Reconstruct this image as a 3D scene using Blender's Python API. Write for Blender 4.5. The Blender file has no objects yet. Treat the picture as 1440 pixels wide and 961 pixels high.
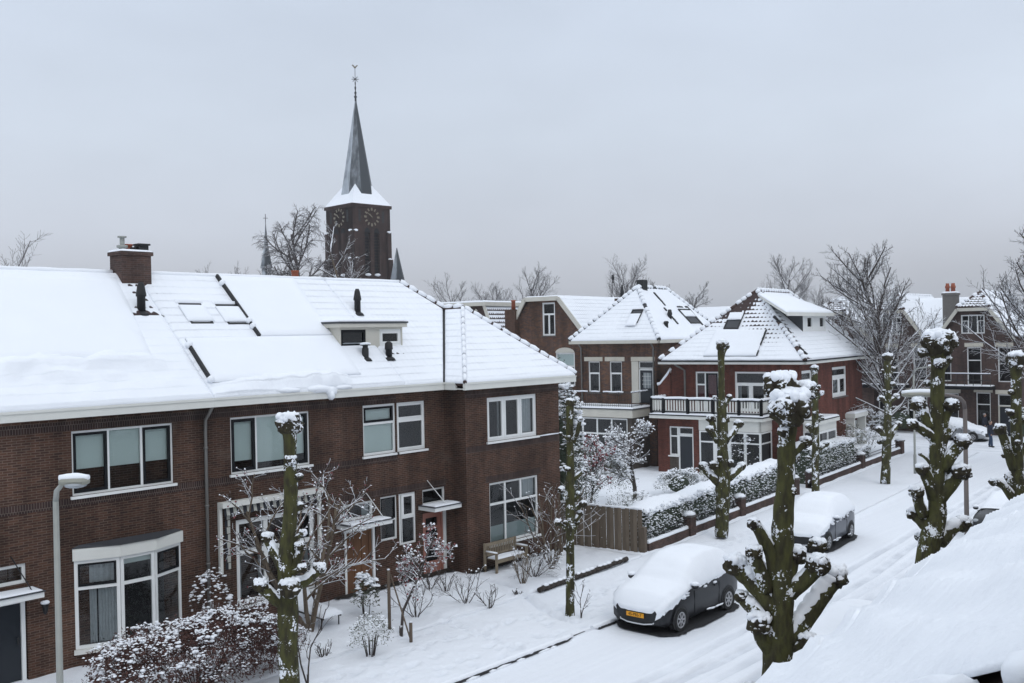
import bpy, bmesh, math, random
from mathutils import Vector, Matrix, noise
V = Vector
SC = bpy.context.scene
COL = SC.collection
R_ = math.radians

# ------------------------------------------------------------------ camera
CF, CW, CH = 1408.98, 1440.0, 961.0
def _axes():
    a = V((1980 - 720, -(445 - 480.5), CF)); b = V((-855 - 720, -(501 - 480.5), CF))
    X = a.normalized(); Y = b.normalized(); Y = (Y - X * X.dot(Y)).normalized()
    Z = -X.cross(Y)
    if Z.y < 0: Z = -Z
    return X, Y, Z
AX, AY, AZ = _axes()
CAM = V((0, 0, 8.2))
def c2w(c): return V((AX.dot(c), AY.dot(c), AZ.dot(c)))
CR, CU, CFW = c2w(V((1, 0, 0))), c2w(V((0, 1, 0))), c2w(V((0, 0, 1)))
def ray(u, v): return c2w(V((u - 720, -(v - 480.5), CF)))
def at_depth(u, v, D): return CAM + ray(u, v) * (D / CF)
def at_z(u, v, z=0.0):
    d = ray(u, v); return CAM + d * ((z - CAM.z) / d.z)
def depth_of(p): return (V(p) - CAM).dot(CFW)
cam = bpy.data.cameras.new('camera'); camo = bpy.data.objects.new('camera', cam); COL.objects.link(camo)
cam.sensor_width = 36; cam.lens = CF / 1440 * 36; cam.clip_start = .05; cam.clip_end = 3000
camo.matrix_world = Matrix(((CR.x, CU.x, -CFW.x, 0), (CR.y, CU.y, -CFW.y, 0), (CR.z, CU.z, -CFW.z, CAM.z), (0, 0, 0, 1)))
SC.camera = camo

# ------------------------------------------------------------------ materials
class NT:
    def __init__(s, name):
        s.m = bpy.data.materials.new(name); s.m.use_nodes = True
        s.t = s.m.node_tree; s.t.nodes.clear()
        s.out = s.n('ShaderNodeOutputMaterial')
    def n(s, typ, **kw):
        nd = s.t.nodes.new(typ)
        for k, v in kw.items(): setattr(nd, k, v)
        return nd
    def l(s, a, b): s.t.links.new(a, b)
    def val(s, sock, v):
        if hasattr(v, 'is_output'): s.l(v, sock)
        else:
            if isinstance(v, (tuple, list)) and len(v) == 3 and sock.type == 'RGBA': v = (*v, 1)
            sock.default_value = v
    def math(s, op, a, b=0.0, c=None, clamp=False):
        nd = s.n('ShaderNodeMath', operation=op, use_clamp=clamp)
        s.val(nd.inputs[0], a); s.val(nd.inputs[1], b)
        if c is not None: s.val(nd.inputs[2], c)
        return nd.outputs[0]
    def step(s, x, lo, hi):
        nd = s.n('ShaderNodeMapRange', interpolation_type='SMOOTHSTEP')
        s.val(nd.inputs[0], x); nd.inputs[1].default_value = lo; nd.inputs[2].default_value = hi
        return nd.outputs[0]
    def mix(s, f, a, b):
        nd = s.n('ShaderNodeMix', data_type='RGBA')
        s.val(nd.inputs[0], f); s.val(nd.inputs[6], a); s.val(nd.inputs[7], b)
        return nd.outputs[2]
    def noise(s, scale, detail=3, vec=None, rough=.55):
        nd = s.n('ShaderNodeTexNoise'); nd.inputs['Scale'].default_value = scale
        nd.inputs['Detail'].default_value = detail; nd.inputs['Roughness'].default_value = rough
        s.l(vec if vec is not None else s.pos(), nd.inputs['Vector'])
        return nd.outputs['Fac']
    def pos(s):
        if not hasattr(s, '_g'): s._g = s.n('ShaderNodeNewGeometry')
        return s._g.outputs['Position']
    def obj(s):
        if not hasattr(s, '_o'): s._o = s.n('ShaderNodeTexCoord')
        return s._o.outputs['Object']
    def uv(s):
        if not hasattr(s, '_uv'): s._uv = s.n('ShaderNodeUVMap')
        return s._uv.outputs['UV']
    def nz(s):
        s.pos(); sp = s.n('ShaderNodeSeparateXYZ'); s.l(s._g.outputs['Normal'], sp.inputs[0]); return sp.outputs[2]
    def bump(s, h, strength=.3, dist=.02, prev=None):
        b = s.n('ShaderNodeBump'); b.inputs['Strength'].default_value = strength; b.inputs['Distance'].default_value = dist
        s.l(h, b.inputs['Height'])
        if prev is not None: s.l(prev, b.inputs['Normal'])
        return b.outputs[0]
    def bsdf(s, col, rough=.6, metal=0.0, normal=None, spec=.5):
        p = s.n('ShaderNodeBsdfPrincipled')
        s.val(p.inputs['Base Color'], col); s.val(p.inputs['Roughness'], rough); s.val(p.inputs['Metallic'], metal)
        s.val(p.inputs['Specular IOR Level'], spec)
        if normal is not None: s.l(normal, p.inputs['Normal'])
        s.l(p.outputs[0], s.out.inputs[0])
        return p
SNOWC = (.80, .825, .865)
M = {}
def plain(name, col, rough=.6, var=.25, scale=3.0, metal=0, spec=.4, bump=0.0):
    t = NT(name); f = t.noise(scale, 4)
    c = t.mix(f, tuple(x * (1 - var) for x in col), tuple(min(1, x * (1 + var)) for x in col))
    t.bsdf(c, rough, metal, t.bump(t.noise(scale * 8, 3), bump, .01) if bump else None, spec); M[name] = t.m
def brick(name, ca, cb, mortar, w=.22, h=.0625, ms=.007, dirt=.35):
    t = NT(name)
    b = t.n('ShaderNodeTexBrick'); t.l(t.uv(), b.inputs['Vector'])
    t.val(b.inputs['Color1'], ca); t.val(b.inputs['Color2'], cb); t.val(b.inputs['Mortar'], mortar)
    b.inputs['Scale'].default_value = 1; b.inputs['Brick Width'].default_value = w; b.inputs['Row Height'].default_value = h
    b.inputs['Mortar Size'].default_value = ms; b.inputs['Mortar Smooth'].default_value = .3; b.inputs['Bias'].default_value = -.1
    big = t.noise(.55, 4); sm = t.noise(7, 3)
    f = t.step(big, .25, .75); f2 = t.step(sm, .2, .8)
    k = t.math('MULTIPLY_ADD', f, dirt, 1 - dirt * .6); k = t.math('MULTIPLY', k, t.math('MULTIPLY_ADD', f2, .3, .85))
    mp = t.n('ShaderNodeMapping'); t.l(t.pos(), mp.inputs[0]); mp.inputs['Scale'].default_value = (1, 1, .10)
    st = t.step(t.noise(1.7, 4, mp.outputs[0]), .3, .7); k = t.math('MULTIPLY', k, t.math('MULTIPLY_ADD', st, .46, .70))
    mx = t.n('ShaderNodeVectorMath', operation='SCALE'); t.l(b.outputs['Color'], mx.inputs[0]); t.l(k, mx.inputs['Scale'])
    pale = t.math('MULTIPLY', t.step(t.noise(.9, 5, None, .65), .60, .78), .30); colr = t.mix(pale, mx.outputs[0], (.17, .145, .125))
    t.bsdf(colr, .85, 0, t.bump(t.math('SUBTRACT', 1.0, b.outputs['Fac']), .5, .008), .1); M[name] = t.m
brick('brown_brick', (.084, .042, .029), (.042, .025, .020), (.125, .090, .070), ms=.009, dirt=.5)
brick('soldier_brick', (.050, .030, .026), (.032, .022, .021), (.115, .09, .078), .065, .22, .009, .4)
brick('villa_brick', (.135, .068, .040), (.055, .042, .042), (.13, .10, .085))
brick('red_brick', (.138, .042, .028), (.086, .030, .022), (.125, .075, .065), ms=.008)
brick('dull_brick', (.085, .052, .043), (.050, .036, .033), (.10, .078, .07))
brick('grey_brick', (.10, .082, .068), (.075, .064, .056), (.12, .105, .09))
brick('church_brick', (.050, .029, .024), (.032, .021, .019), (.055, .04, .036), .35, .12, .012)
plain('white_paint', (.66, .66, .62), .5, .1, 2)
plain('cream_paint', (.52, .50, .44), .55, .14, 2)
plain('white_frame', (.74, .75, .74), .4, .06, 2)
plain('black_paint', (.008, .009, .011), .6, .2, 4, 0, .15)
plain('lintel', (.50, .47, .40), .7, .15, 4)
plain('dark_door', (.012, .016, .022), .35, .2, 2)
plain('coral_door', (.33, .145, .11), .5, .1, 3)
plain('stone_sill', (.10, .09, .085), .8, .2, 5)
plain('room', (.018, .018, .019), .9, .5, 2)
plain('blind', (.66, .74, .70), .8, .05, 1)
plain('curtain', (.46, .48, .49), .9, .2, 9)
plain('red_curtain', (.16, .045, .05), .9, .3, 6)
plain('drain', (.16, .155, .145), .45, .15, 5, .3)
plain('lead', (.045, .048, .055), .6, .25, 2)
plain('pipe', (.012, .012, .013), .6, .3, 6)
plain('tile', (.060, .034, .028), .8, .4, 9)
plain('grey_tile', (.045, .046, .05), .7, .4, 9)
plain('terracotta', (.30, .085, .045), .75, .25, 12)
plain('lamp_metal', (.30, .31, .29), .5, .12, 5, .2)
plain('lamp_head', (.26, .26, .22), .5, .1, 5)
plain('brown_metal', (.135, .115, .108), .5, .12, 5, .2)
plain('concrete', (.16, .15, .14), .9, .3, 8)
plain('kerb_stone', (.045, .044, .046), .9, .4, 14)
plain('log_wood', (.035, .027, .022), .9, .4, 14)
plain('iron', (.03, .03, .032), .5, .2, 8, .4)
plain('gold', (.19, .165, .12), .5, .1, 6, .2)
plain('car_dark', (.014, .015, .018), .35, .08, 2, .1, .35)
plain('car_blue', (.07, .077, .095), .3, .08, 2, .3, .5)
plain('car_silver', (.28, .29, .30), .3, .08, 2, .5, .5)
plain('car_black', (.014, .015, .017), .25, .1, 2, .2, .5)
plain('black_plastic', (.010, .010, .011), .6, .2, 6)
plain('tyre', (.012, .012, .012), .85, .3, 20)
plain('rim', (.36, .36, .37), .35, .1, 9, .6)
plain('chrome', (.55, .56, .57), .25, .05, 9, .8)
plain('lamp_glass', (.30, .32, .34), .15, .1, 9, .1)
plain('plate', (.75, .33, .015), .45, .04, 5)
plain('skin', (.42, .25, .18), .6, .1, 9)
plain('hair', (.10, .09, .08), .8, .2, 30)
plain('grey_hair', (.26, .26, .27), .8, .2, 30)
plain('coat', (.012, .016, .03), .85, .2, 12)
plain('jeans', (.022, .045, .09), .85, .2, 14)
plain('leaf_dark', (.030, .042, .022), .7, .45, 20)
plain('leaf_red', (.075, .034, .027), .8, .4, 16)
plain('leaf_grey', (.075, .085, .055), .8, .4, 16)
plain('berry', (.20, .05, .055), .6, .3, 16)
plain('crow', (.008, .008, .01), .5, .2, 10)
def wood(name, ca, cb, plank=.12):
    t = NT(name)
    sp = t.n('ShaderNodeSeparateXYZ'); t.l(t.uv(), sp.inputs[0])
    mp = t.n('ShaderNodeMapping'); t.l(t.uv(), mp.inputs[0]); mp.inputs['Scale'].default_value = (9, .8, 1)
    g = t.noise(3, 5, mp.outputs[0])
    pid = t.math('FLOOR', t.math('DIVIDE', sp.outputs[0], plank))
    wn = t.n('ShaderNodeTexWhiteNoise', noise_dimensions='1D'); t.l(pid, wn.inputs['W'])
    f = t.math('ADD', t.math('MULTIPLY', g, .6), t.math('MULTIPLY', wn.outputs[0], .4))
    t.bsdf(t.mix(f, ca, cb), .75, 0, t.bump(g, .3, .01), .3); M[name] = t.m
wood('oak_door', (.085, .036, .016), (.18, .088, .042), .09)
wood('grey_wood', (.15, .122, .085), (.31, .255, .185))
wood('fence_wood', (.085, .066, .048), (.20, .16, .12), .19)
wood('stake_wood', (.07, .055, .04), (.16, .12, .09), .5)

def snow_mat(name, bumps=((2.5, .35, .05), (22, .25, .012)), rows=0.0, bare=False, rs=.62):
    t = NT(name); nrm = None
    for sc, st, di in bumps: nrm = t.bump(t.noise(sc, 4), st, di, nrm)
    col = t.mix(t.noise(1.2, 3), SNOWC, tuple(min(1, c * 1.05) for c in SNOWC))
    if rows:
        sp = t.n('ShaderNodeSeparateXYZ'); t.l(t.uv(), sp.inputs[0])
        fr = t.math('FRACT', t.math('DIVIDE', sp.outputs[1], rows))
        saw = t.step(fr, 0.0, .22)
        wv = t.math('SINE', t.math('MULTIPLY', sp.outputs[0], 2 * math.pi / .24))
        msk = t.step(t.noise(.8, 2), .3, .65)
        h = t.math('MULTIPLY', t.math('ADD', saw, t.math('MULTIPLY', wv, .16)), t.math('MULTIPLY_ADD', msk, .75, .25))
        nrm = t.bump(h, rs, .06, nrm)
        if bare:
            at = t.n('ShaderNodeAttribute', attribute_name='bare')
            tile = t.math('ADD', t.math('MULTIPLY', t.math('SUBTRACT', 1.0, t.step(fr, .0, .8)), .55), t.math('MULTIPLY', wv, .16))
            tile = t.math('ADD', tile, t.math('MULTIPLY', t.noise(5, 3), .5))
            k = t.math('ADD', tile, t.math('SUBTRACT', t.math('MULTIPLY', at.outputs['Fac'], 1.25), 1.22))
            msk2 = t.math('MULTIPLY', t.step(k, .0, .14), t.step(at.outputs['Fac'], .02, .08))
            col = t.mix(msk2, col, (.040, .022, .020))
    t.bsdf(col, .62, 0, nrm, .3); M[name] = t.m
snow_mat('snow')
snow_mat('snow_soft', ((1.2, .3, .08), (9, .18, .015)))
snow_mat('snow_tiles', ((2.0, .2, .03), (24, .15, .008)), .34, True)
snow_mat('snow_tiles_soft', ((1.6, .35, .05), (6, .25, .02), (24, .15, .008)), .34, True, .28)
snow_mat('snow_own_roof', ((2.6, .6, .06), (11, .5, .02), (60, .45, .006)))

def ground_mat():
    t = NT('snow_ground')
    n1 = t.bump(t.noise(.9, 4), .5, .12)
    n2 = t.bump(t.noise(4.5, 5), .55, .06, n1)
    n3 = t.bump(t.noise(26, 3), .35, .012, n2)
    col = t.mix(t.noise(.35, 4), (.76, .785, .83), SNOWC)
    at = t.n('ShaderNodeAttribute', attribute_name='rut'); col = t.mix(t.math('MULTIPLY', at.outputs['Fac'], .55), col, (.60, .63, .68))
    t.bsdf(col, .65, 0, n3, .25); M['snow_ground'] = t.m
    t = NT('snow_road')
    mp = t.n('ShaderNodeMapping'); t.l(t.pos(), mp.inputs[0]); mp.inputs['Rotation'].default_value = (0, 0, R_(-4)); mp.inputs['Scale'].default_value = (.05, 2.6, 1)
    g = t.noise(1.6, 5, mp.outputs[0])
    n1 = t.bump(g, .22, .04); n2 = t.bump(t.noise(5, 5), .5, .05, n1); n3 = t.bump(t.noise(28, 3), .35, .012, n2)
    c = t.mix(t.step(g, .35, .75), (.765, .79, .835), SNOWC)
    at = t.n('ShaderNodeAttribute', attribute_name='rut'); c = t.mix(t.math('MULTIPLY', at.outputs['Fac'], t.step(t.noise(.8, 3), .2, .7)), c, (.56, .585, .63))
    t.bsdf(c, .6, 0, n3, .3); M['snow_road'] = t.m
ground_mat()

def bark_mat(name, ca, cb, snow=.3, speck=.0):
    t = NT(name)
    mp = t.n('ShaderNodeMapping'); t.l(t.pos(), mp.inputs[0]); mp.inputs['Scale'].default_value = (1, 1, .35)
    g = t.noise(9, 5, mp.outputs[0]); f = t.step(g, .3, .7)
    col = t.mix(f, ca, cb)
    k = t.math('ADD', t.nz(), t.math('MULTIPLY', t.math('SUBTRACT', t.noise(14, 3), .5), .9))
    m = t.step(k, snow, snow + .2)
    if speck: m = t.math('MAXIMUM', m, t.step(t.math('ADD', t.math('MULTIPLY', t.noise(3.2, 2), .62), t.math('MULTIPLY', t.noise(24, 3), .38)), speck, speck + .025))
    col = t.mix(m, col, SNOWC)
    t.bsdf(col, .85, 0, t.bump(t.noise(32, 4), .6, .012, t.bump(g, .9, .05)), .2); M[name] = t.m
bark_mat('pollard_bark', (.072, .072, .025), (.034, .030, .017), .60, .575)
bark_mat('pollard_knob', (.050, .044, .022), (.024, .019, .014), .42, .57)
bark_mat('twig_snowy', (.085, .066, .058), (.055, .045, .04), .12)
bark_mat('twig', (.078, .064, .058), (.052, .044, .042), .50)
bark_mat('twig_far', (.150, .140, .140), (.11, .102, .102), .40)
bark_mat('birch', (.105, .088, .085), (.07, .06, .06), .55)
bark_mat('pale_stem', (.16, .125, .09), (.09, .07, .052), .45)

def glass():
    t = NT('glass')
    tr = t.n('ShaderNodeBsdfTransparent'); tr.inputs[0].default_value = (.88, .92, .93, 1)
    gl = t.n('ShaderNodeBsdfGlossy'); gl.inputs['Roughness'].default_value = .03
    t.l(t.bump(t.noise(1.2, 2), .04, .02), gl.inputs['Normal'])
    fr = t.n('ShaderNodeFresnel'); fr.inputs[0].default_value = 1.55
    mx = t.n('ShaderNodeMixShader'); t.l(t.math('MULTIPLY_ADD', fr.outputs[0], .75, .015, True), mx.inputs[0])
    t.l(tr.outputs[0], mx.inputs[1]); t.l(gl.outputs[0], mx.inputs[2]); t.l(mx.outputs[0], t.out.inputs[0]); M['glass'] = t.m
glass()
def slate():
    t = NT('slate')
    sp = t.n('ShaderNodeSeparateXYZ'); t.pos(); t.l(t._g.outputs['Normal'], sp.inputs[0])
    windward = t.math('ADD', t.math('MULTIPLY', sp.outputs[0], -.50), t.math('MULTIPLY', sp.outputs[1], .22))
    mp = t.n('ShaderNodeMapping'); t.l(t.pos(), mp.inputs[0]); mp.inputs['Scale'].default_value = (1, 1, .3)
    nn = t.noise(1.1, 6, mp.outputs[0], .65)
    k = t.math('ADD', windward, t.math('SUBTRACT', nn, .5))
    col = t.mix(t.step(k, .05, .75), (.036, .042, .048), (.46, .50, .54))
    t.bsdf(col, .6, 0, t.bump(t.noise(6, 3), .3, .05), .4); M['slate'] = t.m
slate()
def stripe():
    t = NT('awning_stripe')
    sp = t.n('ShaderNodeSeparateXYZ'); t.l(t.uv(), sp.inputs[0])
    f = t.math('GREATER_THAN', t.math('FRACT', t.math('DIVIDE', sp.outputs[0], .22)), .5)
    t.bsdf(t.mix(f, (.022, .024, .03), (.42, .42, .38)), .9); M['awning_stripe'] = t.m
stripe()
def board():
    t = NT('frosted')
    t.bsdf((.36, .43, .42), .5); M['frosted'] = t.m
board()

# ------------------------------------------------------------------ mesh builder
class MB:
    def __init__(s): s.v = []; s.f = []; s.m = []; s.mats = []; s.sm = []; s.uvs = {}
    def mi(s, m):
        if m not in s.mats: s.mats.append(m)
        return s.mats.index(m)
    def poly(s, pts, m, smooth=False, uv=None):
        i = len(s.v); s.v.extend(V(p) for p in pts)
        if uv: s.uvs[len(s.f)] = uv
        s.f.append(tuple(range(i, i + len(pts)))); s.m.append(s.mi(m)); s.sm.append(smooth)
    def hexa(s, c, m):     # 8 corners: bottom 4 ccw, top 4 ccw
        for q in ((3, 2, 1, 0), (4, 5, 6, 7), (0, 1, 5, 4), (1, 2, 6, 5), (2, 3, 7, 6), (3, 0, 4, 7)): s.poly([c[k] for k in q], m)
    def box(s, x0, x1, y0, y1, z0, z1, m):
        s.hexa([V(p) for p in ((x0, y0, z0), (x1, y0, z0), (x1, y1, z0), (x0, y1, z0), (x0, y0, z1), (x1, y0, z1), (x1, y1, z1), (x0, y1, z1))], m)
    def fbox(s, F, a0, a1, d0, d1, z0, z1, m):   # in a facade frame: along, outward, up
        P = F.P
        s.hexa([P(a0, d1, z0), P(a1, d1, z0), P(a1, d0, z0), P(a0, d0, z0), P(a0, d1, z1), P(a1, d1, z1), P(a1, d0, z1), P(a0, d0, z1)], m)
    def bar(s, a, b, w, h, m, up=V((0, 0, 1))):
        a, b = V(a), V(b); d = (b - a).normalized(); sd = d.cross(up)
        sd = sd.normalized() if sd.length > 1e-4 else V((1, 0, 0)); u2 = sd.cross(d)
        c = []
        for p in (a, b):
            c.append([p - sd * w / 2 - u2 * h / 2, p + sd * w / 2 - u2 * h / 2, p + sd * w / 2 + u2 * h / 2, p - sd * w / 2 + u2 * h / 2])
        A, B = c
        s.poly(A[::-1], m); s.poly(B, m)
        for k in range(4): s.poly([A[k], A[(k + 1) % 4], B[(k + 1) % 4], B[k]], m)
    def tube(s, pts, rad, m, n=8, jit=0.0, rng=None, cap=True, smooth=True):
        pts = [V(p) for p in pts]; i0 = len(s.v); k = len(pts); mi = s.mi(m)
        t = (pts[1] - pts[0]).normalized()
        a = t.cross(V((0, 0, 1)) if abs(t.z) < .9 else V((1, 0, 0))).normalized()
        for i, p in enumerate(pts):
            if i == 0: t = (pts[1] - pts[0])
            elif i == k - 1: t = (pts[i] - pts[i - 1])
            else: t = (pts[i + 1] - pts[i - 1])
            t = t.normalized(); a = (a - t * a.dot(t)).normalized(); b = t.cross(a)
            for j in range(n):
                th = 2 * math.pi * j / n; r = rad[i]
                q = p + (a * math.cos(th) + b * math.sin(th)) * r
                if jit: q += noise.noise_vector(q * (2.2 / max(.05, r))) * jit * r
                s.v.append(q)
        for i in range(k - 1):
            for j in range(n):
                j2 = (j + 1) % n
                s.f.append((i0 + i * n + j, i0 + i * n + j2, i0 + (i + 1) * n + j2, i0 + (i + 1) * n + j)); s.m.append(mi); s.sm.append(smooth)
        if cap:
            s.f.append(tuple(i0 + j for j in range(n))[::-1]); s.m.append(mi); s.sm.append(False)
            s.f.append(tuple(i0 + (k - 1) * n + j for j in range(n))); s.m.append(mi); s.sm.append(False)
    def lathe(s, c, prof, m, n=12, smooth=True):     # prof: (r, z)
        s.tube([V(c) + V((0, 0, z)) for r, z in prof], [max(r, .001) for r, z in prof], m, n, smooth=smooth) if all(prof[i][1] < prof[i + 1][1] for i in range(len(prof) - 1)) else s._lathe(c, prof, m, n, smooth)
    def _lathe(s, c, prof, m, n, smooth):
        c = V(c); i0 = len(s.v); mi = s.mi(m)
        for r, z in prof:
            for j in range(n):
                th = 2 * math.pi * j / n; s.v.append(c + V((math.cos(th) * r, math.sin(th) * r, z)))
        for i in range(len(prof) - 1):
            for j in range(n):
                j2 = (j + 1) % n
                s.f.append((i0 + i * n + j, i0 + i * n + j2, i0 + (i + 1) * n + j2, i0 + (i + 1) * n + j)); s.m.append(mi); s.sm.append(smooth)
    def blob(s, c, r, m, sub=2, amp=.25, freq=1.6, seed=0.0):
        c = V(c); r = V(r) if hasattr(r, '__len__') else V((r, r, r))
        vs, fs = ICO[sub]; i0 = len(s.v); mi = s.mi(m); so = V((seed * 7.13, seed * 3.7, seed * 1.9))
        for p in vs:
            k = 1 + amp * noise.noise(p * freq + so) + amp * .5 * noise.noise(p * freq * 2.3 + so)
            s.v.append(c + V((p.x * r.x, p.y * r.y, p.z * r.z)) * k)
        for f in fs: s.f.append(tuple(i0 + q for q in f)); s.m.append(mi); s.sm.append(True)
    def flake(s, p, sx, sz, m, rng):   # little flattened lump
        i0 = len(s.v); mi = s.mi(m); a = rng.uniform(0, 6.28)
        for k in range(4):
            th = a + k * math.pi / 2; rr = sx * rng.uniform(.7, 1.2)
            s.v.append(V((p.x + math.cos(th) * rr, p.y + math.sin(th) * rr, p.z)))
        s.v.append(V((p.x, p.y, p.z + sz)))
        for k in range(4): s.f.append((i0 + k, i0 + (k + 1) % 4, i0 + 4)); s.m.append(mi); s.sm.append(True)
    def leaf(s, p, size, m, rng):
        d = V((rng.gauss(0, 1), rng.gauss(0, 1), rng.gauss(0, .8))).normalized(); e = d.cross(V((rng.gauss(0, 1), rng.gauss(0, 1), rng.gauss(0, 1)))).normalized()
        w = size * rng.uniform(.35, .6); l = size * rng.uniform(.7, 1.3)
        s.poly([p - e * w * .5, p + d * l * .5 - e * w * .1, p + d * l, p + e * w * .5 + d * l * .4], m)
    def build(s, name, parent=None, loc=None):
        me = bpy.data.meshes.new(name)
        vs = s.v if loc is None else [p - V(loc) for p in s.v]
        me.from_pydata([tuple(p) for p in vs], [], s.f)
        for m in s.mats: me.materials.append(M[m])
        me.polygons.foreach_set('material_index', s.m); me.polygons.foreach_set('use_smooth', s.sm)
        ul = me.uv_layers.new(name='UVMap'); data = [0.0] * (2 * len(me.loops))
        vv = s.v
        for p in me.polygons:
            if p.index in s.uvs:
                for li, q in zip(p.loop_indices, s.uvs[p.index]): data[2 * li], data[2 * li + 1] = q
                continue
            n = p.normal
            if abs(n.z) > .95:
                for li in p.loop_indices:
                    q = vv[me.loops[li].vertex_index]; data[2 * li] = q.x; data[2 * li + 1] = q.y
            else:
                t = V((-n.y, n.x, 0)).normalized(); w = n.cross(t)
                for li in p.loop_indices:
                    q = vv[me.loops[li].vertex_index]; data[2 * li] = q.dot(t); data[2 * li + 1] = q.dot(w)
        ul.data.foreach_set('uv', data)
        me.update()
        o = bpy.data.objects.new(name, me); COL.objects.link(o)
        if loc is not None: o.location = loc
        if parent is not None:
            o.parent = parent
            pw = Matrix.Translation(WLOC.get(parent.name, V((0, 0, 0)))); 
            o.location = (V(loc) if loc is not None else V((0, 0, 0))) - pw.translation
            WLOC[o.name] = V(loc) if loc is not None else V((0, 0, 0))
        else: WLOC[o.name] = V(loc) if loc is not None else V((0, 0, 0))
        return o
WLOC = {}
def _ico(sub):
    bm = bmesh.new(); bmesh.ops.create_icosphere(bm, subdivisions=sub, radius=1)
    r = ([v.co.copy() for v in bm.verts], [tuple(v.index for v in f.verts) for f in bm.faces]); bm.free(); return r
ICO = {k: _ico(k) for k in (1, 2, 3)}

class Fr:      # facade frame: u along the wall (to the right seen from outside), n outward
    def __init__(s, o, u): s.o = V((o[0], o[1], 0)); s.u = V((u[0], u[1], 0)).normalized(); s.n = V((s.u.y, -s.u.x, 0))
    def P(s, a, d, z): return s.o + s.u * a + s.n * d + V((0, 0, z))

def tag(o, label=None, cat=None, group=None, kind=None):
    if label: o['label'] = label
    if cat: o['category'] = cat
    if group: o['group'] = group
    if kind: o['kind'] = kind
    return o
def thing(name, loc, label, cat, group=None):
    o = bpy.data.objects.new(name, None); COL.objects.link(o); o.location = loc; o.empty_display_size = .3
    WLOC[o.name] = V(loc); return tag(o, label, cat, group)

def newell(pts):
    n = V((0, 0, 0))
    for i, p in enumerate(pts):
        q = pts[(i + 1) % len(pts)]
        n += V(((p.y - q.y) * (p.z + q.z), (p.z - q.z) * (p.x + q.x), (p.x - q.x) * (p.y + q.y)))
    return n.normalized()

def slab(mb, pts, t, m):        # roof plane of tiles with thickness t (downwards)
    pts = [V(p) for p in pts]; n = newell(pts)
    if n.z < 0: pts.reverse(); n = -n
    low = [p - n * t for p in pts]
    mb.poly(pts, m); mb.poly(low[::-1], m)
    for i in range(len(pts)):
        j = (i + 1) % len(pts); mb.poly([low[i], low[j], pts[j], pts[i]], m)

def sheet(name, pts, parent, m='snow_tiles', thick=.1, res=.3, amp=.012, edge=.14, extra=None, bare=None, seed=0, nf=1.1):
    """A layer of snow lying on a roof plane: a clipped grid, thicker inside, rounded at its edges."""
    pts = [V(p) for p in pts]; n = newell(pts)
    if n.z < 0: pts.reverse(); n = -n
    eu = V((0, 0, 1)).cross(n); eu = eu.normalized() if eu.length > .02 else V((1, 0, 0)); ev = n.cross(eu)
    P2 = [(p.dot(eu), p.dot(ev)) for p in pts]; off = n * pts[0].dot(n)
    bm = bmesh.new(); bm.faces.new([bm.verts.new((u, v, 0)) for u, v in P2])
    def cut(co, no):
        bmesh.ops.bisect_plane(bm, geom=bm.verts[:] + bm.edges[:] + bm.faces[:], plane_co=(co[0], co[1], 0), plane_no=(no[0], no[1], 0), dist=1e-5)
    us = [p[0] for p in P2]; vs = [p[1] for p in P2]
    k = int((max(us) - min(us)) / res); 
    for i in range(1, k + 1): cut((min(us) + (max(us) - min(us)) * i / (k + 1), 0), (1, 0))
    k = int((max(vs) - min(vs)) / res)
    for i in range(1, k + 1): cut((0, min(vs) + (max(vs) - min(vs)) * i / (k + 1)), (0, 1))
    N = len(P2)
    for i in range(N):
        a, b = P2[i], P2[(i + 1) % N]; L = math.hypot(b[0] - a[0], b[1] - a[1])
        if L < .05: continue
        no = (-(b[1] - a[1]) / L, (b[0] - a[0]) / L)
        for o_ in (.25 * edge, edge): cut((a[0] + no[0] * o_, a[1] + no[1] * o_), no)
    lay = bm.verts.layers.float.new('bare')
    so = V((seed * 3.1, seed * 1.7, seed * .77))
    for v in bm.verts:
        d = 9.0
        for i in range(N):
            a, b = P2[i], P2[(i + 1) % N]; L = math.hypot(b[0] - a[0], b[1] - a[1])
            if L < .05: continue
            d = min(d, abs((b[0] - a[0]) * (v.co.y - a[1]) - (b[1] - a[1]) * (v.co.x - a[0])) / L)
        h = thick * (.25 + .75 * math.sqrt(min(1, d / edge)))
        w = eu * v.co.x + ev * v.co.y + off
        h += amp * noise.noise(w * nf + so) + amp * .5 * noise.noise(w * nf * 2.7 + so)
        if extra: h += extra(w) * min(1, d / edge * .8 + .2)
        if bare: v[lay] = max(0, min(1, bare(w)))
        v.co.z = max(.012, h)
    for f in bm.faces: f.smooth = True
    bd = [e for e in bm.edges if len(e.link_faces) == 1]
    r = bmesh.ops.extrude_edge_only(bm, edges=bd)
    for g in r['geom']:
        if isinstance(g, bmesh.types.BMVert): g.co.z = .003
        if isinstance(g, bmesh.types.BMFace): g.smooth = True
    uvl = bm.loops.layers.uv.new('UVMap')
    for f in bm.faces:
        for l in f.loops: l[uvl].uv = (l.vert.co.x, l.vert.co.y)
    for v in bm.verts: v.co = eu * v.co.x + ev * v.co.y + off + n * v.co.z
    bmesh.ops.recalc_face_normals(bm, faces=bm.faces[:])
    me = bpy.data.meshes.new(name); bm.to_mesh(me); bm.free()
    me.materials.append(M[m])
    o = bpy.data.objects.new(name, me); COL.objects.link(o)
    if parent is not None: o.parent = parent; o.location = -WLOC.get(parent.name, V((0, 0, 0)))
    WLOC[o.name] = V((0, 0, 0))
    return o

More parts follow.
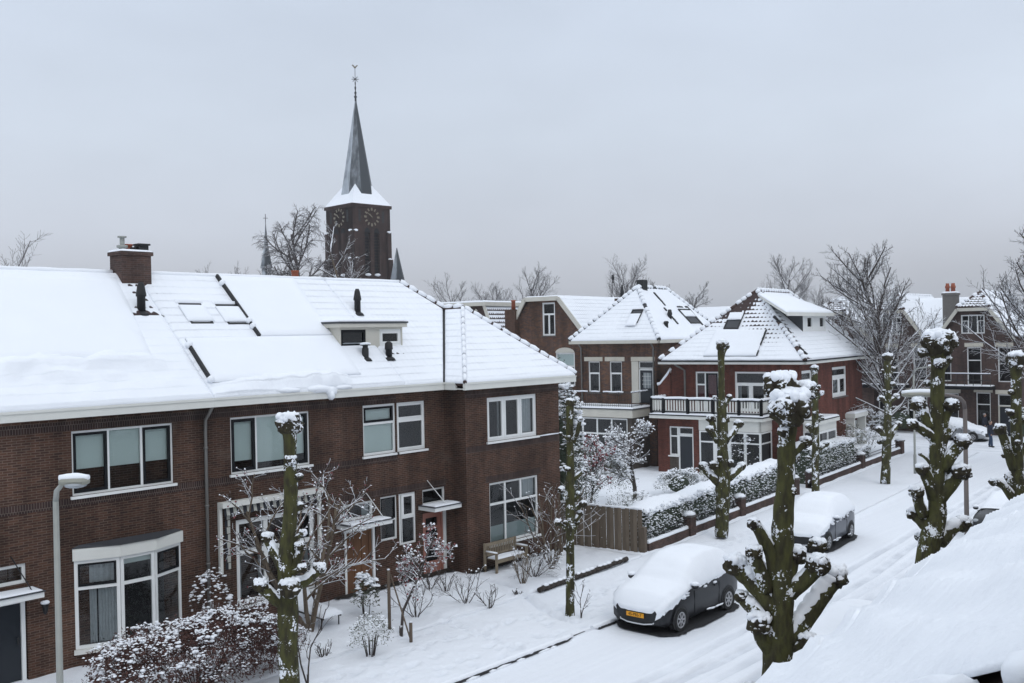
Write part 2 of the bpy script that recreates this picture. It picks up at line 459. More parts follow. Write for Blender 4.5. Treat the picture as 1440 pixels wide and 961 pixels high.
def wall(mb, F, outline, holes, m, d=0.0, reveal=.12, rm=None):
    """Wall face (a, z outline) with real openings and reveals."""
    bm = bmesh.new(); bm.faces.new([bm.verts.new((a, z, 0)) for a, z in outline])
    for a0, a1, z0, z1 in holes:
        for co, no in (((a0, 0), (1, 0)), ((a1, 0), (1, 0)), ((0, z0), (0, 1)), ((0, z1), (0, 1))):
            bmesh.ops.bisect_plane(bm, geom=bm.verts[:] + bm.edges[:] + bm.faces[:], plane_co=(*co, 0), plane_no=(*no, 0), dist=1e-5)
    for f in bm.faces:
        c = f.calc_center_median()
        if any(a0 < c.x < a1 and z0 < c.y < z1 for a0, a1, z0, z1 in holes): continue
        pts = [F.P(l.vert.co.x, d, l.vert.co.y) for l in f.loops]
        if f.normal.z < 0: pts.reverse()
        mb.poly(pts, m)
    bm.free()
    rm = rm or m
    for a0, a1, z0, z1 in holes:
        P = F.P; e = d - reveal
        mb.poly([P(a0, d, z0), P(a0, e, z0), P(a0, e, z1), P(a0, d, z1)], rm); mb.poly([P(a1, e, z0), P(a1, d, z0), P(a1, d, z1), P(a1, e, z1)], rm)
        mb.poly([P(a0, e, z1), P(a1, e, z1), P(a1, d, z1), P(a0, d, z1)], rm); mb.poly([P(a0, d, z0), P(a1, d, z0), P(a1, e, z0), P(a0, e, z0)], rm)

def window(house, F, a0, a1, z0, z1, cells=None, d=-.06, fw=.06, m='white_frame', sill=None, depth=.6, sashw=.05, name='window', bar=None):
    """Frame, glass, sashes and what hangs behind. cells: (x0,x1,y0,y1,sash,fill) in fractions of the inner opening."""
    mb = MB(); gl = MB(); extra = {}
    cells = cells or [(0, 1, 0, 1, None, 'dark')]
    A0, A1, Z0, Z1 = a0 + fw, a1 - fw, z0 + fw, z1 - fw
    mb.fbox(F, a0, a0 + fw, d - .06, d, z0, z1, m); mb.fbox(F, a1 - fw, a1, d - .06, d, z0, z1, m)
    mb.fbox(F, A0, A1, d - .06, d, Z1, z1, m); mb.fbox(F, A0, A1, d - .06, d, z0, Z0, m)
    w, h = A1 - A0, Z1 - Z0
    xs = sorted({round(c[0], 4) for c in cells if c[0] > .001}); 
    for c in cells:
        x0, x1, y0, y1 = A0 + w * c[0], A0 + w * c[1], Z0 + h * c[2], Z0 + h * c[3]; g = fw * .5
        bx0 = x0 + (g if c[0] > .001 else 0); bx1 = x1 - (g if c[1] < .999 else 0); by0 = y0 + (g if c[2] > .001 else 0); by1 = y1 - (g if c[3] < .999 else 0)
        # mullions owned by the cell's sides
        if c[0] > .001: mb.fbox(F, x0, bx0, d - .058, d - .002, y0, y1, m)
        if c[1] < .999: mb.fbox(F, bx1, x1, d - .058, d - .002, y0, y1, m)
        if c[2] > .001: mb.fbox(F, bx0, bx1, d - .057, d - .003, y0, by0, m)
        if c[3] < .999: mb.fbox(F, bx0, bx1, d - .057, d - .003, by1, y1, m)
        if c[4]:
            q = extra.setdefault(('sash', c), MB()); s = sashw; e0, e1 = d - .05, d + .012
            q.fbox(F, bx0, bx0 + s, e0, e1, by0, by1, c[4]); q.fbox(F, bx1 - s, bx1, e0, e1, by0, by1, c[4])
            q.fbox(F, bx0 + s, bx1 - s, e0, e1, by0, by0 + s, c[4]); q.fbox(F, bx0 + s, bx1 - s, e0, e1, by1 - s, by1, c[4])
            bx0 += s; bx1 -= s; by0 += s; by1 -= s
        P = F.P
        gl.poly([P(bx0, d - .03, by0), P(bx1, d - .03, by0), P(bx1, d - .03, by1), P(bx0, d - .03, by1)], 'glass')
        fill = c[5]
        if fill != 'dark':
            kind, frac = (fill + ':1').split(':')[:2]; frac = float(frac)
            if kind in ('blind', 'frosted'):
                q = extra.setdefault((kind, c), MB())
                yy0, yy1 = (by1 - (by1 - by0) * frac, by1) if kind == 'blind' else (by0, by0 + (by1 - by0) * frac)
                q.poly([P(bx0 - .02, d - .09, yy0), P(bx1 + .02, d - .09, yy0), P(bx1 + .02, d - .09, yy1), P(bx0 - .02, d - .09, yy1)], kind)
            else:
                k = 12; W = (bx1 - bx0) * frac
                for side in ((0, 1) if frac < .99 else (0,)):
                    q = extra.setdefault(('curtain', (c, side)), MB())
                    q = extra.setdefault(('curtain', (c, side)), MB())
                    ww = W / 2 if frac < .99 else W; xs0 = bx0 if side == 0 else bx1 - ww
                    for i in range(k):
                        u0, u1 = xs0 + ww * i / k, xs0 + ww * (i + 1) / k; e0 = d - .13 - .03 * (i % 2); e1 = d - .13 - .03 * ((i + 1) % 2)
                        q.poly([P(u0, e0, by0), P(u1, e1, by0), P(u1, e1, by1), P(u0, e0, by1)], kind, True)
    if bar:
        for fx in bar: mb.fbox(F, *fx, m)
    P = F.P; e0, e1 = d - .062, d - depth
    for q in ([P(a0, e1, z0), P(a1, e1, z0), P(a1, e1, z1), P(a0, e1, z1)], [P(a0, e0, z0), P(a0, e1, z0), P(a0, e1, z1), P(a0, e0, z1)], [P(a1, e1, z0), P(a1, e0, z0), P(a1, e0, z1), P(a1, e1, z1)],
              [P(a0, e0, z0), P(a1, e0, z0), P(a1, e1, z0), P(a0, e1, z0)], [P(a0, e1, z1), P(a1, e1, z1), P(a1, e0, z1), P(a0, e0, z1)]): mb.poly(q, 'room')
    o = mb.build(name, house); gl.build('pane', o)
    for (nm, mm), q in extra.items(): q.build(nm, o)
    if sill:
        q = MB(); q.fbox(F, a0 - .06, a1 + .06, -.05, .07, z0 - .07, z0 - .003, sill); q.build('sill', o)
    return o

def cols(n, fill='dark', sash=None): return [(i / n, (i + 1) / n, 0, 1, sash, fill) for i in range(n)]
def top_light(n, y, lo='dark', hi='dark', sash=None):
    return [(i / n, (i + 1) / n, 0, y, None, lo) for i in range(n)] + [(i / n, (i + 1) / n, y, 1, sash, hi) for i in range(n)]
# ------------------------------------------------------------------ ground
def bend(x): 
    t = max(0.0, x - 24.0); return .1 * (t - 6 * (1 - math.exp(-t / 6)))
def yk(x): return 16.7 + bend(x)
def yn(x): return 8.55 + bend(x)
hump_ = None
def strip(name, x0, x1, f0, f1, z, rx, ny, m, amp=.02, extra=None, kind='structure', nf=.9, skirt=.25):
    nx = int((x1 - x0) / rx); vs = []; fs = []; rut = []
    for i in range(nx + 1):
        x = x0 + (x1 - x0) * i / nx; a, b = f0(x), f1(x)
        for j in range(ny + 1):
            y = a + (b - a) * j / ny
            h = z + amp * noise.noise(V((x * nf, y * nf, 3.3))) + amp * .5 * noise.noise(V((x * nf * 3, y * nf * 3, 7.1)))
            e_ = extra(x, y) if extra else 0; h += e_
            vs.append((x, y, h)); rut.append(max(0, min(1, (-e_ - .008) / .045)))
    k = ny + 1
    for i in range(nx):
        for j in range(ny): fs.append((i * k + j, (i + 1) * k + j, (i + 1) * k + j + 1, i * k + j + 1))
    n0 = len(vs)
    ring = [i * k for i in range(nx + 1)] + [nx * k + j for j in range(1, k)] + [i * k + ny for i in range(nx - 1, -1, -1)] + [j for j in range(ny - 1, 0, -1)]
    for r in ring: vs.append((vs[r][0], vs[r][1], z - skirt)); rut.append(0.0)
    L = len(ring)
    for i in range(L): j = (i + 1) % L; fs.append((ring[i], n0 + i, n0 + j, ring[j]))
    me = bpy.data.meshes.new(name); me.from_pydata(vs, [], fs); me.materials.append(M[m]); me.polygons.foreach_set('use_smooth', [True] * len(fs)); me.update()
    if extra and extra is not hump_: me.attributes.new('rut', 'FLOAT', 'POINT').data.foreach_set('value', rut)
    o = bpy.data.objects.new(name, me); COL.objects.link(o); WLOC[o.name] = V((0, 0, 0))
    if kind: o['kind'] = kind
    return o
g = MB(); g.poly([(-900, -900, -.15), (1500, -900, -.15), (1500, 1500, -.15), (-900, 1500, -.15)], 'snow_ground')
tag(g.build('ground'), kind='structure')
def ruts(x, y):
    h = 0; w = y - bend(x)
    for c, d in ((11.45, .065), (12.95, .065), (12.1, .04), (13.6, .04), (10.7, .03), (12.55, .03)):
        c2 = c + .14 * math.sin(x * .16 + c * 2) + .04 * math.sin(x * .7 + c * 3)
        t = abs(w - c2); k_ = 1 + .6 * noise.noise(V((x * .6, c * 3, 0)))
        if t < .12: h -= d * k_
        elif t < .19: h += d * k_ * (-1 + 1.45 * (t - .12) / .07)
        elif t < .34: h += d * .45 * k_ * (1 - (t - .19) / .15)
    e = min(y - yn(x), yk(x) - y); g = min(max(0, max(g0 - x, x - g1)) for g0, g1 in ((12.5, 20.7), (22.0, 23.6))) if y > 13 else 1
    h += (.09 * min(1, g * 4)) * max(0, 1 - max(0, e) / .45) ** 2
    return h * 1.0
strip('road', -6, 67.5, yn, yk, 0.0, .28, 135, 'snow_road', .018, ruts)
def cross_ruts(x, y):
    h = 0
    for c in (68.9, 70.4, 71.9, 73.2):
        t = abs(x - c - .2 * math.sin(y * .1)); h -= .06 * max(0, 1 - t / .28)
    return h
strip('cross_street', 67.5, 75.4, lambda x: -30, lambda x: 70, 0.0, .2, 200, 'snow_road', .02, cross_ruts)
def foot(x, y):
    h = 0.0
    for k in range(46):      # a trodden line of footprints towards the coral door and along the pavement
        pass
    return h
FEET = []
_r = random.Random(11)
for k in range(60):
    t = k / 60; FEET.append((23.6 - 1.0 * t + .12 * (k % 2) + .6 * math.sin(t * 5), 24.0 - 6.3 * t))
for k in range(70): FEET.append((12 + k * .36 + _r.uniform(-.1, .1), 18.9 + .22 * (k % 2) + .25 * math.sin(k * .13) + _r.uniform(-.06, .06)))
for k in range(46): FEET.append((24.3 + k * .36, 19.0 + bend(24.3 + k * .36) + .2 * (k % 2) + _r.uniform(-.1, .1)))
for k in range(150): FEET.append((_r.uniform(9, 29), 16.9 + abs(_r.gauss(0, 1.4))))
for k in range(30): FEET.append((20.6 - .05 * k + .12 * (k % 2), 24.4 - .25 * k))
CELL = {}
for fx, fy in FEET: CELL.setdefault((int(fx), int(fy)), []).append((fx, fy))
def feet(x, y):
    h = 0.0
    for i in (-1, 0, 1):
        for j in (-1, 0, 1):
            for fx, fy in CELL.get((int(x) + i, int(y) + j), ()):
                d = ((x - fx) / .16) ** 2 + ((y - fy) / .12) ** 2
                if d < 6: h -= .07 * math.exp(-d) - .026 * math.exp(-(d - 2.2) ** 2)
    return h
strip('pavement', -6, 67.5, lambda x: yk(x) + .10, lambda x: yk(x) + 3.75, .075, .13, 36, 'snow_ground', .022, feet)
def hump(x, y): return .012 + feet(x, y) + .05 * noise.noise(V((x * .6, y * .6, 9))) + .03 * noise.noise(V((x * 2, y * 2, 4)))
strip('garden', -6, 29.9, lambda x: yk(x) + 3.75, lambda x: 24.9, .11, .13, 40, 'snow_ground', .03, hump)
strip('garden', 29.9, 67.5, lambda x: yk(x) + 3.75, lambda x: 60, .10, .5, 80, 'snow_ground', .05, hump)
strip('pavement', -6, 67.5, lambda x: 2.0, lambda x: yn(x) - .1, .075, .3, 24, 'snow_ground', .02)
strip('pavement', 75.4, 78.2, lambda x: -30, lambda x: 70, .08, .4, 120, 'snow_ground', .02)
# kerb stones, bare only where the snow has broken away from their face
def kerb(f, x0, x1):
    mb = MB(); sn = MB(); x = x0; r = random.Random(5)
    while x < x1:
        L = .9; a, b = V((x, f(x), 0)), V((x + L - .012, f(x + L - .012), 0)); o = V((0, .12, 0))
        mb.hexa([a + V((0, 0, -.2)), b + V((0, 0, -.2)), b + o + V((0, 0, -.2)), a + o + V((0, 0, -.2)), a + V((0, 0, .07)), b + V((0, 0, .07)), b + o + V((0, 0, .07)), a + o + V((0, 0, .07))], 'kerb_stone')
        for k in range(3):
            if r.random() < .4: sn.blob(a.lerp(b, r.random()) + V((0, -.02, .0)), (r.uniform(.12, .3), .06, .06), 'snow', 1, .3, 2, x + k)
        x += L
    n = 60; sn.tube([V((x0 - .2 + (x1 - x0 + .4) * i / n, f(x0 + (x1 - x0) * i / n) + .07 + .012 * noise.noise(V((i * .7, 0, 0))), .085)) for i in range(n + 1)], [.075] * (n + 1), 'snow', 8, .2)
    o = mb.build('kerb'); tag(o, kind='structure'); sn.build('snow', o)
GAPS = ((12.5, 20.7), (22.0, 23.6))
for g0, g1 in GAPS: kerb(yk, g0, g1)

def soil(pts, seed):
    q = MB(); n = 40; P4 = [V(p) for p in pts]
    lo = [P4[0].lerp(P4[1], i / n) + V((0, .16 * noise.noise(V((i * .5, seed, 0))), 0)) for i in range(n + 1)]; hi = [P4[3].lerp(P4[2], i / n) for i in range(n + 1)]
    for i in range(n): q.poly([lo[i], lo[i + 1], hi[i + 1], hi[i]], 'soil')
    tag(q.build('soil'), kind='structure')
plain('soil', (.030, .024, .020), .95, .5, 9, 0, .2, .4)
soil(((19.2, 24.5, .17), (24.1, 24.35, .17), (24.1, 24.79, .17), (19.2, 24.79, .17)), 1); soil(((24.2, 23.55, .17), (29.0, 23.5, .17), (29.0, 23.79, .17), (24.2, 23.79, .17)), 2)
# ------------------------------------------------------------------ the terrace across the street
EZ, EY, TP, RY = 6.58, 24.33, .868, 28.5
RZ = EZ + TP * (RY - EY)
FM = Fr((0, 24.8), (1, 0)); FW = Fr((0, 23.8), (1, 0)); FS = Fr((24.15, 24.8), (0, -1))
RN = V((0, -TP, 1)).normalized()
def on_roof(u, v, lift=0.0):
    d = ray(u, v); p0 = V((0, EY, EZ)) + RN * lift
    return CAM + d * ((p0 - CAM).dot(RN) / d.dot(RN))
def roof_z(y): return EZ + TP * (y - EY)

def canopy(house, F, a0, a1, d1, z, roofm='lead', rods=()):
    mb = MB(); mb.fbox(F, a0, a1, 0, d1, z, z + .13, 'white_frame'); mb.fbox(F, a0 - .03, a1 + .03, 0, d1 + .03, z + .132, z + .155, roofm)
    o = mb.build('canopy', house)
    P = F.P; sheet('snow', [P(a0 + .05, .12, z + .157), P(a1 - .02, .12, z + .157), P(a1 - .02, d1 - .02, z + .157), P(a0 + .05, d1 - .02, z + .157)], o, 'snow', .05, .3, .012, .1)
    for a in rods:
        r = MB(); r.tube([P(a - .25, .02, z + .95), P(a, d1 - .1, z + .15)], [.014, .014], 'white_frame' if F is not FM or a0 > 15 else 'iron', 6); r.build('rod', o)
    return o
def door(house, F, a0, a1, z0, z1, m, frame='white_frame', fw=.09, d=-.08, panes=(), planks=0, fr_right=None):
    mb = MB(); wr = fr_right or fw
    mb.fbox(F, a0 - fw, a0, d - .05, d + .06, z0, z1 + fw, frame); mb.fbox(F, a1, a1 + wr, d - .05, d + .06, z0, z1 + fw, frame); mb.fbox(F, a0, a1, d - .05, d + .06, z1, z1 + fw, frame)
    o = mb.build('door_frame', house)
    q = MB(); W, H = a1 - a0, z1 - z0
    if panes:
        st = .12
        ys = sorted(panes); edges = [0] + [e for y in ys for e in y] + [H]
        q.fbox(F, a0, a0 + st, d - .05, d, z0, z1, m); q.fbox(F, a1 - st, a1, d - .05, d, z0, z1, m)
        for i in range(0, len(edges), 2): q.fbox(F, a0 + st, a1 - st, d - .05, d, z0 + edges[i], z0 + edges[i + 1], m)
    else:
        q.fbox(F, a0, a1, d - .05, d, z0, z1, m)
        for k in range(planks):
            if k % 2 == 0: q.fbox(F, a0 + W * (k + .15) / planks, a0 + W * (k + .85) / planks, d + .001, d + .022, z0 + .15, z1 - .1, m)
    dr = q.build('door', house)
    if panes:
        gl = MB(); P = F.P
        for y0, y1 in panes: gl.poly([P(a0 + st, d - .03, z0 + y0), P(a1 - st, d - .03, z0 + y0), P(a1 - st, d - .03, z0 + y1), P(a0 + st, d - .03, z0 + y1)], 'glass')
        gl.build('pane', dr)
        b = MB(); b.poly([P(a0, d - .3, z0), P(a1, d - .3, z0), P(a1, d - .3, z1), P(a0, d - .3, z1)], 'room')
        for aa in (a0, a1): b.poly([P(aa, d - .3, z0), P(aa, d - .052, z0), P(aa, d - .052, z1), P(aa, d - .3, z1)], 'room')
        b.build('hall', dr)
    k = MB(); k.fbox(F, a1 - .1, a1 - .06, d + .02, d + .05, z0 + .95, z0 + 1.12, 'iron'); k.build('handle', dr)
    return dr
def gutter(house, segs, m='white_paint', snow=True):
    mb = MB()
    for (F, a0, a1, d0, z0, z1) in segs:
        mb.fbox(F, a0, a1, d0 - .10, d0, z0, z1, m); mb.fbox(F, a0, a1, .002, d0 - .103, z0 + .02, z0 + .05, m)
        mb.fbox(F, a0, a1, d0 + .002, d0 + .03, z1 - .05, z1 + .012, m)
    return mb.build('gutter', house)
def vent_pipe(roof, u, vb, vt, r, cap='pipe', snowcap=False, taper=False):
    b = on_roof(u, vb); h = (vb - vt) * depth_of(b) / CF * 1.22; r *= 1.1
    mb = MB(); prof = [(r, -.1), (r, h * .55), (r * 1.25, h * .56), (r * 1.25, h * .62), (r * (.85 if taper else 1.15), h * .9), (r * .5, h)] if not snowcap else [(r, -.1), (r, h * .7), (r * .8, h * .71), (r * .8, h * .85), (r * 1.5, h * .86), (r * 1.4, h * .93)]
    mb.lathe(b, prof, cap, 12); mb.lathe(b, [(r * 2.2, -.03), (r * 1.7, .05), (r, .1)], cap, 12)
    o = mb.build('vent_pipe', roof)
    if snowcap:
        q = MB(); q.blob(b + V((0, 0, h * .96)), (r * 1.75, r * 1.75, .05), 'snow', 2, .12); q.build('snow', o)
    return b

# --- house with the bow window
A0, A1, B1, C1 = 6.6, 14.94, 21.95, 29.16
hA = thing('terraced_house', (11, 24.8, 0), 'brown brick terraced house with a white bow window, at the left edge of the photo', 'house', 'brown brick terraced houses')
hB = thing('terraced_house', (18.4, 24.8, 0), 'brown brick terraced house with an oak plank door and striped awning, middle of the terrace', 'house', 'brown brick terraced houses')
hC = thing('terraced_house', (26, 24.3, 0), 'brown brick end house with a coral door, a projecting wing and a small roof dormer', 'house', 'brown brick terraced houses')
w = MB()
wall(w, FM, [(A0, -.2), (A1 - .004, -.2), (A1 - .004, 6.5), (A0, 6.5)], [(11.22, 13.97, 4.37, 5.99), (8.55, 10.06, 2.45, 2.93), (8.75, 10.06, -.1, 2.1)], 'brown_brick')
bp = [FM.P(11.2, 0, 0), FM.P(12.2, .42, 0), FM.P(13.14, .42, 0), FM.P(14.12, 0, 0)]
for i in range(3):
    a, b = bp[i], bp[i + 1]; w.poly([a + V((0, .03, -.2)), b + V((0, .03, -.2)), b + V((0, .03, .5)), a + V((0, .03, .5))], 'brown_brick')
w.fbox(FM, A0, A1, .001, .012, 4.12, 4.335, 'soldier_brick'); w.fbox(FM, A0, A1, .002, .008, 6.02, 6.24, 'soldier_brick')
w.box(A0, A1 - .004, 25.0, 32.3, -.2, 6.45, 'brown_brick')
w.build('wall', hA)
window(hA, FM, 11.22, 13.97, 4.37, 5.99, [(0, .345, 0, 1, 'black_paint', 'blind:.62'), (.345, .69, 0, 1, None, 'blind:.62'), (.69, 1, 0, 1, 'black_paint', 'blind:.62')], sill='white_frame', sashw=.07)
window(hA, FM, 8.55, 10.06, 2.45, 2.93, [(0, 1, 0, 1, None, 'dark')], fw=.08)
door(hA, FM, 8.85, 9.93, .05, 2.0, 'dark_door', d=-.08)
canopy(hA, FM, 8.3, 10.17, .72, 2.2, rods=(9.95,))
for i, (sash, fill) in enumerate((('black_paint', 'curtain'), (None, 'dark'), ('black_paint', 'dark'))):
    a, b = bp[i], bp[i + 1]; Fb = Fr(a, b - a); L = (b - a).length
    hi = 'curtain' if i == 0 else ('blind:.25' if i == 1 else 'dark')
    window(hA, Fb, .01, L - .01, .55, 2.76, [(0, 1, 0, .70, None, fill if fill != 'curtain' else 'curtain:.96'), (0, 1, .70, 1, sash, hi)], d=0, fw=.085, depth=.35 if i == 1 else .2)
    pl = MB(); prg = random.Random(i + 5)
    for k in range(70 if i < 2 else 40): pl.leaf(Fb.P(L * prg.uniform(.15, .6 if i == 0 else .85), -.16 - .05 * prg.random(), .62 + abs(prg.gauss(0, .22))), .10, 'leaf_grey', prg)
    tag(pl.build('house_plant', hA), kind='stuff')
    f = MB(); f.fbox(Fb, -.02, L + .02, -.05, .07, 2.77, 3.06, 'white_paint'); f.build('fascia', hA); f = MB(); f.fbox(Fb, -.03, L + .03, -.02, .10, .44, .545, 'white_paint'); f.build('sill', hA)
f = MB(); z = 3.07
rf = [bp[0] + V((-.06, 0, z)), bp[1] + V((-.05, -.11, z)), bp[2] + V((.05, -.11, z)), bp[3] + V((.06, 0, z))]; tp_ = [bp[0] + V((.15, .0, z + .07)), bp[3] + V((-.15, .0, z + .07))]
f.poly([rf[0], rf[1], tp_[0]], 'lead'); f.poly([rf[1], rf[2], tp_[1], tp_[0]], 'lead'); f.poly([rf[2], rf[3], tp_[1]], 'lead'); f.build('bow_roof', hA)
gutter(hA, [(FM, A0, A1 - .003, .5, 6.36, 6.60)])
p = MB(); p.tube([FM.P(14.9, .45, 6.38), FM.P(14.9, .3, 6.2), FM.P(14.9, .09, 6.0), FM.P(14.9, .07, 5.6), FM.P(14.9, .07, .1)], [.045] * 5, 'drain', 10)
for zz in (5.2, 3.6, 2.0): p.tube([FM.P(14.9, .07, zz), FM.P(14.9, .07, zz + .06)], [.06, .06], 'drain', 10)
p.build('drainpipe', hA)
l = MB(); lp = FM.P(10.42, .16, 1.8); l.lathe(lp, [(.02, -.16), (.05, -.12), (.085, .06), (.10, .07), (.03, .15)], 'iron', 8); l.tube([FM.P(10.42, 0, 1.95), FM.P(10.42, .16, 1.97)], [.015, .015], 'iron', 6)
lo = l.build('wall_lantern', hA); q = MB(); q.blob(lp + V((0, 0, .13)), (.11, .11, .05), 'snow', 2, .15); q.build('snow', lo)
# roof of house A
def eave_lumps(spec):
    def f(w):
        h = 0
        for (x, y, rx, ry, hh) in spec:
            d = ((w.x - x) / rx) ** 2 + ((w.y - y) / ry) ** 2
            if d < 1: h += hh * math.sqrt(1 - d)
        return h
    return f
rA = MB(); slab(rA, [(A0, EY, EZ), (A1, EY, EZ), (A1, RY, RZ), (A0, RY, RZ)], .12, 'tile'); slab(rA, [(A0, RY, RZ), (A1, RY, RZ), (A1, 32.67, EZ), (A0, 32.67, EZ)], .12, 'tile')
roA = rA.build('roof', hA)
_r = random.Random(3)
lumA = []
for k in range(15): lumA.append((9.3 + k * .32 + _r.uniform(-.12, .12), 25.50 + _r.uniform(-.12, .08), _r.uniform(.2, .5), _r.uniform(.12, .24), _r.uniform(.03, .11)))
for k in range(10): lumA.append((9.4 + k * .34 + _r.uniform(-.12, .12), 25.14 + _r.uniform(-.12, .10), _r.uniform(.2, .5), _r.uniform(.10, .2), _r.uniform(.03, .10)))
for k in range(12): lumA.append((9 + k * .5 + _r.uniform(-.2, .2), 24.75 + _r.uniform(-.2, .15), _r.uniform(.2, .6), _r.uniform(.08, .16), _r.uniform(.02, .05)))
vA = on_roof(199, 443)
def bareA(w):
    d = math.hypot((w.x - vA.x) / 1.0, (w.y - vA.y + .05) / .32); b = .95 * max(0, 1 - d)
    if w.x > 14.2 and w.x < 15.1: b = max(b, .50 * (1 - abs(w.x - 14.55) / .7) * (1 if w.y > 27.0 else 0))
    return b
sheet('snow', [(A0, EY - .02, EZ + .01), (A1, EY - .02, EZ + .01), (A1, RY, RZ), (A0, RY, RZ)], roA, 'snow_tiles_soft', .11, .16, .016, .12, eave_lumps(lumA), bareA, 1)
sheet('snow', [(A0, RY + .003, RZ), (A1, RY + .003, RZ), (A1, 32.67, EZ), (A0, 32.67, EZ)], roA, 'snow_soft', .11, .5, .02)
def panel_array(roof, corners, lift=.13, thick=.07, rough=.01, snowm='snow_soft'):
    mb = MB(); up = [V(c) + RN * lift for c in corners]; slab(mb, up, .05, 'black_plastic')
    for k in range(5):
        t = (k + .5) / 5; a = V(corners[0]).lerp(V(corners[3]), t); b = V(corners[1]).lerp(V(corners[2]), t); mb.bar(a + RN * .06, b + RN * .06, .05, .06, 'iron', RN)
    o = mb.build('solar_panels', roof)
    n = RN; sheet('snow', [p + n * .004 for p in up], o, snowm, thick, .3, rough, .05); return o
yb, yt = 25.62, 28.3
xr0, xr1 = on_roof(212, 505).x - .02, on_roof(161, 392).x
panel_array(hA, [(A0, yb, roof_z(yb)), (13.85, yb, roof_z(yb)), (14.2, yt, roof_z(yt)), (A0, yt, roof_z(yt))], .05, .10, .014)
vent_pipe(hA, 199, 443, 405, .105, taper=True)
# --- the shared chimney on the ridge
ch = MB(); cx_, cy_ = 14.72, 28.35
ch.box(cx_ - .46, cx_ + .46, cy_ - .36, cy_ + .36, 9.6, 10.74, 'dull_brick'); ch.box(cx_ - .51, cx_ + .51, cy_ - .41, cy_ + .41, 10.742, 10.85, 'dull_brick')
cho = ch.build('chimney', hA)
sheet('snow', [(cx_ - .5, cy_ - .4, 10.853), (cx_ + .5, cy_ - .4, 10.853), (cx_ + .5, cy_ + .4, 10.853), (cx_ - .5, cy_ + .4, 10.853)], cho, 'snow', .07, .2, .02, .1)
q = MB(); q.lathe((cx_ - .25, cy_, 10.85), [(.10, 0), (.10, .12), (.16, .13), (.16, .2), (.07, .21), (.07, .42), (.13, .43), (.13, .47)], 'lamp_metal', 10); q.build('chimney_pot', cho)
q = MB(); q.lathe((cx_ - .02, cy_ + .08, 10.85), [(.12, 0), (.11, .2), (.13, .21), (.13, .25)], 'terracotta', 10); q.build('chimney_pot', cho)
q = MB(); q.box(cx_ + .2, cx_ + .5, cy_ - .15, cy_ + .15, 10.85, 11.07, 'pipe'); q.box(cx_ + .16, cx_ + .54, cy_ - .2, cy_ + .2, 11.072, 11.12, 'pipe'); q.tube([(cx_ + .2, cy_, 10.98), (cx_ - .02, cy_ - .1, 10.95)], [.05, .05], 'pipe', 8); q.build('chimney_pot', cho)
# --- house B
w = MB()
wall(w, FM, [(A1, -.2), (B1 - .002, -.2), (B1 - .002, 6.5), (A1, 6.5)], [(15.73, 18.47, 4.38, 5.99), (20.54, 21.93, 4.39, 6.01), (15.84, 18.58, .62, 3.07), (19.66, 20.9, 2.43, 2.96), (19.70, 20.98, -.1, 2.16), (21.19, 21.92, 1.56, 3.0)], 'brown_brick')
w.fbox(FM, A1, B1, .001, .012, 4.12, 4.335, 'soldier_brick'); w.fbox(FM, A1, B1, .002, .008, 6.03, 6.25, 'soldier_brick'); w.fbox(FM, 19.6, B1, .002, .01, 3.03, 3.25, 'soldier_brick'); w.box(A1 + .002, B1 - .004, 25.4, 32.3, -.2, 6.45, 'brown_brick'); w.build('wall', hB)
window(hB, FM, 15.73, 18.47, 4.38, 5.99, [(0, .31, 0, 1, 'black_paint', 'blind:.85'), (.31, .71, 0, 1, None, 'blind:.88'), (.71, 1, 0, 1, 'black_paint', 'blind:.85')], sill='white_frame', sashw=.09)
window(hB, FM, 20.54, 21.93, 4.39, 6.01, [(0, 1, 0, .64, None, 'blind'), (0, 1, .64, 1, 'black_paint', 'blind')], sill='white_frame', sashw=.07, fw=.08)
window(hB, FM, 15.84, 18.58, .62, 3.07, [(0, .36, 0, .62, None, 'curtain:.3'), (.36, .72, 0, .62, None, 'dark'), (.72, 1, 0, .62, None, 'curtain:.4'), (0, .36, .62, 1, None, 'dark'), (.36, .72, .62, 1, None, 'dark'), (.72, 1, .62, 1, None, 'dark')], fw=.14, sill='white_frame')
window(hB, FM, 19.66, 20.9, 2.43, 2.96, [(0, 1, 0, 1, None, 'curtain:.5')], fw=.07)
window(hB, FM, 21.19, 21.92, 1.56, 3.0, [(0, 1, 0, .45, None, 'dark'), (0, 1, .45, 1, 'black_paint', 'dark')], fw=.06, sashw=.035)
door(hB, FM, 19.80, 20.86, .1, 2.06, 'oak_door', planks=7)
canopy(hB, FM, 19.4, 21.08, .7, 2.27, rods=(19.75, 20.85))
aw = MB(); aw.fbox(FM, 15.25, 18.75, .02, .30, 3.52, 3.66, 'white_paint'); aw.fbox(FM, 15.25, 15.34, .02, .12, 1.66, 3.52, 'white_paint'); aw.fbox(FM, 18.66, 18.75, .02, .12, 1.66, 3.52, 'white_paint')
ao = aw.build('awning', hB); q = MB(); n = 30
for i in range(n):
    a, b = 15.36 + 3.28 * i / n, 15.36 + 3.28 * (i + 1) / n; dz = .05 * abs(math.sin(i * math.pi / 2))
    q.poly([FM.P(a, .22, 3.26 + dz), FM.P(b, .22, 3.31 - dz), FM.P(b, .16, 3.52), FM.P(a, .16, 3.52)], 'awning_stripe')
for i in range(8): q.poly([FM.P(15.46, .05 + .02 * (i % 2), 1.75 + i * .2), FM.P(15.62, .06, 1.75 + i * .2), FM.P(15.62, .06, 1.93 + i * .2), FM.P(15.46, .05, 1.93 + i * .2)], 'awning_stripe')
q.build('valance', ao)
gutter(hB, [(FM, A1, B1 - .003, .5, 6.36, 6.60)])
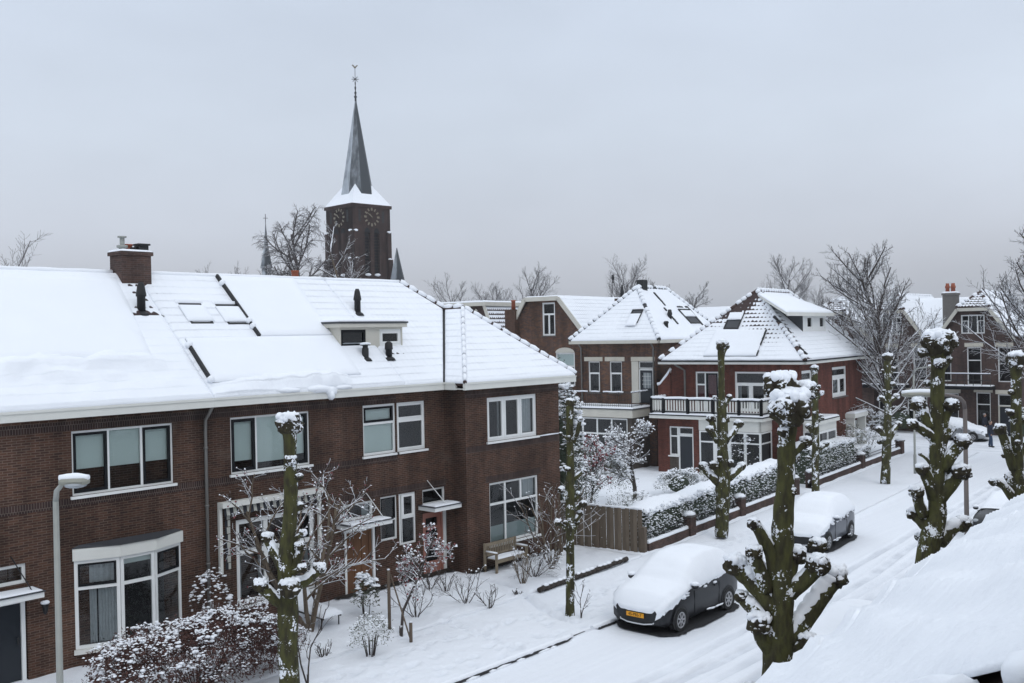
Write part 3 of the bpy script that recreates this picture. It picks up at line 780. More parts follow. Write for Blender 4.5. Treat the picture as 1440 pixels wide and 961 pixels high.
rB = MB(); slab(rB, [(A1 + .003, EY, EZ), (B1 - .003, EY, EZ), (B1 - .003, RY, RZ), (A1 + .003, RY, RZ)], .12, 'tile'); slab(rB, [(A1 + .003, RY, RZ), (B1 - .003, RY, RZ), (B1 - .003, 32.67, EZ), (A1 + .003, 32.67, EZ)], .12, 'tile'); roB = rB.build('roof', hB)
lumB = [(16.4, 24.75, .7, .25, .08), (17.3, 24.72, .6, .22, .10), (18.0, 24.66, .7, .2, .13), (18.75, 24.62, .6, .22, .18), (19.35, 24.62, .45, .25, .14), (16.0, 24.55, .9, .2, .06), (18.3, 24.9, .5, .18, .06), (19.0, 24.95, .4, .16, .08)]
def bareB(w): 
    b = .3 * max(0, 1 - abs(w.x - 15.15) / .35) * (1 if w.y > 27.2 else 0)
    d = math.hypot((w.x - vA.x - .3) / .95, (w.y - vA.y) / .22); return max(b, .75 * max(0, 1 - d))
sheet('snow', [(A1 + .003, EY - .02, EZ + .01), (B1 - .003, EY - .02, EZ + .01), (B1 - .003, RY, RZ), (A1 + .003, RY, RZ)], roB, 'snow_tiles', .10, .16, .014, .1, eave_lumps(lumB), bareB, 2)
sheet('snow', [(A1 + .003, RY + .003, RZ), (B1 - .003, RY + .003, RZ), (B1 - .003, 32.67, EZ), (A1 + .003, 32.67, EZ)], roB, 'snow_soft', .1, .5, .02)
q = MB()
for (x, dy, dz_, rx, rz_) in ((18.5, 24.32, 6.66, .5, .12), (18.9, 24.27, 6.58, .2, .15), (18.86, 24.23, 6.46, .10, .15), (17.4, 24.36, 6.68, .5, .08), (19.4, 24.34, 6.67, .35, .08)): q.blob((x, dy, dz_), (rx, .14, rz_), 'snow', 2, .3, 1.8, x)
q.build('snow', hB)
def rp(u, v): q = on_roof(u, v); return q
a, b = rp(304, 393), rp(364, 478); c, d = rp(263, 489), rp(297, 543); e = rp(403, 392); f2 = rp(498, 528)
panel_array(hB, [(b.x, b.y, roof_z(b.y)), (20.4, b.y, roof_z(b.y)), (20.55, a.y, roof_z(a.y)), (a.x, a.y, roof_z(a.y))], .12, .07)
panel_array(hB, [(d.x, d.y, roof_z(d.y)), (20.36, d.y, roof_z(d.y)), (20.4, b.y - .02, roof_z(b.y - .02)), (c.x, b.y - .02, roof_z(b.y - .02))], .12, .07)
def dark_edge(roof, p, q, n, h=.2, w=.06, seed=1):
    rg = random.Random(seed); mb = MB(); k = 9
    mb.bar(p + n * (h * .5), q + n * (h * .5), w, h, 'pipe', n); mb.build('panel_edge', roof)
    for i in range(3):
        sn = MB(); t = rg.random(); sn.blob(p.lerp(q, t) + n * (h * .8), (.12, .12, .12), 'snow', 1, .3, 2, i); sn.build('snow', roof)
dark_edge(hB, a - V((.04, 0, 0)), b - V((.04, 0, 0)), RN, .21, .07, 1); dark_edge(hB, c - V((.04, 0, 0)), d - V((.04, 0, 0)), RN, .22, .07, 2)
def roof_window(roof, c, w, h, N, cover=(.08, .12), name='skylight', lift=.17, side=-.02):
    """c: centre on the roof plane, N: plane normal."""
    eu = V((0, 0, 1)).cross(N).normalized(); ev = N.cross(eu)
    q = lambda a, b, l: c + eu * a + ev * b + N * l
    mb = MB(); t = .07; L = lift
    for (a0, a1, b0, b1) in ((-w / 2, -w / 2 + t, -h / 2, h / 2), (w / 2 - t, w / 2, -h / 2, h / 2), (-w / 2 + t, w / 2 - t, h / 2 - t, h / 2), (-w / 2 + t, w / 2 - t, -h / 2, -h / 2 + t)):
        mb.hexa([q(a0, b0, 0), q(a1, b0, 0), q(a1, b1, 0), q(a0, b1, 0), q(a0, b0, L), q(a1, b0, L), q(a1, b1, L), q(a0, b1, L)], 'pipe')
    o = mb.build(name, roof); g2 = MB(); g2.poly([q(-w / 2 + t, -h / 2 + t, L - .03), q(w / 2 - t, -h / 2 + t, L - .03), q(w / 2 - t, h / 2 - t, L - .03), q(-w / 2 + t, h / 2 - t, L - .03)], 'lead'); g2.build('pane', o)
    lo, hi = cover
    sheet('snow', [q(-w / 2 - side, -h / 2 + h * lo, L + .003), q(w / 2 + side, -h / 2 + h * lo, L + .003), q(w / 2 + side, h / 2 - h * hi, L + .003), q(-w / 2 - side, h / 2 - h * hi, L + .003)], o, 'snow', .07, .2, .02, .1)
    if hi > .05: sheet('snow', [q(-w / 2 - .1, h / 2 - .02, .02), q(w / 2 + .1, h / 2 - .02, .02), q(w / 2 + .1, h / 2 + .18, .02), q(-w / 2 - .1, h / 2 + .18, .02)], o, 'snow', .16, .2, .02, .1)
    return o
for (u, v) in ((274, 445), (325, 446)): roof_window(hB, rp(u, v), .74, .95, RN, (.10, .12), lift=.12, side=.06)
# --- house C with its wing
P_ = V((26.675, 26.305, EZ + TP * 2.975)); Q_ = V((26.675, 27.305, EZ + TP * 2.975)); HE = V((25.48, RY, RZ)); XE, XL, YW = 29.65, 23.7, 23.33
w = MB()
wall(w, FM, [(B1, -.2), (24.15, -.2), (24.15, 6.5), (B1, 6.5)], [(21.97, 23.25, 4.39, 6.01), (21.98, 22.75, 1.3, 3.0), (23.05, 24.13, 2.46, 3.0), (23.04, 24.13, -.1, 2.2)], 'brown_brick')
wall(w, FW, [(24.15, -.2), (C1, -.2), (C1, 6.5), (24.15, 6.5)], [(25.24, 27.9, 4.47, 6.0), (25.28, 27.9, .87, 3.03)], 'brown_brick')
w.poly([FS.P(0, 0, -.2), FS.P(1, 0, -.2), FS.P(1, 0, 6.5), FS.P(0, 0, 6.5)], 'brown_brick')
w.poly([(C1, 23.8, -.2), (C1, 32.3, -.2), (C1, 32.3, 6.5), (C1, 23.8, 6.5)], 'brown_brick'); w.poly([(C1, 32.3, -.2), (B1, 32.3, -.2), (B1, 32.3, 6.5), (C1, 32.3, 6.5)], 'brown_brick')
w.fbox(FW, 24.15, C1, .001, .012, 4.17, 4.39, 'soldier_brick'); w.fbox(FW, 24.15, C1, .002, .008, 6.05, 6.27, 'soldier_brick'); w.fbox(FW, 25.1, 28.05, .002, .01, 3.06, 3.28, 'soldier_brick'); w.fbox(FM, B1, 24.15, .002, .01, 3.03, 3.25, 'soldier_brick'); w.build('wall', hC)
q = MB(); q.tube([FW.P(27.95, .03, 4.445), FW.P(28.5, .03, 4.45), FW.P(C1 + .02, .03, 4.445)], [.022, .03, .02], 'snow', 6, .2); q.build('snow', hC)
window(hC, FM, 21.97, 23.25, 4.39, 6.01, [(0, 1, 0, .66, 'white_frame', 'dark'), (0, 1, .66, 1, 'white_frame', 'dark')], fw=.07, sashw=.05, sill='white_frame')
window(hC, FM, 21.98, 22.75, 1.3, 3.0, [(.15, 1, 0, .52, None, 'dark'), (.15, 1, .52, 1, 'white_frame', 'dark')], fw=.06, sashw=.07)
q = MB(); q.fbox(FM, 21.985, 22.09, -.06, -.052, 1.36, 2.94, 'white_frame'); q.build('panel', hC)
window(hC, FM, 23.05, 24.12, 2.46, 3.0, [(0, 1, 0, 1, None, 'dark')], fw=.07)
door(hC, FM, 23.12, 23.92, .1, 2.12, 'coral_door', 'coral_door', .07, panes=((.42, .95), (1.1, 1.5), (1.6, 1.9)), fr_right=.07)
q = MB(); q.fbox(FM, 24.0, 24.13, -.1, .0, .1, 2.2, 'white_frame'); q.build('panel', hC)
canopy(hC, FM, 22.85, 24.1, .8, 2.36, rods=(23.5,))
window(hC, FW, 25.24, 27.9, 4.47, 6.0, [(0, .33, 0, 1, 'white_frame', 'curtain:.25'), (.33, .67, 0, 1, 'white_frame', 'dark'), (.67, 1, 0, 1, 'white_frame', 'curtain')], fw=.08, sashw=.07, sill='white_frame')
window(hC, FW, 25.28, 27.9, .87, 3.03, [(0, .32, 0, .66, None, 'frosted:.42'), (.32, 1, 0, .66, None, 'frosted:.42'), (0, .32, .66, 1, None, 'dark'), (.32, .66, .66, 1, None, 'dark'), (.66, 1, .66, 1, None, 'curtain')], fw=.08, sill='white_frame')
gutter(hC, [(FM, B1, 23.68, .5, 6.36, 6.60), (FS, .0, 1.0, .45, 6.36, 6.60), (FW, XL, XE, .47, 6.36, 6.60)])
rC = MB(); e = lambda x, y: V((x, y, EZ))
pl_main = [e(B1, EY), e(XL, EY), Q_, HE, V((B1, RY, RZ))]; pl_left = [e(XL, EY), e(XL, YW), P_, Q_]; pl_front = [e(XL, YW), e(XE, YW), P_]; pl_right = [e(XE, YW), e(XE, 32.67), HE, Q_, P_]; pl_back = [V((B1, RY, RZ)), HE, e(XE, 32.67), e(B1, 32.67)]
for pl in (pl_main, pl_left, pl_front, pl_right, pl_back): slab(rC, pl, .12, 'tile')
roC = rC.build('roof', hC)
vC = on_roof(546, 506)
def bareC(w): return .72 * max(0, 1 - math.hypot((w.x - vC.x - .2) / 1.0, (w.y - vC.y - .1) / .16))
dv = .06
sheet('snow', [e(B1, EY - .02), e(XL - .07, EY - .02), Q_ + V((-.1, -.02, -.018)), HE, V((B1, RY, RZ))], roC, 'snow_tiles', .09, .16, .012, .07, None, bareC, 3)
sheet('snow', [e(XL, EY + .07 - .14), e(XL, YW), P_, Q_ + V((-.02, -.10, -.018))], roC, 'snow_tiles', .08, .16, .012, .07, seed=4)
sheet('snow', pl_front, roC, 'snow_tiles', .09, .16, .012, .08, seed=5)
sheet('snow', pl_right, roC, 'snow_soft', .09, .5, .012, .08); sheet('snow', pl_back, roC, 'snow_soft', .09, .5)
vm = MB(); vm.bar(e(XL, EY) + V((0, 0, .03)), Q_ + V((0, 0, .03)), .16, .02, 'pipe'); vm.build('valley_gutter', roC)
def ridge_caps(roof, a, b, r=.11, m='tile', snow=.8, step=.38, seed=1):
    mb = MB(); sn = MB(); a, b = V(a), V(b); L = (b - a).length; n = max(2, int(L / step)); rg = random.Random(seed); d = (b - a).normalized()
    for i in range(n):
        p, q2 = a.lerp(b, i / n), a.lerp(b, (i + 1) / n); mb.tube([p - d * .02, q2], [r * 1.08, r * .92], m, 8)
        if rg.random() < snow: sn.tube([p + V((0, 0, .05)), p.lerp(q2, .5) + V((0, 0, .065)), q2 + V((0, 0, .05)) - d * rg.uniform(.0, .1)], [r * 1.05, r * 1.25, r * 1.08], 'snow', 8, .14)
    o = mb.build('ridge_tiles', roof); sn.build('snow', o); return o
up = V((0, 0, .05))
def ridge_snow(house, a, b, r=.085):
    a, b = V(a), V(b); n = int((b - a).length / .3); q = MB(); q.tube([a.lerp(b, i / n) + V((0, 0, .03 + .012 * noise.noise(V((i * .6, a.x, 0))))) for i in range(n + 1)], [r * (1 + .12 * noise.noise(V((i * .8, a.x, 3)))) for i in range(n + 1)], 'snow', 10, .10)
    return q.build('snow', house)
ridge_snow(hA, (A0, RY, RZ + .02), (14.2, RY, RZ + .02)); ridge_snow(hB, (15.2, RY, RZ + .02), (B1, RY, RZ + .02)); ridge_snow(hC, (B1, RY, RZ + .02), HE + V((0, 0, .02)))
ridge_caps(hC, e(XL, YW) + up, P_ + up, .06, snow=1, seed=3); ridge_caps(hC, e(XE, YW) + up, P_ + up, .08, snow=.96, seed=4); ridge_caps(hC, P_ + up, Q_ + up, .09, snow=1); ridge_caps(hC, Q_ + up, HE + up, .09, snow=.8, seed=6)
for args in ((503, 443, 413, .10, 'pipe', False, True), (514, 507, 487, .10, 'pipe', True), (547, 506, 485, .10)): vent_pipe(hC, *args)
# dormer
yd = on_roof(478, 489, .09).y; xl, xr = on_roof(474, 489).x, on_roof(562, 486).x; zb = roof_z(yd) + .10; zt = zb + .66
FD = Fr((0, yd), (1, 0)); mb = MB()
wall(mb, FD, [(xl, zb - .2), (xr, zb - .2), (xr, zt), (xl, zt)], [(xl + .06, xl + 1.10, zb + .04, zt - .07), (xr - 1.02, xr - .05, zb + .04, zt - .07)], 'cream_paint', reveal=.08)
yb2 = EY + (zt - EZ) / TP
for x in (xl, xr): mb.poly([(x, yd, zb - .2), (x, yd, zt), (x, yb2, zt)], 'cream_paint')
mb.box(xl - .10, xr + .10, yd - .14, yb2 + .1, zt + .002, zt + .13, 'cream_paint'); mb.box(xl - .13, xr + .13, yd - .17, yb2 + .1, zt + .132, zt + .19, 'lead')
dor = mb.build('dormer', hC)
sheet('snow', [(xl - .10, yd - .10, zt + .193), (xr + .10, yd - .10, zt + .193), (xr + .10, yb2 + .3, zt + .193), (xl - .10, yb2 + .3, zt + .193)], dor, 'snow_soft', .10, .3, .01, .12)
window(hC, FD, xl + .06, xl + 1.10, zb + .04, zt - .07, [(0, 1, 0, 1, 'black_paint', 'dark')], d=-.03, fw=.03, m='black_paint', sashw=.06, depth=.09)
window(hC, FD, xr - 1.02, xr - .05, zb + .04, zt - .07, [(0, 1, 0, 1, 'white_frame', 'dark')], d=-.03, fw=.07, sashw=.07, depth=.09)
q = MB(); cb = at_depth(415, 390, 44); q.box(cb.x - .5, cb.x + .35, cb.y - .3, cb.y + .3, -.1, 10.55, 'brown_brick')
qo = tag(q.build('chimney'), 'low brick chimney with a tall orange pot, behind the ridge of the brown terrace', 'chimney'); q = MB(); q.lathe((cb.x, cb.y, 10.55), [(.19, 0), (.16, .1), (.16, .55), (.18, .56), (.18, .62)], 'terracotta', 10); q.build('chimney_pot', qo)
# ------------------------------------------------------------------ the houses further along
def on_plane(p0, n, u, v):
    d = ray(u, v); return CAM + d * ((V(p0) - CAM).dot(n) / d.dot(n))
def on_frame(F, d, u, v):
    p = on_plane(F.P(0, d, 0), F.n, u, v); return (p - F.o).dot(F.u), p.z
TH = R_(5.7); S_ = V((math.cos(TH), math.sin(TH), 0)); RR = V((math.sin(TH), -math.cos(TH), 0))
def wpx(house, F, d, u0, v0, u1, v1, **k):      # window from the corners seen in the photo
    a0, z1 = on_frame(F, d, u0, v0); a1, z0 = on_frame(F, d, u1, v1)
    return window(house, F, a0, a1, z0, z1, **k)
def rect(F, a0, a1, b0, b1, z):     # in a frame: a along, b INTO the building
    return [F.P(a0, -b0, z), F.P(a1, -b0, z), F.P(a1, -b1, z), F.P(a0, -b1, z)]
def shell(mb, F, a0, a1, b0, b1, z0, z1, m, front=True):
    P = F.P; q = [P(a0, -b0, 0), P(a1, -b0, 0), P(a1, -b1, 0), P(a0, -b1, 0)]
    for i in range(4):
        if i == 0 and not front: continue
        a, b = q[i], q[(i + 1) % 4]; mb.poly([a + V((0, 0, z0)), b + V((0, 0, z0)), b + V((0, 0, z1)), a + V((0, 0, z1))], m)
def hip(F, a0, a1, b0, b1, ze, zr, bf, bb):     # four planes of a hipped roof, ridge along b
    P = F.P; am = (a0 + a1) / 2; e = [P(a0, -b0, ze), P(a1, -b0, ze), P(a1, -b1, ze), P(a0, -b1, ze)]; f, k = P(am, -bf, zr), P(am, -bb, zr)
    return dict(front=[e[0], e[1], f], right=[e[1], e[2], k, f], back=[e[2], e[3], k], left=[e[3], e[0], f, k], f=f, k=k, e=e)
def bars(roof, p0, n, segs, w=.16, h=.14, m='pipe', name='panel_rail'):
    for (u0, v0, u1, v1) in segs:
        a, b = on_plane(p0, n, u0, v0), on_plane(p0, n, u1, v1); mb = MB(); k = 5
        rg = random.Random(int(u0 * 3 + v0))
        for i in range(k):
            if rg.random() < .12: continue
            mb.bar(a.lerp(b, i / k) + n * .09, a.lerp(b, (i + .93) / k) + n * (.09 + rg.uniform(-.02, .02)), w * rg.uniform(.8, 1.1), h, m, n)
        mb.build(name, roof)

# ---- red villa
O1 = V((48.67, 30.99, 0)); FR = Fr(O1, RR)
hR = thing('villa', O1 + RR * 3 + S_ * 4, 'red brick villa with a white balustraded balcony, behind the snowy hedge', 'house')
w = MB()
FU = Fr(O1 + S_ * 1.4, RR); ASD = 6.6; FSD = Fr(O1 + RR * ASD, S_)
up_holes = [(.44, 1.9, 3.3, 5.82), (2.86, 4.72, 3.6, 5.83)]
wall(w, FU, [(-1.1, -.1), (ASD, -.1), (ASD, 6.5), (-1.1, 6.5)], up_holes, 'red_brick')
wa0, wz1 = on_frame(FSD, 0, 1170, 517); wa1, wz0 = on_frame(FSD, 0, 1191, 556); wl0 = on_frame(FSD, 0, 1127, 521)[0]; wl1 = on_frame(FSD, 0, 1142, 521)[0]
pd0, _z = on_frame(FSD, 0, 1191, 585); pd1, _z = on_frame(FSD, 0, 1205, 585)
wall(w, FSD, [(1.4, -.1), (12.4, -.1), (12.4, 6.5), (1.4, 6.5)], [(wa0, wa1, wz0, wz1), (max(1.6, wl0), wl1, wz0, wz1), (pd0, pd1, .1, 2.5)], 'red_brick')
for pa_, pb_ in (((-1.1, 12.4), (-1.1, 1.4)), ((ASD, 12.4), (-1.1, 12.4))):
    a_, b_ = FR.P(pa_[0], -pa_[1], 0), FR.P(pb_[0], -pb_[1], 0); w.poly([a_ + V((0, 0, -.1)), b_ + V((0, 0, -.1)), b_ + V((0, 0, 6.5)), a_ + V((0, 0, 6.5))], 'red_brick')
# ground floor extension under the balcony
wall(w, FR, [(-1.3, -.1), (1.37, -.1), (1.37, 3.2), (-1.3, 3.2)], [(-.57, .93, .05, 2.75)], 'red_brick')
shell(w, FR, -1.3, 1.37, .003, 1.39, -.1, 3.2, 'red_brick', False)
w.build('wall', hR)
window(hR, FU, .44, 1.9, 3.3, 5.82, [(0, .4, 0, .72, None, 'red_curtain'), (0, .4, .72, 1, None, 'dark'), (.4, 1, 0, 1, 'black_paint', 'red_curtain')], fw=.09, sashw=.08)
window(hR, FU, 2.86, 4.72, 3.6, 5.83, [(0, .5, 0, .72, 'white_frame', 'curtain:.5'), (.5, 1, 0, .72, 'white_frame', 'dark'), (0, 1, .72, 1, None, 'dark')], fw=.1, sashw=.07)
for a, b in ((wa0, wa1), (max(1.6, wl0), wl1)): window(hR, FSD, a, b, wz0, wz1, [(0, .5, 0, .72, 'white_frame', 'curtain:.4'), (.5, 1, 0, .72, 'white_frame', 'dark'), (0, 1, .72, 1, None, 'dark')], fw=.16, sashw=.1, sill='stone_sill')
window(hR, FR, -.57, -.02, 1.1, 2.75, [(0, 1, 0, .68, None, 'dark'), (0, 1, .68, 1, None, 'dark')], fw=.08, sill='white_frame')
q = MB(); q.fbox(FR, -.57, -.02, -.12, -.02, .0, 1.05, 'grey_brick'); q.build('panel', hR)
window(hR, FR, .0, .93, 2.28, 2.75, [(0, 1, 0, 1, None, 'dark')], fw=.08)
door(hR, FR, .07, .86, .05, 2.2, 'dark_door', fw=.07)
# sunroom with its windows
FB = Fr(O1 - S_ * .2, RR); FBS = Fr(O1 + RR * 5.0 - S_ * .2, S_)
for F, a0, a1 in ((FB, 1.37, 5.0), (FBS, 0, 1.6)):
    for z0, z1, nm in ((-.1, .55, 'sunroom_base'), (2.62, 3.2, 'sunroom_fascia')): sun = MB(); sun.fbox(F, a0, a1, -.12, 0, z0, z1, 'white_paint'); sun.build(nm, hR)
n4 = [1.39, 2.3, 3.2, 4.1, 4.98]
for i in range(4): window(hR, FB, n4[i], n4[i + 1], .56 if i != 1 else .1, 2.6, [(0, 1, 0, .72, 'white_frame' if i == 1 else None, 'dark'), (0, 1, .72, 1, None, 'dark')], fw=.08, d=0, sashw=.1, depth=1.2)
window(hR, FBS, .02, 1.58, .56, 2.6, [(0, 1, 0, .72, None, 'dark'), (0, 1, .72, 1, None, 'dark')], fw=.08, d=0, depth=1.2)
# balcony
bal = MB(); bal.fbox(FR, -1.62, 5.2, -1.39, .42, 3.22, 3.40, 'white_paint'); bal.fbox(FR, -1.66, 5.24, -1.388, .46, 3.402, 3.45, 'black_paint'); bo = bal.build('balcony', hR)
sheet('snow', rect(FR, -1.6, 5.2, -.43, 1.38, 3.455), bo, 'snow', .09, .4, .02, .1)
rl = MB(); sn = MB(); zt_ = 4.32; zb_ = 3.62
def rail_run(p, q):
    p, q = V(p), V(q); L = (q - p).length; n = int(L / .165); d = (q - p) / L; nr = V((d.y, -d.x, 0))
    rl.bar(p + V((0, 0, zt_)), q + V((0, 0, zt_)), .1, .09, 'black_paint'); rl.bar(p + V((0, 0, zb_)), q + V((0, 0, zb_)), .07, .07, 'black_paint')
    for i in range(n):
        c = p + d * (i + .5) * L / n
        if i % 9 == 4 and L > 3: rl.bar(c + V((0, 0, 3.46)), c + V((0, 0, zt_ + .06)), .14, .14, 'black_paint', d); continue
        rl.bar(c + V((0, 0, zb_ + .03)), c + V((0, 0, zt_ - .04)), .085, .03, 'white_paint', nr)
    for c in (p, q): rl.bar(c + V((0, 0, 3.46)), c + V((0, 0, zt_ + .08)), .14, .14, 'black_paint', d)
    m_ = 14; sn.tube([p.lerp(q, i / m_) + V((0, 0, zt_ + .075 + .015 * math.sin(i * 2.1))) for i in range(m_ + 1)], [.075] * (m_ + 1), 'snow', 8, .15)
P = FR.P
c0, c1, c2, c3 = P(-1.5, -1.39, 0), P(-1.5, .33, 0), P(5.1, .33, 0), P(5.1, -1.39, 0)
rail_run(c0, c1); rail_run(c1, c2); rail_run(c2, c3); ro = rl.build('balustrade', hR); sn.build('snow', ro)
# side bay and porch
FQ = Fr(O1 + RR * 7.5, S_); q0, q1 = 1.75, 4.6
bb0 = MB(); bb0.fbox(FQ, q0, q1, -.1, 0, -.1, .6, 'white_paint'); bw = MB(); bw.fbox(FQ, q0, q1, -.1, 0, 2.6, 3.0, 'white_paint'); bw.fbox(FQ, q0 - .12, q1 + .15, -.89, .15, 3.0, 3.2, 'white_paint'); bw.fbox(FQ, q0 - .14, q1 + .18, -.888, .17, 3.202, 3.24, 'black_paint'); bb0.fbox(Fr(O1 + RR * 6.62 + S_ * q0, RR), 0, .88, -.1, -.002, -.1, .6, 'white_paint'); bb0.build('side_bay_base', hR); bw.fbox(Fr(O1 + RR * 6.62 + S_ * q0, RR), 0, .88, -.1, -.002, 2.6, 2.998, 'white_paint'); bwo = bw.build('side_bay', hR)
window(hR, FQ, q0, q1, .61, 2.59, [(0, .5, 0, .72, None, 'curtain:.4'), (.5, 1, 0, .72, None, 'dark'), (0, .5, .72, 1, None, 'dark'), (.5, 1, .72, 1, None, 'dark')], fw=.12, d=0, depth=.7)
FQ2 = Fr(O1 + RR * 6.62 + S_ * q0, RR); window(hR, FQ2, .0, .86, .61, 2.59, [(0, 1, 0, .72, None, 'dark'), (0, 1, .72, 1, None, 'dark')], fw=.08, d=0, depth=.5)
sheet('snow', [FQ.P(q0 - .1, -.88, 3.245), FQ.P(q1 + .1, -.88, 3.245), FQ.P(q1 + .1, .14, 3.245), FQ.P(q0 - .1, .14, 3.245)], bwo, 'snow', .1, .3, .02, .1)
po = MB(); pa, pb = pd0 - .25, pd1 + .2
po.fbox(FSD, pa - .1, pb + .1, .003, .6, 2.75, 3.0, 'white_paint'); po.fbox(FSD, pa, pa + .18, .003, .5, .0, 2.75, 'white_paint'); po.fbox(FSD, pb - .18, pb, .003, .5, .0, 2.75, 'white_paint'); poo = po.build('porch', hR)
sheet('snow', [FSD.P(pa, .01, 3.003), FSD.P(pb, .01, 3.003), FSD.P(pb, .58, 3.003), FSD.P(pa, .58, 3.003)], poo, 'snow', .1, .3, .02, .1)
door(hR, FSD, pd0 + .1, pd1 - .1, .1, 2.35, 'white_frame', fw=.09, panes=((.9, 1.5), (1.6, 2.1)))
# roof
hp = hip(FR, -1.6, 7.1, .9, 12.9, 6.45, 10.42, 5.1, 10.2)
r_ = MB()
for k in ('front', 'right', 'back', 'left'): slab(r_, hp[k], .14, 'tile')
rR = r_.build('roof', hR)
gt = MB()
for F, a0, a1, d in ((FR, -1.66, 7.16, -.84), (Fr(O1 + RR * 7.1, S_), .84, 12.96, .06)):
    gt.fbox(F, a0, a1, d - .14, d, 6.26, 6.40, 'white_paint'); gt.fbox(F, a0, a1, d - .1, d + .06, 6.402, 6.47, 'black_paint'); gt.fbox(F, a0 + .1, a1 - .1, d - .6, d - .142, 6.28, 6.31, 'white_paint')
gt.build('gutter', hR)
nF = newell(hp['front']); nS = newell(hp['right'])
if nF.z < 0: nF = -nF
if nS.z < 0: nS = -nS
bc = on_plane(hp['f'], nF, 1038, 432); bc2 = on_plane(hp['f'], nF, 1020, 455)
def bareR(w):
    q = (w - O1); a = q.dot(RR); t = (w.z - 6.5) / 3.9
    left = max(0, 1 - abs(a - (2.75 - 4.35 * (1 - t)) - .15 - .7 * t * (1 - t)) / 1.25)
    return .88 * left * max(0, min(1, (t - .42) / .25)) + .56 * max(0, min(1, (t - .08) * 4)) * (0.35 + .65 * max(0, 1 - abs(a - (2.75 + 4.2 * (1 - t)) + 1.3) / 1.8))
sheet('snow', hp['front'], rR, 'snow_tiles', .09, .17, .014, .12, None, bareR, 11)
def bareS(w):
    b = (w - O1).dot(S_); t = (w.z - 6.5) / 3.9; e_ = .9 + 4.2 * t
    return .62 * max(0, 1 - abs(b - e_ - .5) / .8)
sheet('snow', hp['right'], rR, 'snow_tiles', .10, .2, .016, .12, None, bareS, 12)
for k in ('back', 'left'): sheet('snow', hp[k], rR, 'snow_soft', .1, .5)
for a, b in ((hp['e'][0], hp['f']), (hp['e'][1], hp['f']), (hp['e'][2], hp['k'])): ridge_caps(hR, a + up, b + up, .12, snow=.86, seed=int(a.x * 7))
ridge_caps(hR, hp['f'] + up, hp['k'] + up, .12, snow=1)
bars(hR, hp['f'], nS, ((1071, 414, 1103, 446), (1087, 447, 1115, 476), (1111, 480, 1133, 501)))
bars(hR, hp['f'], nF, ((1078, 466, 1064, 503),), .12, .13)
cpan = [on_plane(hp['f'], nF, u, v) for u, v in ((990, 503), (1064, 503), (1078, 466), (1008, 466))]
pm = MB(); slab(pm, [c + nF * .11 for c in cpan], .05, 'black_plastic'); pmo = pm.build('solar_panels', hR); sheet('snow', [c + nF * .115 for c in cpan], pmo, 'snow_soft', .08, .3, .02, .06)
roof_window(hR, on_plane(hp['f'], nF, 1033, 454), .9, 1.3, nF, (.55, -.02))
# side dormer with a long lean-to roof
da = ASD - 1.05; FDm = Fr(O1 + RR * da, S_); d0, dzt = on_frame(FDm, 0, 1129, 452); d1, _z = on_frame(FDm, 0, 1161, 452); dzb = 6.45 + (7.1 - da) / 4.35 * 3.97
dm = MB(); dzt = dzb + 1.15
wall(dm, FDm, [(d0, dzb - .05), (d1, dzb - .05), (d1, dzt), (d0, dzt)], [(d0 + (d1 - d0) * .18, d0 + (d1 - d0) * .42, dzb + .3, dzt - .1), (d0 + (d1 - d0) * .72, d0 + (d1 - d0) * .95, dzb + .3, dzt - .1)], 'white_frame', reveal=.06)
for x in (d0, d1): dm.poly([FDm.P(x, 0, dzb - .05), FDm.P(x, 0, dzt), FDm.P(x, -2.2, dzt + .1), FDm.P(x, -2.2, dzb + 2.0)], 'lead')
ov = .35; dl = on_frame(FDm, ov, 1106, 448)[0]; print('dormer', d0, d1, dl); tb = [FDm.P(dl, ov, dzt + .05), FDm.P(d1 + ov, ov, dzt + .05), FDm.P(d1 + ov, -3.0, 10.4), FDm.P(max(dl, 5.2), -3.0, 10.4)]
slab(dm, tb, .1, 'white_paint'); dm.fbox(FDm, dl, d1 + ov, ov + .002, ov + .06, dzt - .12, dzt + .08, 'white_paint'); dmo = dm.build('dormer', hR)
for f0, f1 in ((.18, .42), (.72, .95)): window(hR, FDm, d0 + (d1 - d0) * f0, d0 + (d1 - d0) * f1, dzb + .3, dzt - .1, d=-.02, fw=.12)
sheet('snow', [p + V((0, 0, .01)) for p in tb], dmo, 'snow_soft', .12, .3, .015, .14)
p = MB(); dpx, dpz = on_frame(FU, .08, 963, 540); p.tube([FU.P(dpx - .45, .45, 6.25), FU.P(dpx, .08, 5.9), FU.P(dpx, .08, 3.5)], [.06] * 3, 'drain', 8); p.build('drainpipe', hR)
cw = MB(); cp = [P(-1.5, -1.3, 3.4), P(-1.1, -1.38, 6.0)]; cw.poly([FU.P(-1.95, .05, 3.2), FU.P(-1.12, .05, 3.2), FU.P(-1.12, .05, 5.9), FU.P(-1.3, .05, 5.6), FU.P(-1.85, .05, 5.0), FU.P(-1.95, .05, 5.0)], 'red_brick'); cw.poly([FU.P(-1.95, -.2, 3.2), FU.P(-1.95, .05, 3.2), FU.P(-1.95, .05, 5.0), FU.P(-1.95, -.2, 5.0)], 'red_brick')
cwo = cw.build('parapet', hR); q = MB(); q.tube([FU.P(-2.0, -.05, 5.05), FU.P(-1.8, -.05, 5.1), FU.P(-1.3, -.05, 5.7), FU.P(-1.12, -.05, 6.0)], [.12, .12, .11, .1], 'snow', 8, .15); q.build('snow', cwo)

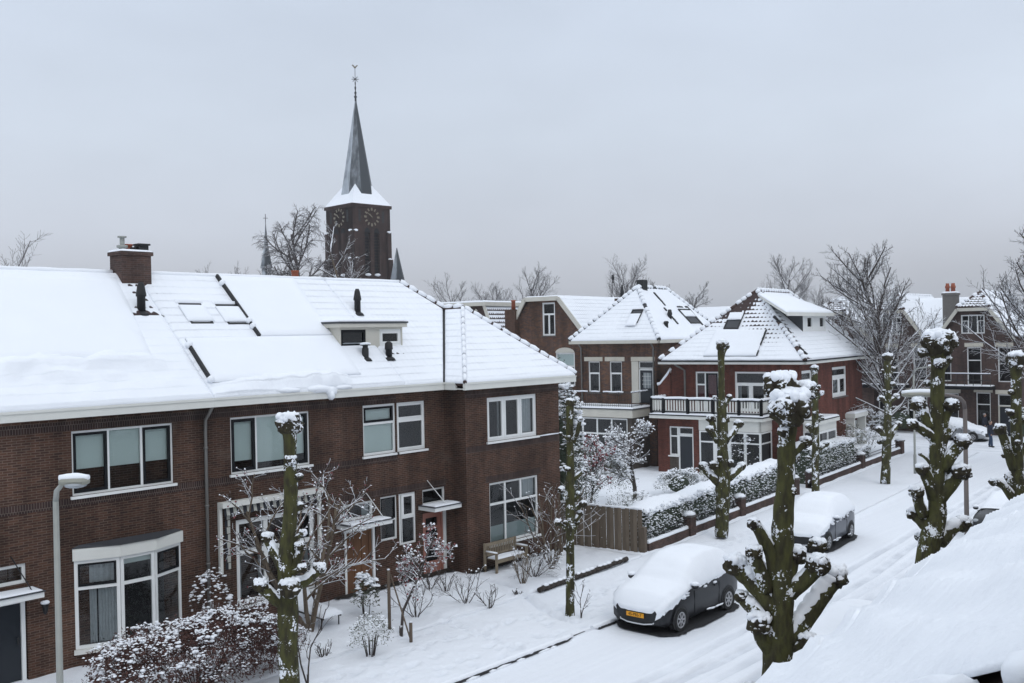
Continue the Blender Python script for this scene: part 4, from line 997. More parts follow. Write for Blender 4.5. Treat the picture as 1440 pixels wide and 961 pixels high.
# ---- brown villa behind it
O2 = V((50.45, 33.6, 0)); FV = Fr(O2, RR); FVS = Fr(O2, S_)
hV = thing('villa', O2 - RR * 2.5 + S_ * 4, 'mottled brown brick villa with an iron railed roof terrace, left of the red villa', 'house')
w = MB(); wh = [(-4.76, -3.93, 4.44, 6.38), (-3.22, -2.35, 4.44, 6.38), (-1.66, -.2, 3.85, 6.38)]
wall(w, FV, [(-5.35, -.1), (0, -.1), (0, 7.5), (-5.35, 7.5)], wh, 'villa_brick'); shell(w, FV, -5.35, 0, 0, 9, -.1, 7.5, 'villa_brick', False)
w.build('wall', hV)
for i in range(2): window(hV, FV, *wh[i], [(0, 1, 0, .64, 'white_frame', 'dark'), (0, 1, .64, 1, None, 'dark')], fw=.06, sashw=.04, sill='stone_sill')
q = MB(); q.fbox(FV, -1.66, -1.2, -.1, .03, 3.85, 6.38, 'cream_paint'); q.build('pilaster', hV)
window(hV, FV, -1.18, -.2, 5.95, 6.38, fw=.05); dv_ = door(hV, FV, -1.12, -.26, 3.9, 5.85, 'dark_door', fw=.06, panes=((.85, 1.8),))
q = MB()
for k in range(1, 3): q.fbox(FV, -1.0 + k * .2 - .012, -1.0 + k * .2 + .012, -.11, -.085, 4.75, 5.7, 'white_frame')
for k in range(1, 4): q.fbox(FV, -1.0, -.38, -.112, -.088, 4.75 + k * .24, 4.775 + k * .24, 'white_frame')
q.poly([FV.P(-1.0, -.2, 4.75), FV.P(-.38, -.2, 4.75), FV.P(-.38, -.2, 5.7), FV.P(-1.0, -.2, 5.7)], 'curtain'); q.build('glazing_bars', dv_)
q = MB()
for a0, a1 in ((-5.02, -3.70), (-3.52, -2.14), (-1.68, -.08)):
    q2 = MB(); q2.fbox(FV, a0, a1, .003, .05, 6.40, 6.66, 'lintel'); q2.build('lintel', hV)
gt = MB(); gt.fbox(FV, -5.86, .5, .38, .5, 7.48, 7.68, 'cream_paint'); gt.fbox(FV, -5.8, .45, .0, .378, 7.5, 7.53, 'cream_paint'); gt.fbox(FVS, -.5, 9.5, .38, .5, 7.48, 7.68, 'cream_paint'); gt.fbox(FVS, -.37, 9.4, .0, .378, 7.5, 7.53, 'cream_paint'); gt.build('gutter', hV)
for a, tp in ((-5.2, 7.4), (-.12, 7.4)):
    p = MB(); p.tube([FV.P(a, .4, 7.5), FV.P(a, .1, 7.2), FV.P(a, .08, 3.9)], [.05] * 3, 'drain', 8); p.build('drainpipe', hV)
# extension with roof terrace
FX = Fr(O2 - S_ * 2.2, RR); ea = -.5; FXS = Fr(O2 - S_ * 2.2 + RR * ea, S_); w = MB()
wall(w, FX, [(-6.5, -.1), (ea, -.1), (ea, 3.15), (-6.5, 3.15)], [(-5.0, -.78, 1.2, 3.1)], 'grey_brick'); w.poly([FXS.P(0, 0, -.1), FXS.P(2.2, 0, -.1), FXS.P(2.2, 0, 3.15), FXS.P(0, 0, 3.15)], 'grey_brick')
w.fbox(FX, -6.5, ea + .15, -2.19, .15, 3.15, 3.62, 'cream_paint'); w.fbox(FX, -6.52, ea + .2, -2.19, .2, 3.622, 3.68, 'lead'); ex = w.build('extension', hV)
sheet('snow', rect(FX, -6.5, ea + .17, -.18, 2.19, 3.683), ex, 'snow', .10, .4, .02, .1)
window(hV, FX, -5.0, -.78, 1.2, 3.1, [(i / 4, (i + 1) / 4, y0, y1, None, 'dark') for i in range(4) for y0, y1 in ((0, .5), (.5, 1))], fw=.09, depth=1.5)
rl = MB(); sn = MB(); p0, p1, p2 = FX.P(-5.9, .05, 0), FX.P(ea + .05, .05, 0), FX.P(ea + .05, -2.15, 0)
for a, b in ((p0, p1), (p1, p2)):
    L = (b - a).length; n = int(L / .14)
    for z in (3.85, 4.62): rl.tube([a + V((0, 0, z)), b + V((0, 0, z))], [.02, .02], 'iron', 6)
    for i in range(n + 1): rl.tube([a.lerp(b, i / n) + V((0, 0, 3.7)), a.lerp(b, i / n) + V((0, 0, 4.62))], [.011 if i % 8 else .022] * 2, 'iron', 4)
    rg = random.Random(4); i = 0
    while i < 20:
        k = rg.randint(3, 7)
        if rg.random() < .8: sn.tube([a.lerp(b, min(1, (i + j) / 20)) + V((0, 0, 4.67 + .012 * math.sin(j * 2))) for j in range(k)], [.045] * k, 'snow', 6, .2)
        i += k
ro = rl.build('railing', hV); sn.build('snow', ro)
hv = hip(FV, -5.83, .48, -.48, 9.48, 7.66, 10.95, 2.75, 6.6); r_ = MB()
for k in ('front', 'right', 'back', 'left'): slab(r_, hv[k], .14, 'grey_tile')
rV = r_.build('roof', hV)
nF2, nS2 = [n if n.z > 0 else -n for n in (newell(hv['front']), newell(hv['right']))]
sheet('snow', hv['front'], rV, 'snow_tiles', .09, .18, .014, .12, seed=21); sheet('snow', hv['right'], rV, 'snow_soft', .1, .2, .016, .12, seed=22)
for k in ('back', 'left'): sheet('snow', hv[k], rV, 'snow_soft', .1, .5)
for a, b in ((hv['e'][0], hv['f']), (hv['e'][1], hv['f']), (hv['e'][2], hv['k']), (hv['f'], hv['k'])): ridge_caps(hV, a + up, b + up, .12, 'grey_tile', .92, seed=int(a.y * 5))
roof_window(hV, on_plane(hv['f'], nF2, 894, 447), .75, 1.15, nF2, (-.25, .35)); roof_window(hV, on_plane(hv['f'], nS2, 968, 447), 1.5, 1.3, nS2, (.45, .12))
bars(hV, hv['f'], nS2, ((914, 409, 934, 432), (932, 435, 952, 458), (947, 434, 966, 434), (967, 436, 989, 462)), .15, .13)
vs2 = [on_plane(hv['f'], nS2, 942, 450), on_plane(hv['f'], nS2, 937, 462)]
for k, b in enumerate(vs2): q = MB(); q.lathe(b, [(.12, -.1), (.12, .3), (.16, .31), (.16, .4), (.1, .65 - .2 * k)], 'pipe', 8); q.build('vent_pipe', hV)
q = MB(); b = hv['f'] + S_ * .6; q.box(b.x - .25, b.x + .25, b.y - .25, b.y + .25, 10.6, 11.5, 'pipe'); q.build('chimney', hV)

# ---- house with a mansard gable left of the villa
FG = Fr(O2 + S_ * 2.0, RR)
hG = thing('gabled_house', O2 + S_ * 5 - RR * 9, 'brown brick house with a cream edged clipped gable, behind the terrace end', 'house')
w = MB(); g = [(-12.0, -.1), (-5.5, -.1), (-5.5, 7.5), (-6.2, 8.2), (-8.3, 10.5), (-10.6, 10.5), (-12.0, 8.5)]
ga0, gz1 = on_frame(FG, 0, 762, 426); ga1, gz0 = on_frame(FG, 0, 781, 472); aa0, az1 = on_frame(FG, 0, 781, 491); aa1, az0 = on_frame(FG, 0, 809, 543)
wall(w, FG, g, [(ga0, ga1, gz0, gz1), (aa0, aa1, az0, az1 - .25)], 'villa_brick'); shell(w, FG, -12, -5.5, 0, 9, -.1, 8.2, 'villa_brick', False); w.build('wall', hG)
window(hG, FG, ga0, ga1, gz0, gz1, [(0, .5, 0, .66, None, 'dark'), (.5, 1, 0, .66, None, 'dark'), (0, 1, .66, 1, None, 'dark')], fw=.11, sill='stone_sill')
o = window(hG, FG, aa0, aa1, az0, az1 - .25, [(0, .5, 0, .6, None, 'curtain'), (.5, 1, 0, .6, None, 'dark'), (0, 1, .6, 1, None, 'blind')], fw=.11)
q = MB(); n = 10; am = (aa0 + aa1) / 2; hw = (aa1 - aa0) / 2
arc = [FG.P(am + hw * math.cos(math.pi * (1 - i / n)), .02, az1 - .25 + .34 * math.sin(math.pi * i / n)) for i in range(n + 1)]
q.poly(arc[::-1], 'cream_paint'); q.build('arch', o)
r_ = MB(); P = FG.P
def trap(b0, b1, o_=.0):
    L = [(-12.5, 7.9), (-10.75, 10.62), (-8.15, 10.62), (-5.75, 7.75)]
    return [[P(*(L[i][0], -b0, L[i][1])), P(*(L[i + 1][0], -b0, L[i + 1][1])), P(*(L[i + 1][0], -b1, L[i + 1][1])), P(*(L[i][0], -b1, L[i][1]))] for i in range(3)]
tr = trap(-.25, 9)
for q_ in tr: slab(r_, q_, .1, 'tile')
rG = r_.build('roof', hG)
for i, q_ in enumerate(tr): sheet('snow', q_, rG, 'snow_tiles', .09, .25, .014, .1, seed=30 + i)
bb = MB()
for (a, b) in (((-12.5, 7.75), (-10.8, 10.5)), ((-10.8, 10.5), (-8.1, 10.5)), ((-8.1, 10.5), (-5.7, 7.65))): bb.bar(P(a[0], .27, a[1]), P(b[0], .27, b[1]), .28, .1, 'cream_paint', V((-.995, -.0993, 0)))
bb.build('barge_board', hG)
cc = MB(); c0 = on_frame(FG, .4, 711, 436); c1 = on_frame(FG, .4, 725, 436); cc.fbox(FG, c0[0], c1[0], -.1, .5, 5, c0[1], 'brown_brick'); cco = cc.build('chimney', hG); q = MB(); q.lathe(FG.P((c0[0] + c1[0]) / 2 + .1, .2, c0[1]), [(.15, 0), (.13, .55), (.16, .56), (.16, .65)], 'terracotta', 8); q.build('chimney_pot', cco)
cc = MB(); ct = at_depth(875, 420, 66); cc.box(ct.x - .45, ct.x + .45, ct.y - .3, ct.y + .3, 7, ct.z, 'brown_brick'); cco = cc.build('chimney', hG); q = MB(); q.lathe(ct, [(.14, 0), (.12, .5), (.05, .9)], 'iron', 8); q.build('chimney_pot', cco)

# ---- mansard house further back
O3 = at_depth(680, 427, 75); O3.z = 0; FK = Fr(O3, RR)
hK = thing('mansard_house', O3 + S_ * 4 - RR * 3, 'mansard roofed brick house with an arched white window, furthest left of the houses behind', 'house')
w = MB(); wall(w, FK, [(-8, -.1), (.9, -.1), (.9, 8.0), (.0, 10.35), (-8, 10.35)], [(-1.9, -.75, 7.6, 9.4)], 'dull_brick'); w.poly([FK.P(.9, 0, -.1), FK.P(.9, -14, -.1), FK.P(.9, -14, 8.0), FK.P(.9, 0, 8.0)], 'dull_brick'); w.build('wall', hK)
o = window(hK, FK, -1.9, -.75, 7.6, 9.4, [(0, .5, 0, .7, None, 'dark'), (.5, 1, 0, .7, None, 'dark'), (0, 1, .7, 1, None, 'dark')], fw=.12)
q = MB(); q.poly([FK.P(-1.325 + .6 * math.cos(math.pi * i / 8), .02, 9.4 + .3 * math.sin(math.pi * i / 8)) for i in range(9)], 'cream_paint')
for t in (.8, 1.57, 2.34): c = FK.P(-1.325, .04, 9.35); d_ = FK.u * math.cos(t) * -1 + V((0, 0, math.sin(t))); q.bar(c + d_ * .5, c + d_ * 1.0, .22, .05, 'cream_paint', FK.n)
q.build('arch', o)
r_ = MB(); mp_ = [FK.P(1.1, .1, 7.8), FK.P(1.1, -14, 7.8), FK.P(.1, -14, 10.3), FK.P(.1, .1, 10.3)]; slab(r_, mp_, .1, 'grey_tile'); r_.fbox(FK, -8, .35, -14, .3, 10.35, 10.62, 'cream_paint'); rK = r_.build('roof', hK)
sheet('snow', mp_, rK, 'snow_tiles', .06, .3, .01, .1, None, lambda w: .62, 41); sheet('snow', rect(FK, -7.9, .3, -.25, 14, 10.625), rK, 'snow_soft', .13, .5, .03, .15)
bb = MB(); bb.bar(FK.P(.12, .13, 10.4), FK.P(1.15, .13, 7.7), .25, .08, 'cream_paint', FK.n); bb.build('barge_board', hK)

# ---- houses across the side street
FH = Fr((78, 27.0), (0, -1))
def gable_house(label, a0, a1, am, zf, zt, half, mirror, chim, apexz=10.6):
    h = thing('gabled_house', FH.P((a0 + a1) / 2, -4, 0), label, 'house', 'dark brick gabled pair across the side street')
    sg = -1 if mirror else 1
    w = MB(); hs = []
    def W(x0, x1, z0, z1, **k):
        x0, x1 = (am + sg * x0, am + sg * x1) if sg > 0 else (am - x1, am - x0); hs.append((x0, x1, z0, z1)); return (x0, x1, z0, z1)
    at_ = W(-.95, .72, 7.55, 8.95); w1 = W(-.55, .45, 3.75, 6.55); w2 = W(1.6, 2.5, 4.0, 6.55); w3 = W(-2.7, -1.7, 4.0, 6.55); g1 = W(-2.7, -1.2, .7, 3.1); g2 = W(.05, 1.05, .7, 3.2); g3 = W(1.55, 2.75, .1, 3.1)
    wall(w, FH, [(a0, -.1), (a1, -.1), (a1, 7.2), (am + half, 7.35), (am + 1.05, 9.35), (am - 1.05, 9.35), (am - half, 7.35), (a0, 7.2)], hs, 'dull_brick'); shell(w, FH, a0, a1, 0, 10, -.1, 7.2, 'dull_brick', False); w.build('wall', h)
    window(h, FH, *at_, [(0, .28, 0, .72, None, 'dark'), (.28, .72, 0, 1, None, 'dark'), (.72, 1, 0, .72, None, 'dark')], fw=.09)
    for q_ in (w1, w2, w3, g1, g2): window(h, FH, *q_, [(0, 1, 0, .66, None, 'dark'), (0, 1, .66, 1, None, 'dark')], fw=.07)
    door(h, FH, g3[0] + .1, g3[1] - .1, .1, 2.2, 'dark_door', 'cream_paint'); window(h, FH, g3[0], g3[1], 2.25, 3.1, fw=.07)
    for q_ in (w1, w2, w3, g1, g2, g3): l = MB(); l.fbox(FH, q_[0] - .15, q_[1] + .15, .003, .05, q_[3] + .02, q_[3] + .32, 'lintel'); l.build('lintel', h)
    b = MB(); b.fbox(FH, am - 2.9, am + 1.4, .003, 1.0, 3.45, 3.7, 'black_paint'); bo = b.build('balcony', h); sheet('snow', [FH.P(am - 2.85, .01, 3.703), FH.P(am + 1.35, .01, 3.703), FH.P(am + 1.35, .98, 3.703), FH.P(am - 2.85, .98, 3.703)], bo, 'snow', .08, .4, .02, .1)
    rl = MB()
    for z in (4.15, 4.6): rl.tube([FH.P(am - 2.85, .95, z), FH.P(am + 1.35, .95, z)], [.03, .03], 'iron', 6)
    for i in range(8): rl.tube([FH.P(am - 2.85 + .6 * i, .95, 3.7), FH.P(am - 2.85 + .6 * i, .95, 4.6)], [.02, .02], 'iron', 5)
    ro = rl.build('railing', h); s2 = MB(); s2.tube([FH.P(am - 2.85, .95, 4.65), FH.P(am - .5, .95, 4.66), FH.P(am + 1.35, .95, 4.65)], [.04] * 3, 'snow', 6, .2); s2.build('snow', ro)
    r_ = MB(); P = FH.P; A = P(am - half - .1, .3, 7.2), P(am - 1.12, .3, 9.48), P(am + 1.12, .3, 9.48), P(am + half + .1, .3, 7.2); top = P(am, -1.6, apexz); e1, e2, e3 = P(am - half - .1, -9, 7.2), P(am, -9, apexz), P(am + half + .1, -9, 7.2)
    pls = ([A[0], A[1], top, e2, e1], [A[1], A[2], top], [A[2], A[3], e3, e2, top])
    for q_ in pls: slab(r_, q_, .12, 'tile')
    rr = r_.build('roof', h); rg = (None, lambda w: .60, None)
    for i, q_ in enumerate(pls): sheet('snow', q_, rr, 'snow_tiles', .09, .25, .014, .1, None, rg[i], 50 + i + 10 * mirror)
    for a, b in ((A[1], top), (A[2], top)): ridge_caps(h, a + up, b + up, .13, 'tile', .6, seed=9)
    ridge_caps(h, top + up, e2 + up, .12, 'tile', .95)
    bb = MB()
    for a, b in ((A[0], A[1]), (A[1], A[2]), (A[2], A[3])): bb.bar(a + V((-.03, 0, -.14)), b + V((-.03, 0, -.14)), .24, .08, 'cream_paint', FH.n)
    bb.build('barge_board', h)
    return h
hX = gable_house('dark brick gabled house across the side street, just right of the grey chimney', .1, 6.3, 3.1, 7.5, 9.4, 2.7, False, True)
hY = gable_house('dark brick gabled house across the side street, behind the big snowy bare tree', -6.2, .096, -3.1, 7.5, 9.4, 2.7, True, False)
# main roof shared behind the gables
r_ = MB(); P = FH.P; mrf = [P(-6.0, -2.2, 7.25), P(6.6, -2.2, 7.25), P(4.6, -5.2, 10.4), P(-3.0, -5.2, 10.4)]; mrr = [P(-6.0, -2.2, 7.25), P(-3.0, -5.2, 10.4), P(-6.0, -8, 7.25)]
for q_ in (mrf, mrr): slab(r_, q_, .1, 'tile')
ro = r_.build('main_roof', hY)
for q_ in (mrf, mrr): sheet('snow', q_, ro, 'snow_soft', .1, .4, .02, .12)
ck = on_frame(FH, -1.5, 1326, 425); ck2 = on_frame(FH, -1.5, 1344, 415)
cc = MB(); cc.fbox(FH, ck[0], ck2[0], -2.3, -1.4, 6, ck2[1], 'concrete'); cc.fbox(FH, ck[0] - .06, ck2[0] + .06, -2.36, -1.34, ck2[1] + .003, ck2[1] + .16, 'concrete'); co = cc.build('chimney', hX); zt2 = ck2[1] + .165
sheet('snow', [FH.P(ck[0] - .05, -1.35, zt2), FH.P(ck2[0] + .05, -1.35, zt2), FH.P(ck2[0] + .05, -2.35, zt2), FH.P(ck[0] - .05, -2.35, zt2)], co, 'snow', .12, .2, .02, .12)
for i, f in enumerate((.3, .62, .75)): q = MB(); q.lathe(FH.P(ck[0] + (ck2[0] - ck[0]) * f, -1.7 - .3 * (i % 2), zt2), [(.17, 0), (.14, .35), (.18, .37), (.19, .5), (.13, .62), (.13, .75)], 'terracotta', 8); q.build('chimney_pot', co)
# neighbour half hidden by the red villa
hZ = thing('gabled_house', (80, 36, 0), 'snow roofed house whose top shows just right of the red villa roof', 'house')
FZ = Fr((77.5, 36.0), (0, -1)); w = MB(); za = [on_frame(FZ, 0, u, v) for u, v in ((1154, 440), (1168, 423), (1200, 452))]
zc = za[1][0]; wall(w, FZ, [(zc - 3, -.1), (zc + 3.4, -.1), (zc + 3.4, 7.2), (zc + 1.2, 9.4), (zc - 1.2, 9.4), (zc - 3, 7.2)], [], 'dull_brick'); shell(w, FZ, zc - 3, zc + 3.4, 0, 9, -.1, 7.2, 'dull_brick', False); w.build('wall', hZ)
P = FZ.P; A = P(zc - 3.2, .3, 7.3), P(zc - 1.25, .3, 9.45), P(zc + 1.25, .3, 9.45), P(zc + 3.6, .3, 7.1); top = P(zc, -1.7, 10.5); e2 = P(zc, -9, 10.5); e1, e3 = P(zc - 3.2, -9, 7.3), P(zc + 3.6, -9, 7.1)
r_ = MB(); pls = ([A[0], A[1], top, e2, e1], [A[1], A[2], top], [A[2], A[3], e3, e2, top])
for q_ in pls: slab(r_, q_, .12, 'tile')
rz = r_.build('roof', hZ)
for i, q_ in enumerate(pls): sheet('snow', q_, rz, 'snow_tiles', .09, .3, .014, .1, None, (lambda w: .6) if i == 1 else None, 70 + i)
for a, b in ((A[1], top), (A[2], top), (top, e2)): ridge_caps(hZ, a + up, b + up, .13, 'tile', .6, seed=8)
bb = MB()
for a, b in ((A[0], A[1]), (A[1], A[2]), (A[2], A[3])): bb.bar(a + V((-.03, 0, -.14)), b + V((-.03, 0, -.14)), .26, .08, 'cream_paint', FZ.n)
bb.build('barge_board', hZ)

# ---- low snowy roof peeking between the villas
hL = thing('house', (86, 52, 0), 'distant snowy roof peeking out between the two villa roofs', 'house'); pk = at_depth(1015, 435, 92); FL = Fr((pk.x, pk.y), RR)
w = MB(); shell(w, FL, -4, 4, 0, 8, -.1, 7.5, 'dull_brick'); w.build('wall', hL); r_ = MB(); pl_ = ([FL.P(-4.3, .3, 7.4), FL.P(4.3, .3, 7.4), FL.P(4.3, -4, pk.z + .3), FL.P(-4.3, -4, pk.z + .3)], [FL.P(-4.3, -4, pk.z + .3), FL.P(4.3, -4, pk.z + .3), FL.P(4.3, -8.3, 7.4), FL.P(-4.3, -8.3, 7.4)])
for q_ in pl_: slab(r_, q_, .1, 'tile')
rl_ = r_.build('roof', hL)
for q_ in pl_: sheet('snow', q_, rl_, 'snow_tiles', .1, .4)

# ---- church
CC = at_depth(498, 400, 150); CC.z = 0; al = R_(35.6); vd = V((CFW.x, CFW.y, 0)); 
vdir = V((CC.x, CC.y, 0)).normalized(); lat = V((vdir.y, -vdir.x, 0)); ru = lat * math.cos(al) + vdir * math.sin(al); lu = -lat * math.sin(al) + vdir * math.cos(al)
FCr = Fr(CC, ru); W7 = 7.0; cen = CC + (ru + lu) * W7 / 2; FCl = Fr(CC + lu * W7, -lu)
church = thing('church', cen, 'tall dark brick church tower with a slate spire and gilt clock numerals', 'church')
w = MB(); ztop = 28.3
def lancets(F, x0): return [(x0, x0 + 1.05, 17.5, 24.0), (x0 + 1.75, x0 + 2.8, 17.5, 24.0)]
hr, hl = lancets(FCr, 2.1), lancets(FCl, 2.1)
wall(w, FCr, [(0, -.1), (W7, -.1), (W7, ztop), (0, ztop)], hr, 'church_brick', reveal=.5); wall(w, FCl, [(0, -.1), (W7, -.1), (W7, ztop), (0, ztop)], hl, 'church_brick', reveal=.5)
shell(w, FCr, 0, W7, 0, W7, -.1, ztop, 'church_brick', False)
for F in (FCr, FCl):
    w.fbox(F, -.12, W7 + .12, .0, .14, 16.4, 16.75, 'church_brick'); w.fbox(F, -.2, W7 + .2, .0, .22, ztop - .5, ztop - .003, 'church_brick')
    for a in (1.05, 5.4): w.fbox(F, a, a + .45, -.05, .012, 25.6, 27.4, 'pipe')
w.build('tower', church)
for F, hh in ((FCr, hr), (FCl, hl)):
    for a0, a1, z0, z1 in hh:
        q = MB(); q.poly([F.P(a0, -.5, z0), F.P(a1, -.5, z0), F.P(a1, -.5, z1), F.P(a0, -.5, z1)], 'black_paint'); k = 8
        q.poly([F.P((a0 + a1) / 2 + .53 * math.cos(math.pi * i / k), .004, z1 + .75 * math.sin(math.pi * i / k) - .003) for i in range(k + 1)], 'black_paint')
        for i in range(14): q.fbox(F, a0, a1, -.42, -.2, z0 + .3 + i * .46, z0 + .36 + i * .46, 'church_brick')
        lo = q.build('louvre_opening', church); s2 = MB(); s2.blob(F.P((a0 + a1) / 2, .0, z0 + .12), (.55, .4, .22), 'snow', 2, .2); s2.build('snow', lo)
for F in (FCr, FCl):
    q = MB(); c = F.P(3.5, .05, 26.4)
    for i in range(12):
        t = math.pi * 2 * i / 12; dd = F.u * math.sin(t) + V((0, 0, math.cos(t))); q.bar(c + dd * .98 , c + dd * 1.42, .22 if i % 3 else .3, .05, 'gold', F.n)
    hnd = MB(); dd = F.u * -.75 + V((0, 0, .55)); hnd.bar(c + F.n * .05 - dd * .1, c + F.n * .05 + dd * 1.15, .1, .04, 'gold', F.n); dd = F.u * -.3 + V((0, 0, .3)); hnd.bar(c + F.n * .08, c + F.n * .08 + dd * 1.5, .13, .04, 'gold', F.n)
    ko = q.build('clock_face', church); hnd.build('clock_hands', ko)
bt = MB(); s2 = MB()
for F, a in ((FCr, W7 - .75), (FCl, .0), (FCr, .05), (FCl, W7 - .8)):
    for z0, z1, d_ in ((-.1, 13.5, 1.0), (13.5, 20.0, .6), (20.0, 24.2, .3)):
        bt.fbox(F, a, a + .72, .003, d_, z0, z1, 'church_brick'); s2.blob(F.P(a + .36, d_ * .5, z1 + .03), (.36, .3, .2), 'snow', 2, .15)
bto = bt.build('buttresses', church); s2.build('snow', bto)
# skirt roof and octagonal spire
E_ = [CC + (-ru - lu) * .16, CC + ru * (W7 + .16) - lu * .16, CC + ru * (W7 + .16) + lu * (W7 + .16), CC - ru * .16 + lu * (W7 + .16)]
zs, zo = ztop, 30.0; ro_ = 2.55; octp = []
for i in range(8): t = math.pi / 8 + i * math.pi / 4; octp.append(cen + (ru * math.cos(t) + lu * math.sin(t)) * ro_)
ap = V((cen.x, cen.y, 45.4)); q = MB()
for i in range(8): q.poly([octp[i] + V((0, 0, zo)), octp[(i + 1) % 8] + V((0, 0, zo)), ap], 'slate')
q.build('spire', church)
sk = MB()
def up3(p, z): return V((p.x, p.y, z))
sides = [(0, 1, 5, 6), (1, 2, 7, 0), (2, 3, 1, 2), (3, 0, 3, 4)]
for a, b, o1, o2 in sides: sk.poly([up3(E_[a], zs), up3(E_[b], zs), up3(octp[o2], zo + .05), up3(octp[o1], zo + .05)], 'snow_soft')
for k, (o1, o2) in enumerate(((4, 5), (6, 7), (0, 1), (2, 3))):
    tip = (octp[o1] + octp[o2]) / 2 ; tip = V((tip.x, tip.y, 0)) + (cen - tip) * .10; tip.z = 31.6
    sk.poly([up3(E_[k], zs), up3(octp[o2], zo + .05), tip], 'snow_soft'); sk.poly([up3(E_[k], zs), tip, up3(octp[o1], zo + .05)], 'snow_soft')
sk.poly([up3(p, zs - .12) for p in E_][::-1], 'slate')
for k in range(4): sk.poly([up3(E_[k], zs - .12), up3(E_[(k + 1) % 4], zs - .12), up3(E_[(k + 1) % 4], zs), up3(E_[k], zs)], 'slate')
sk.build('skirt_roof', church)
q = MB(); q.lathe((cen.x, cen.y, 44.6), [(.16, 0), (.14, .5), (.27, .7), (.09, .95), (.20, 1.3), (.06, 1.6), (.15, 2.1), (.05, 2.4), (.11, 2.8), (.04, 3.1), (.04, 5.1)], 'iron', 8)
q.bar(V((cen.x, cen.y, 48.0)) - lat * .55, V((cen.x, cen.y, 48.0)) + lat * .55, .08, .08, 'iron')
for sx in (-1, 1):
    for sz in (-1, 1): q.bar(V((cen.x, cen.y, 48.0)), V((cen.x, cen.y, 48.0)) + lat * .38 * sx + V((0, 0, .38 * sz)), .08, .08, 'iron')
fo = q.build('finial', church); q = MB(); c = V((cen.x, cen.y, 49.8)); q.blob(c, (.22, .22, .15), 'gold', 1, .1); q.bar(c, c + lat * .4 + V((0, 0, .35)), .1, .16, 'gold'); q.bar(c, c - lat * .4 + V((0, 0, .4)), .12, .2, 'gold'); q.build('weathercock', fo)
st = at_depth(559, 400, 150); q = MB(); q.lathe((st.x, st.y, 0), [(1.15, -.1), (1.15, 15.6), (1.35, 15.62), (1.35, 16.0)], 'church_brick', 8); so2 = q.build('stair_turret', church); q = MB(); q.lathe((st.x, st.y, 16.0), [(1.2, 0), (.06, 5.4)], 'slate', 8); q.build('turret_roof', so2)
# slender ridge turret of the nave
tv = at_depth(375, 390, 172); q = MB(); ft = thing('spire', (tv.x, tv.y, 0), 'thin dark pointed turret with a cross, on the skyline left of the church tower', 'spire')
q.lathe((tv.x, tv.y, 0), [(.95, -.1), (.95, 18.4), (.8, 18.42), (.8, 20.3), (1.05, 20.32), (1.05, 20.6)], 'slate', 8); q.build('turret', ft); q = MB(); q.lathe((tv.x, tv.y, 20.6), [(1.0, 0), (.45, 3.0), (.12, 6.4), (.05, 7.6)], 'slate', 8); q.build('turret_roof', ft); q = MB(); q.bar(V((tv.x, tv.y, 27.8)), V((tv.x, tv.y, 29.6)), .08, .08, 'iron'); q.bar(V((tv.x, tv.y, 28.9)) - lat * .4, V((tv.x, tv.y, 28.9)) + lat * .4, .08, .08, 'iron'); q.build('cross', ft)
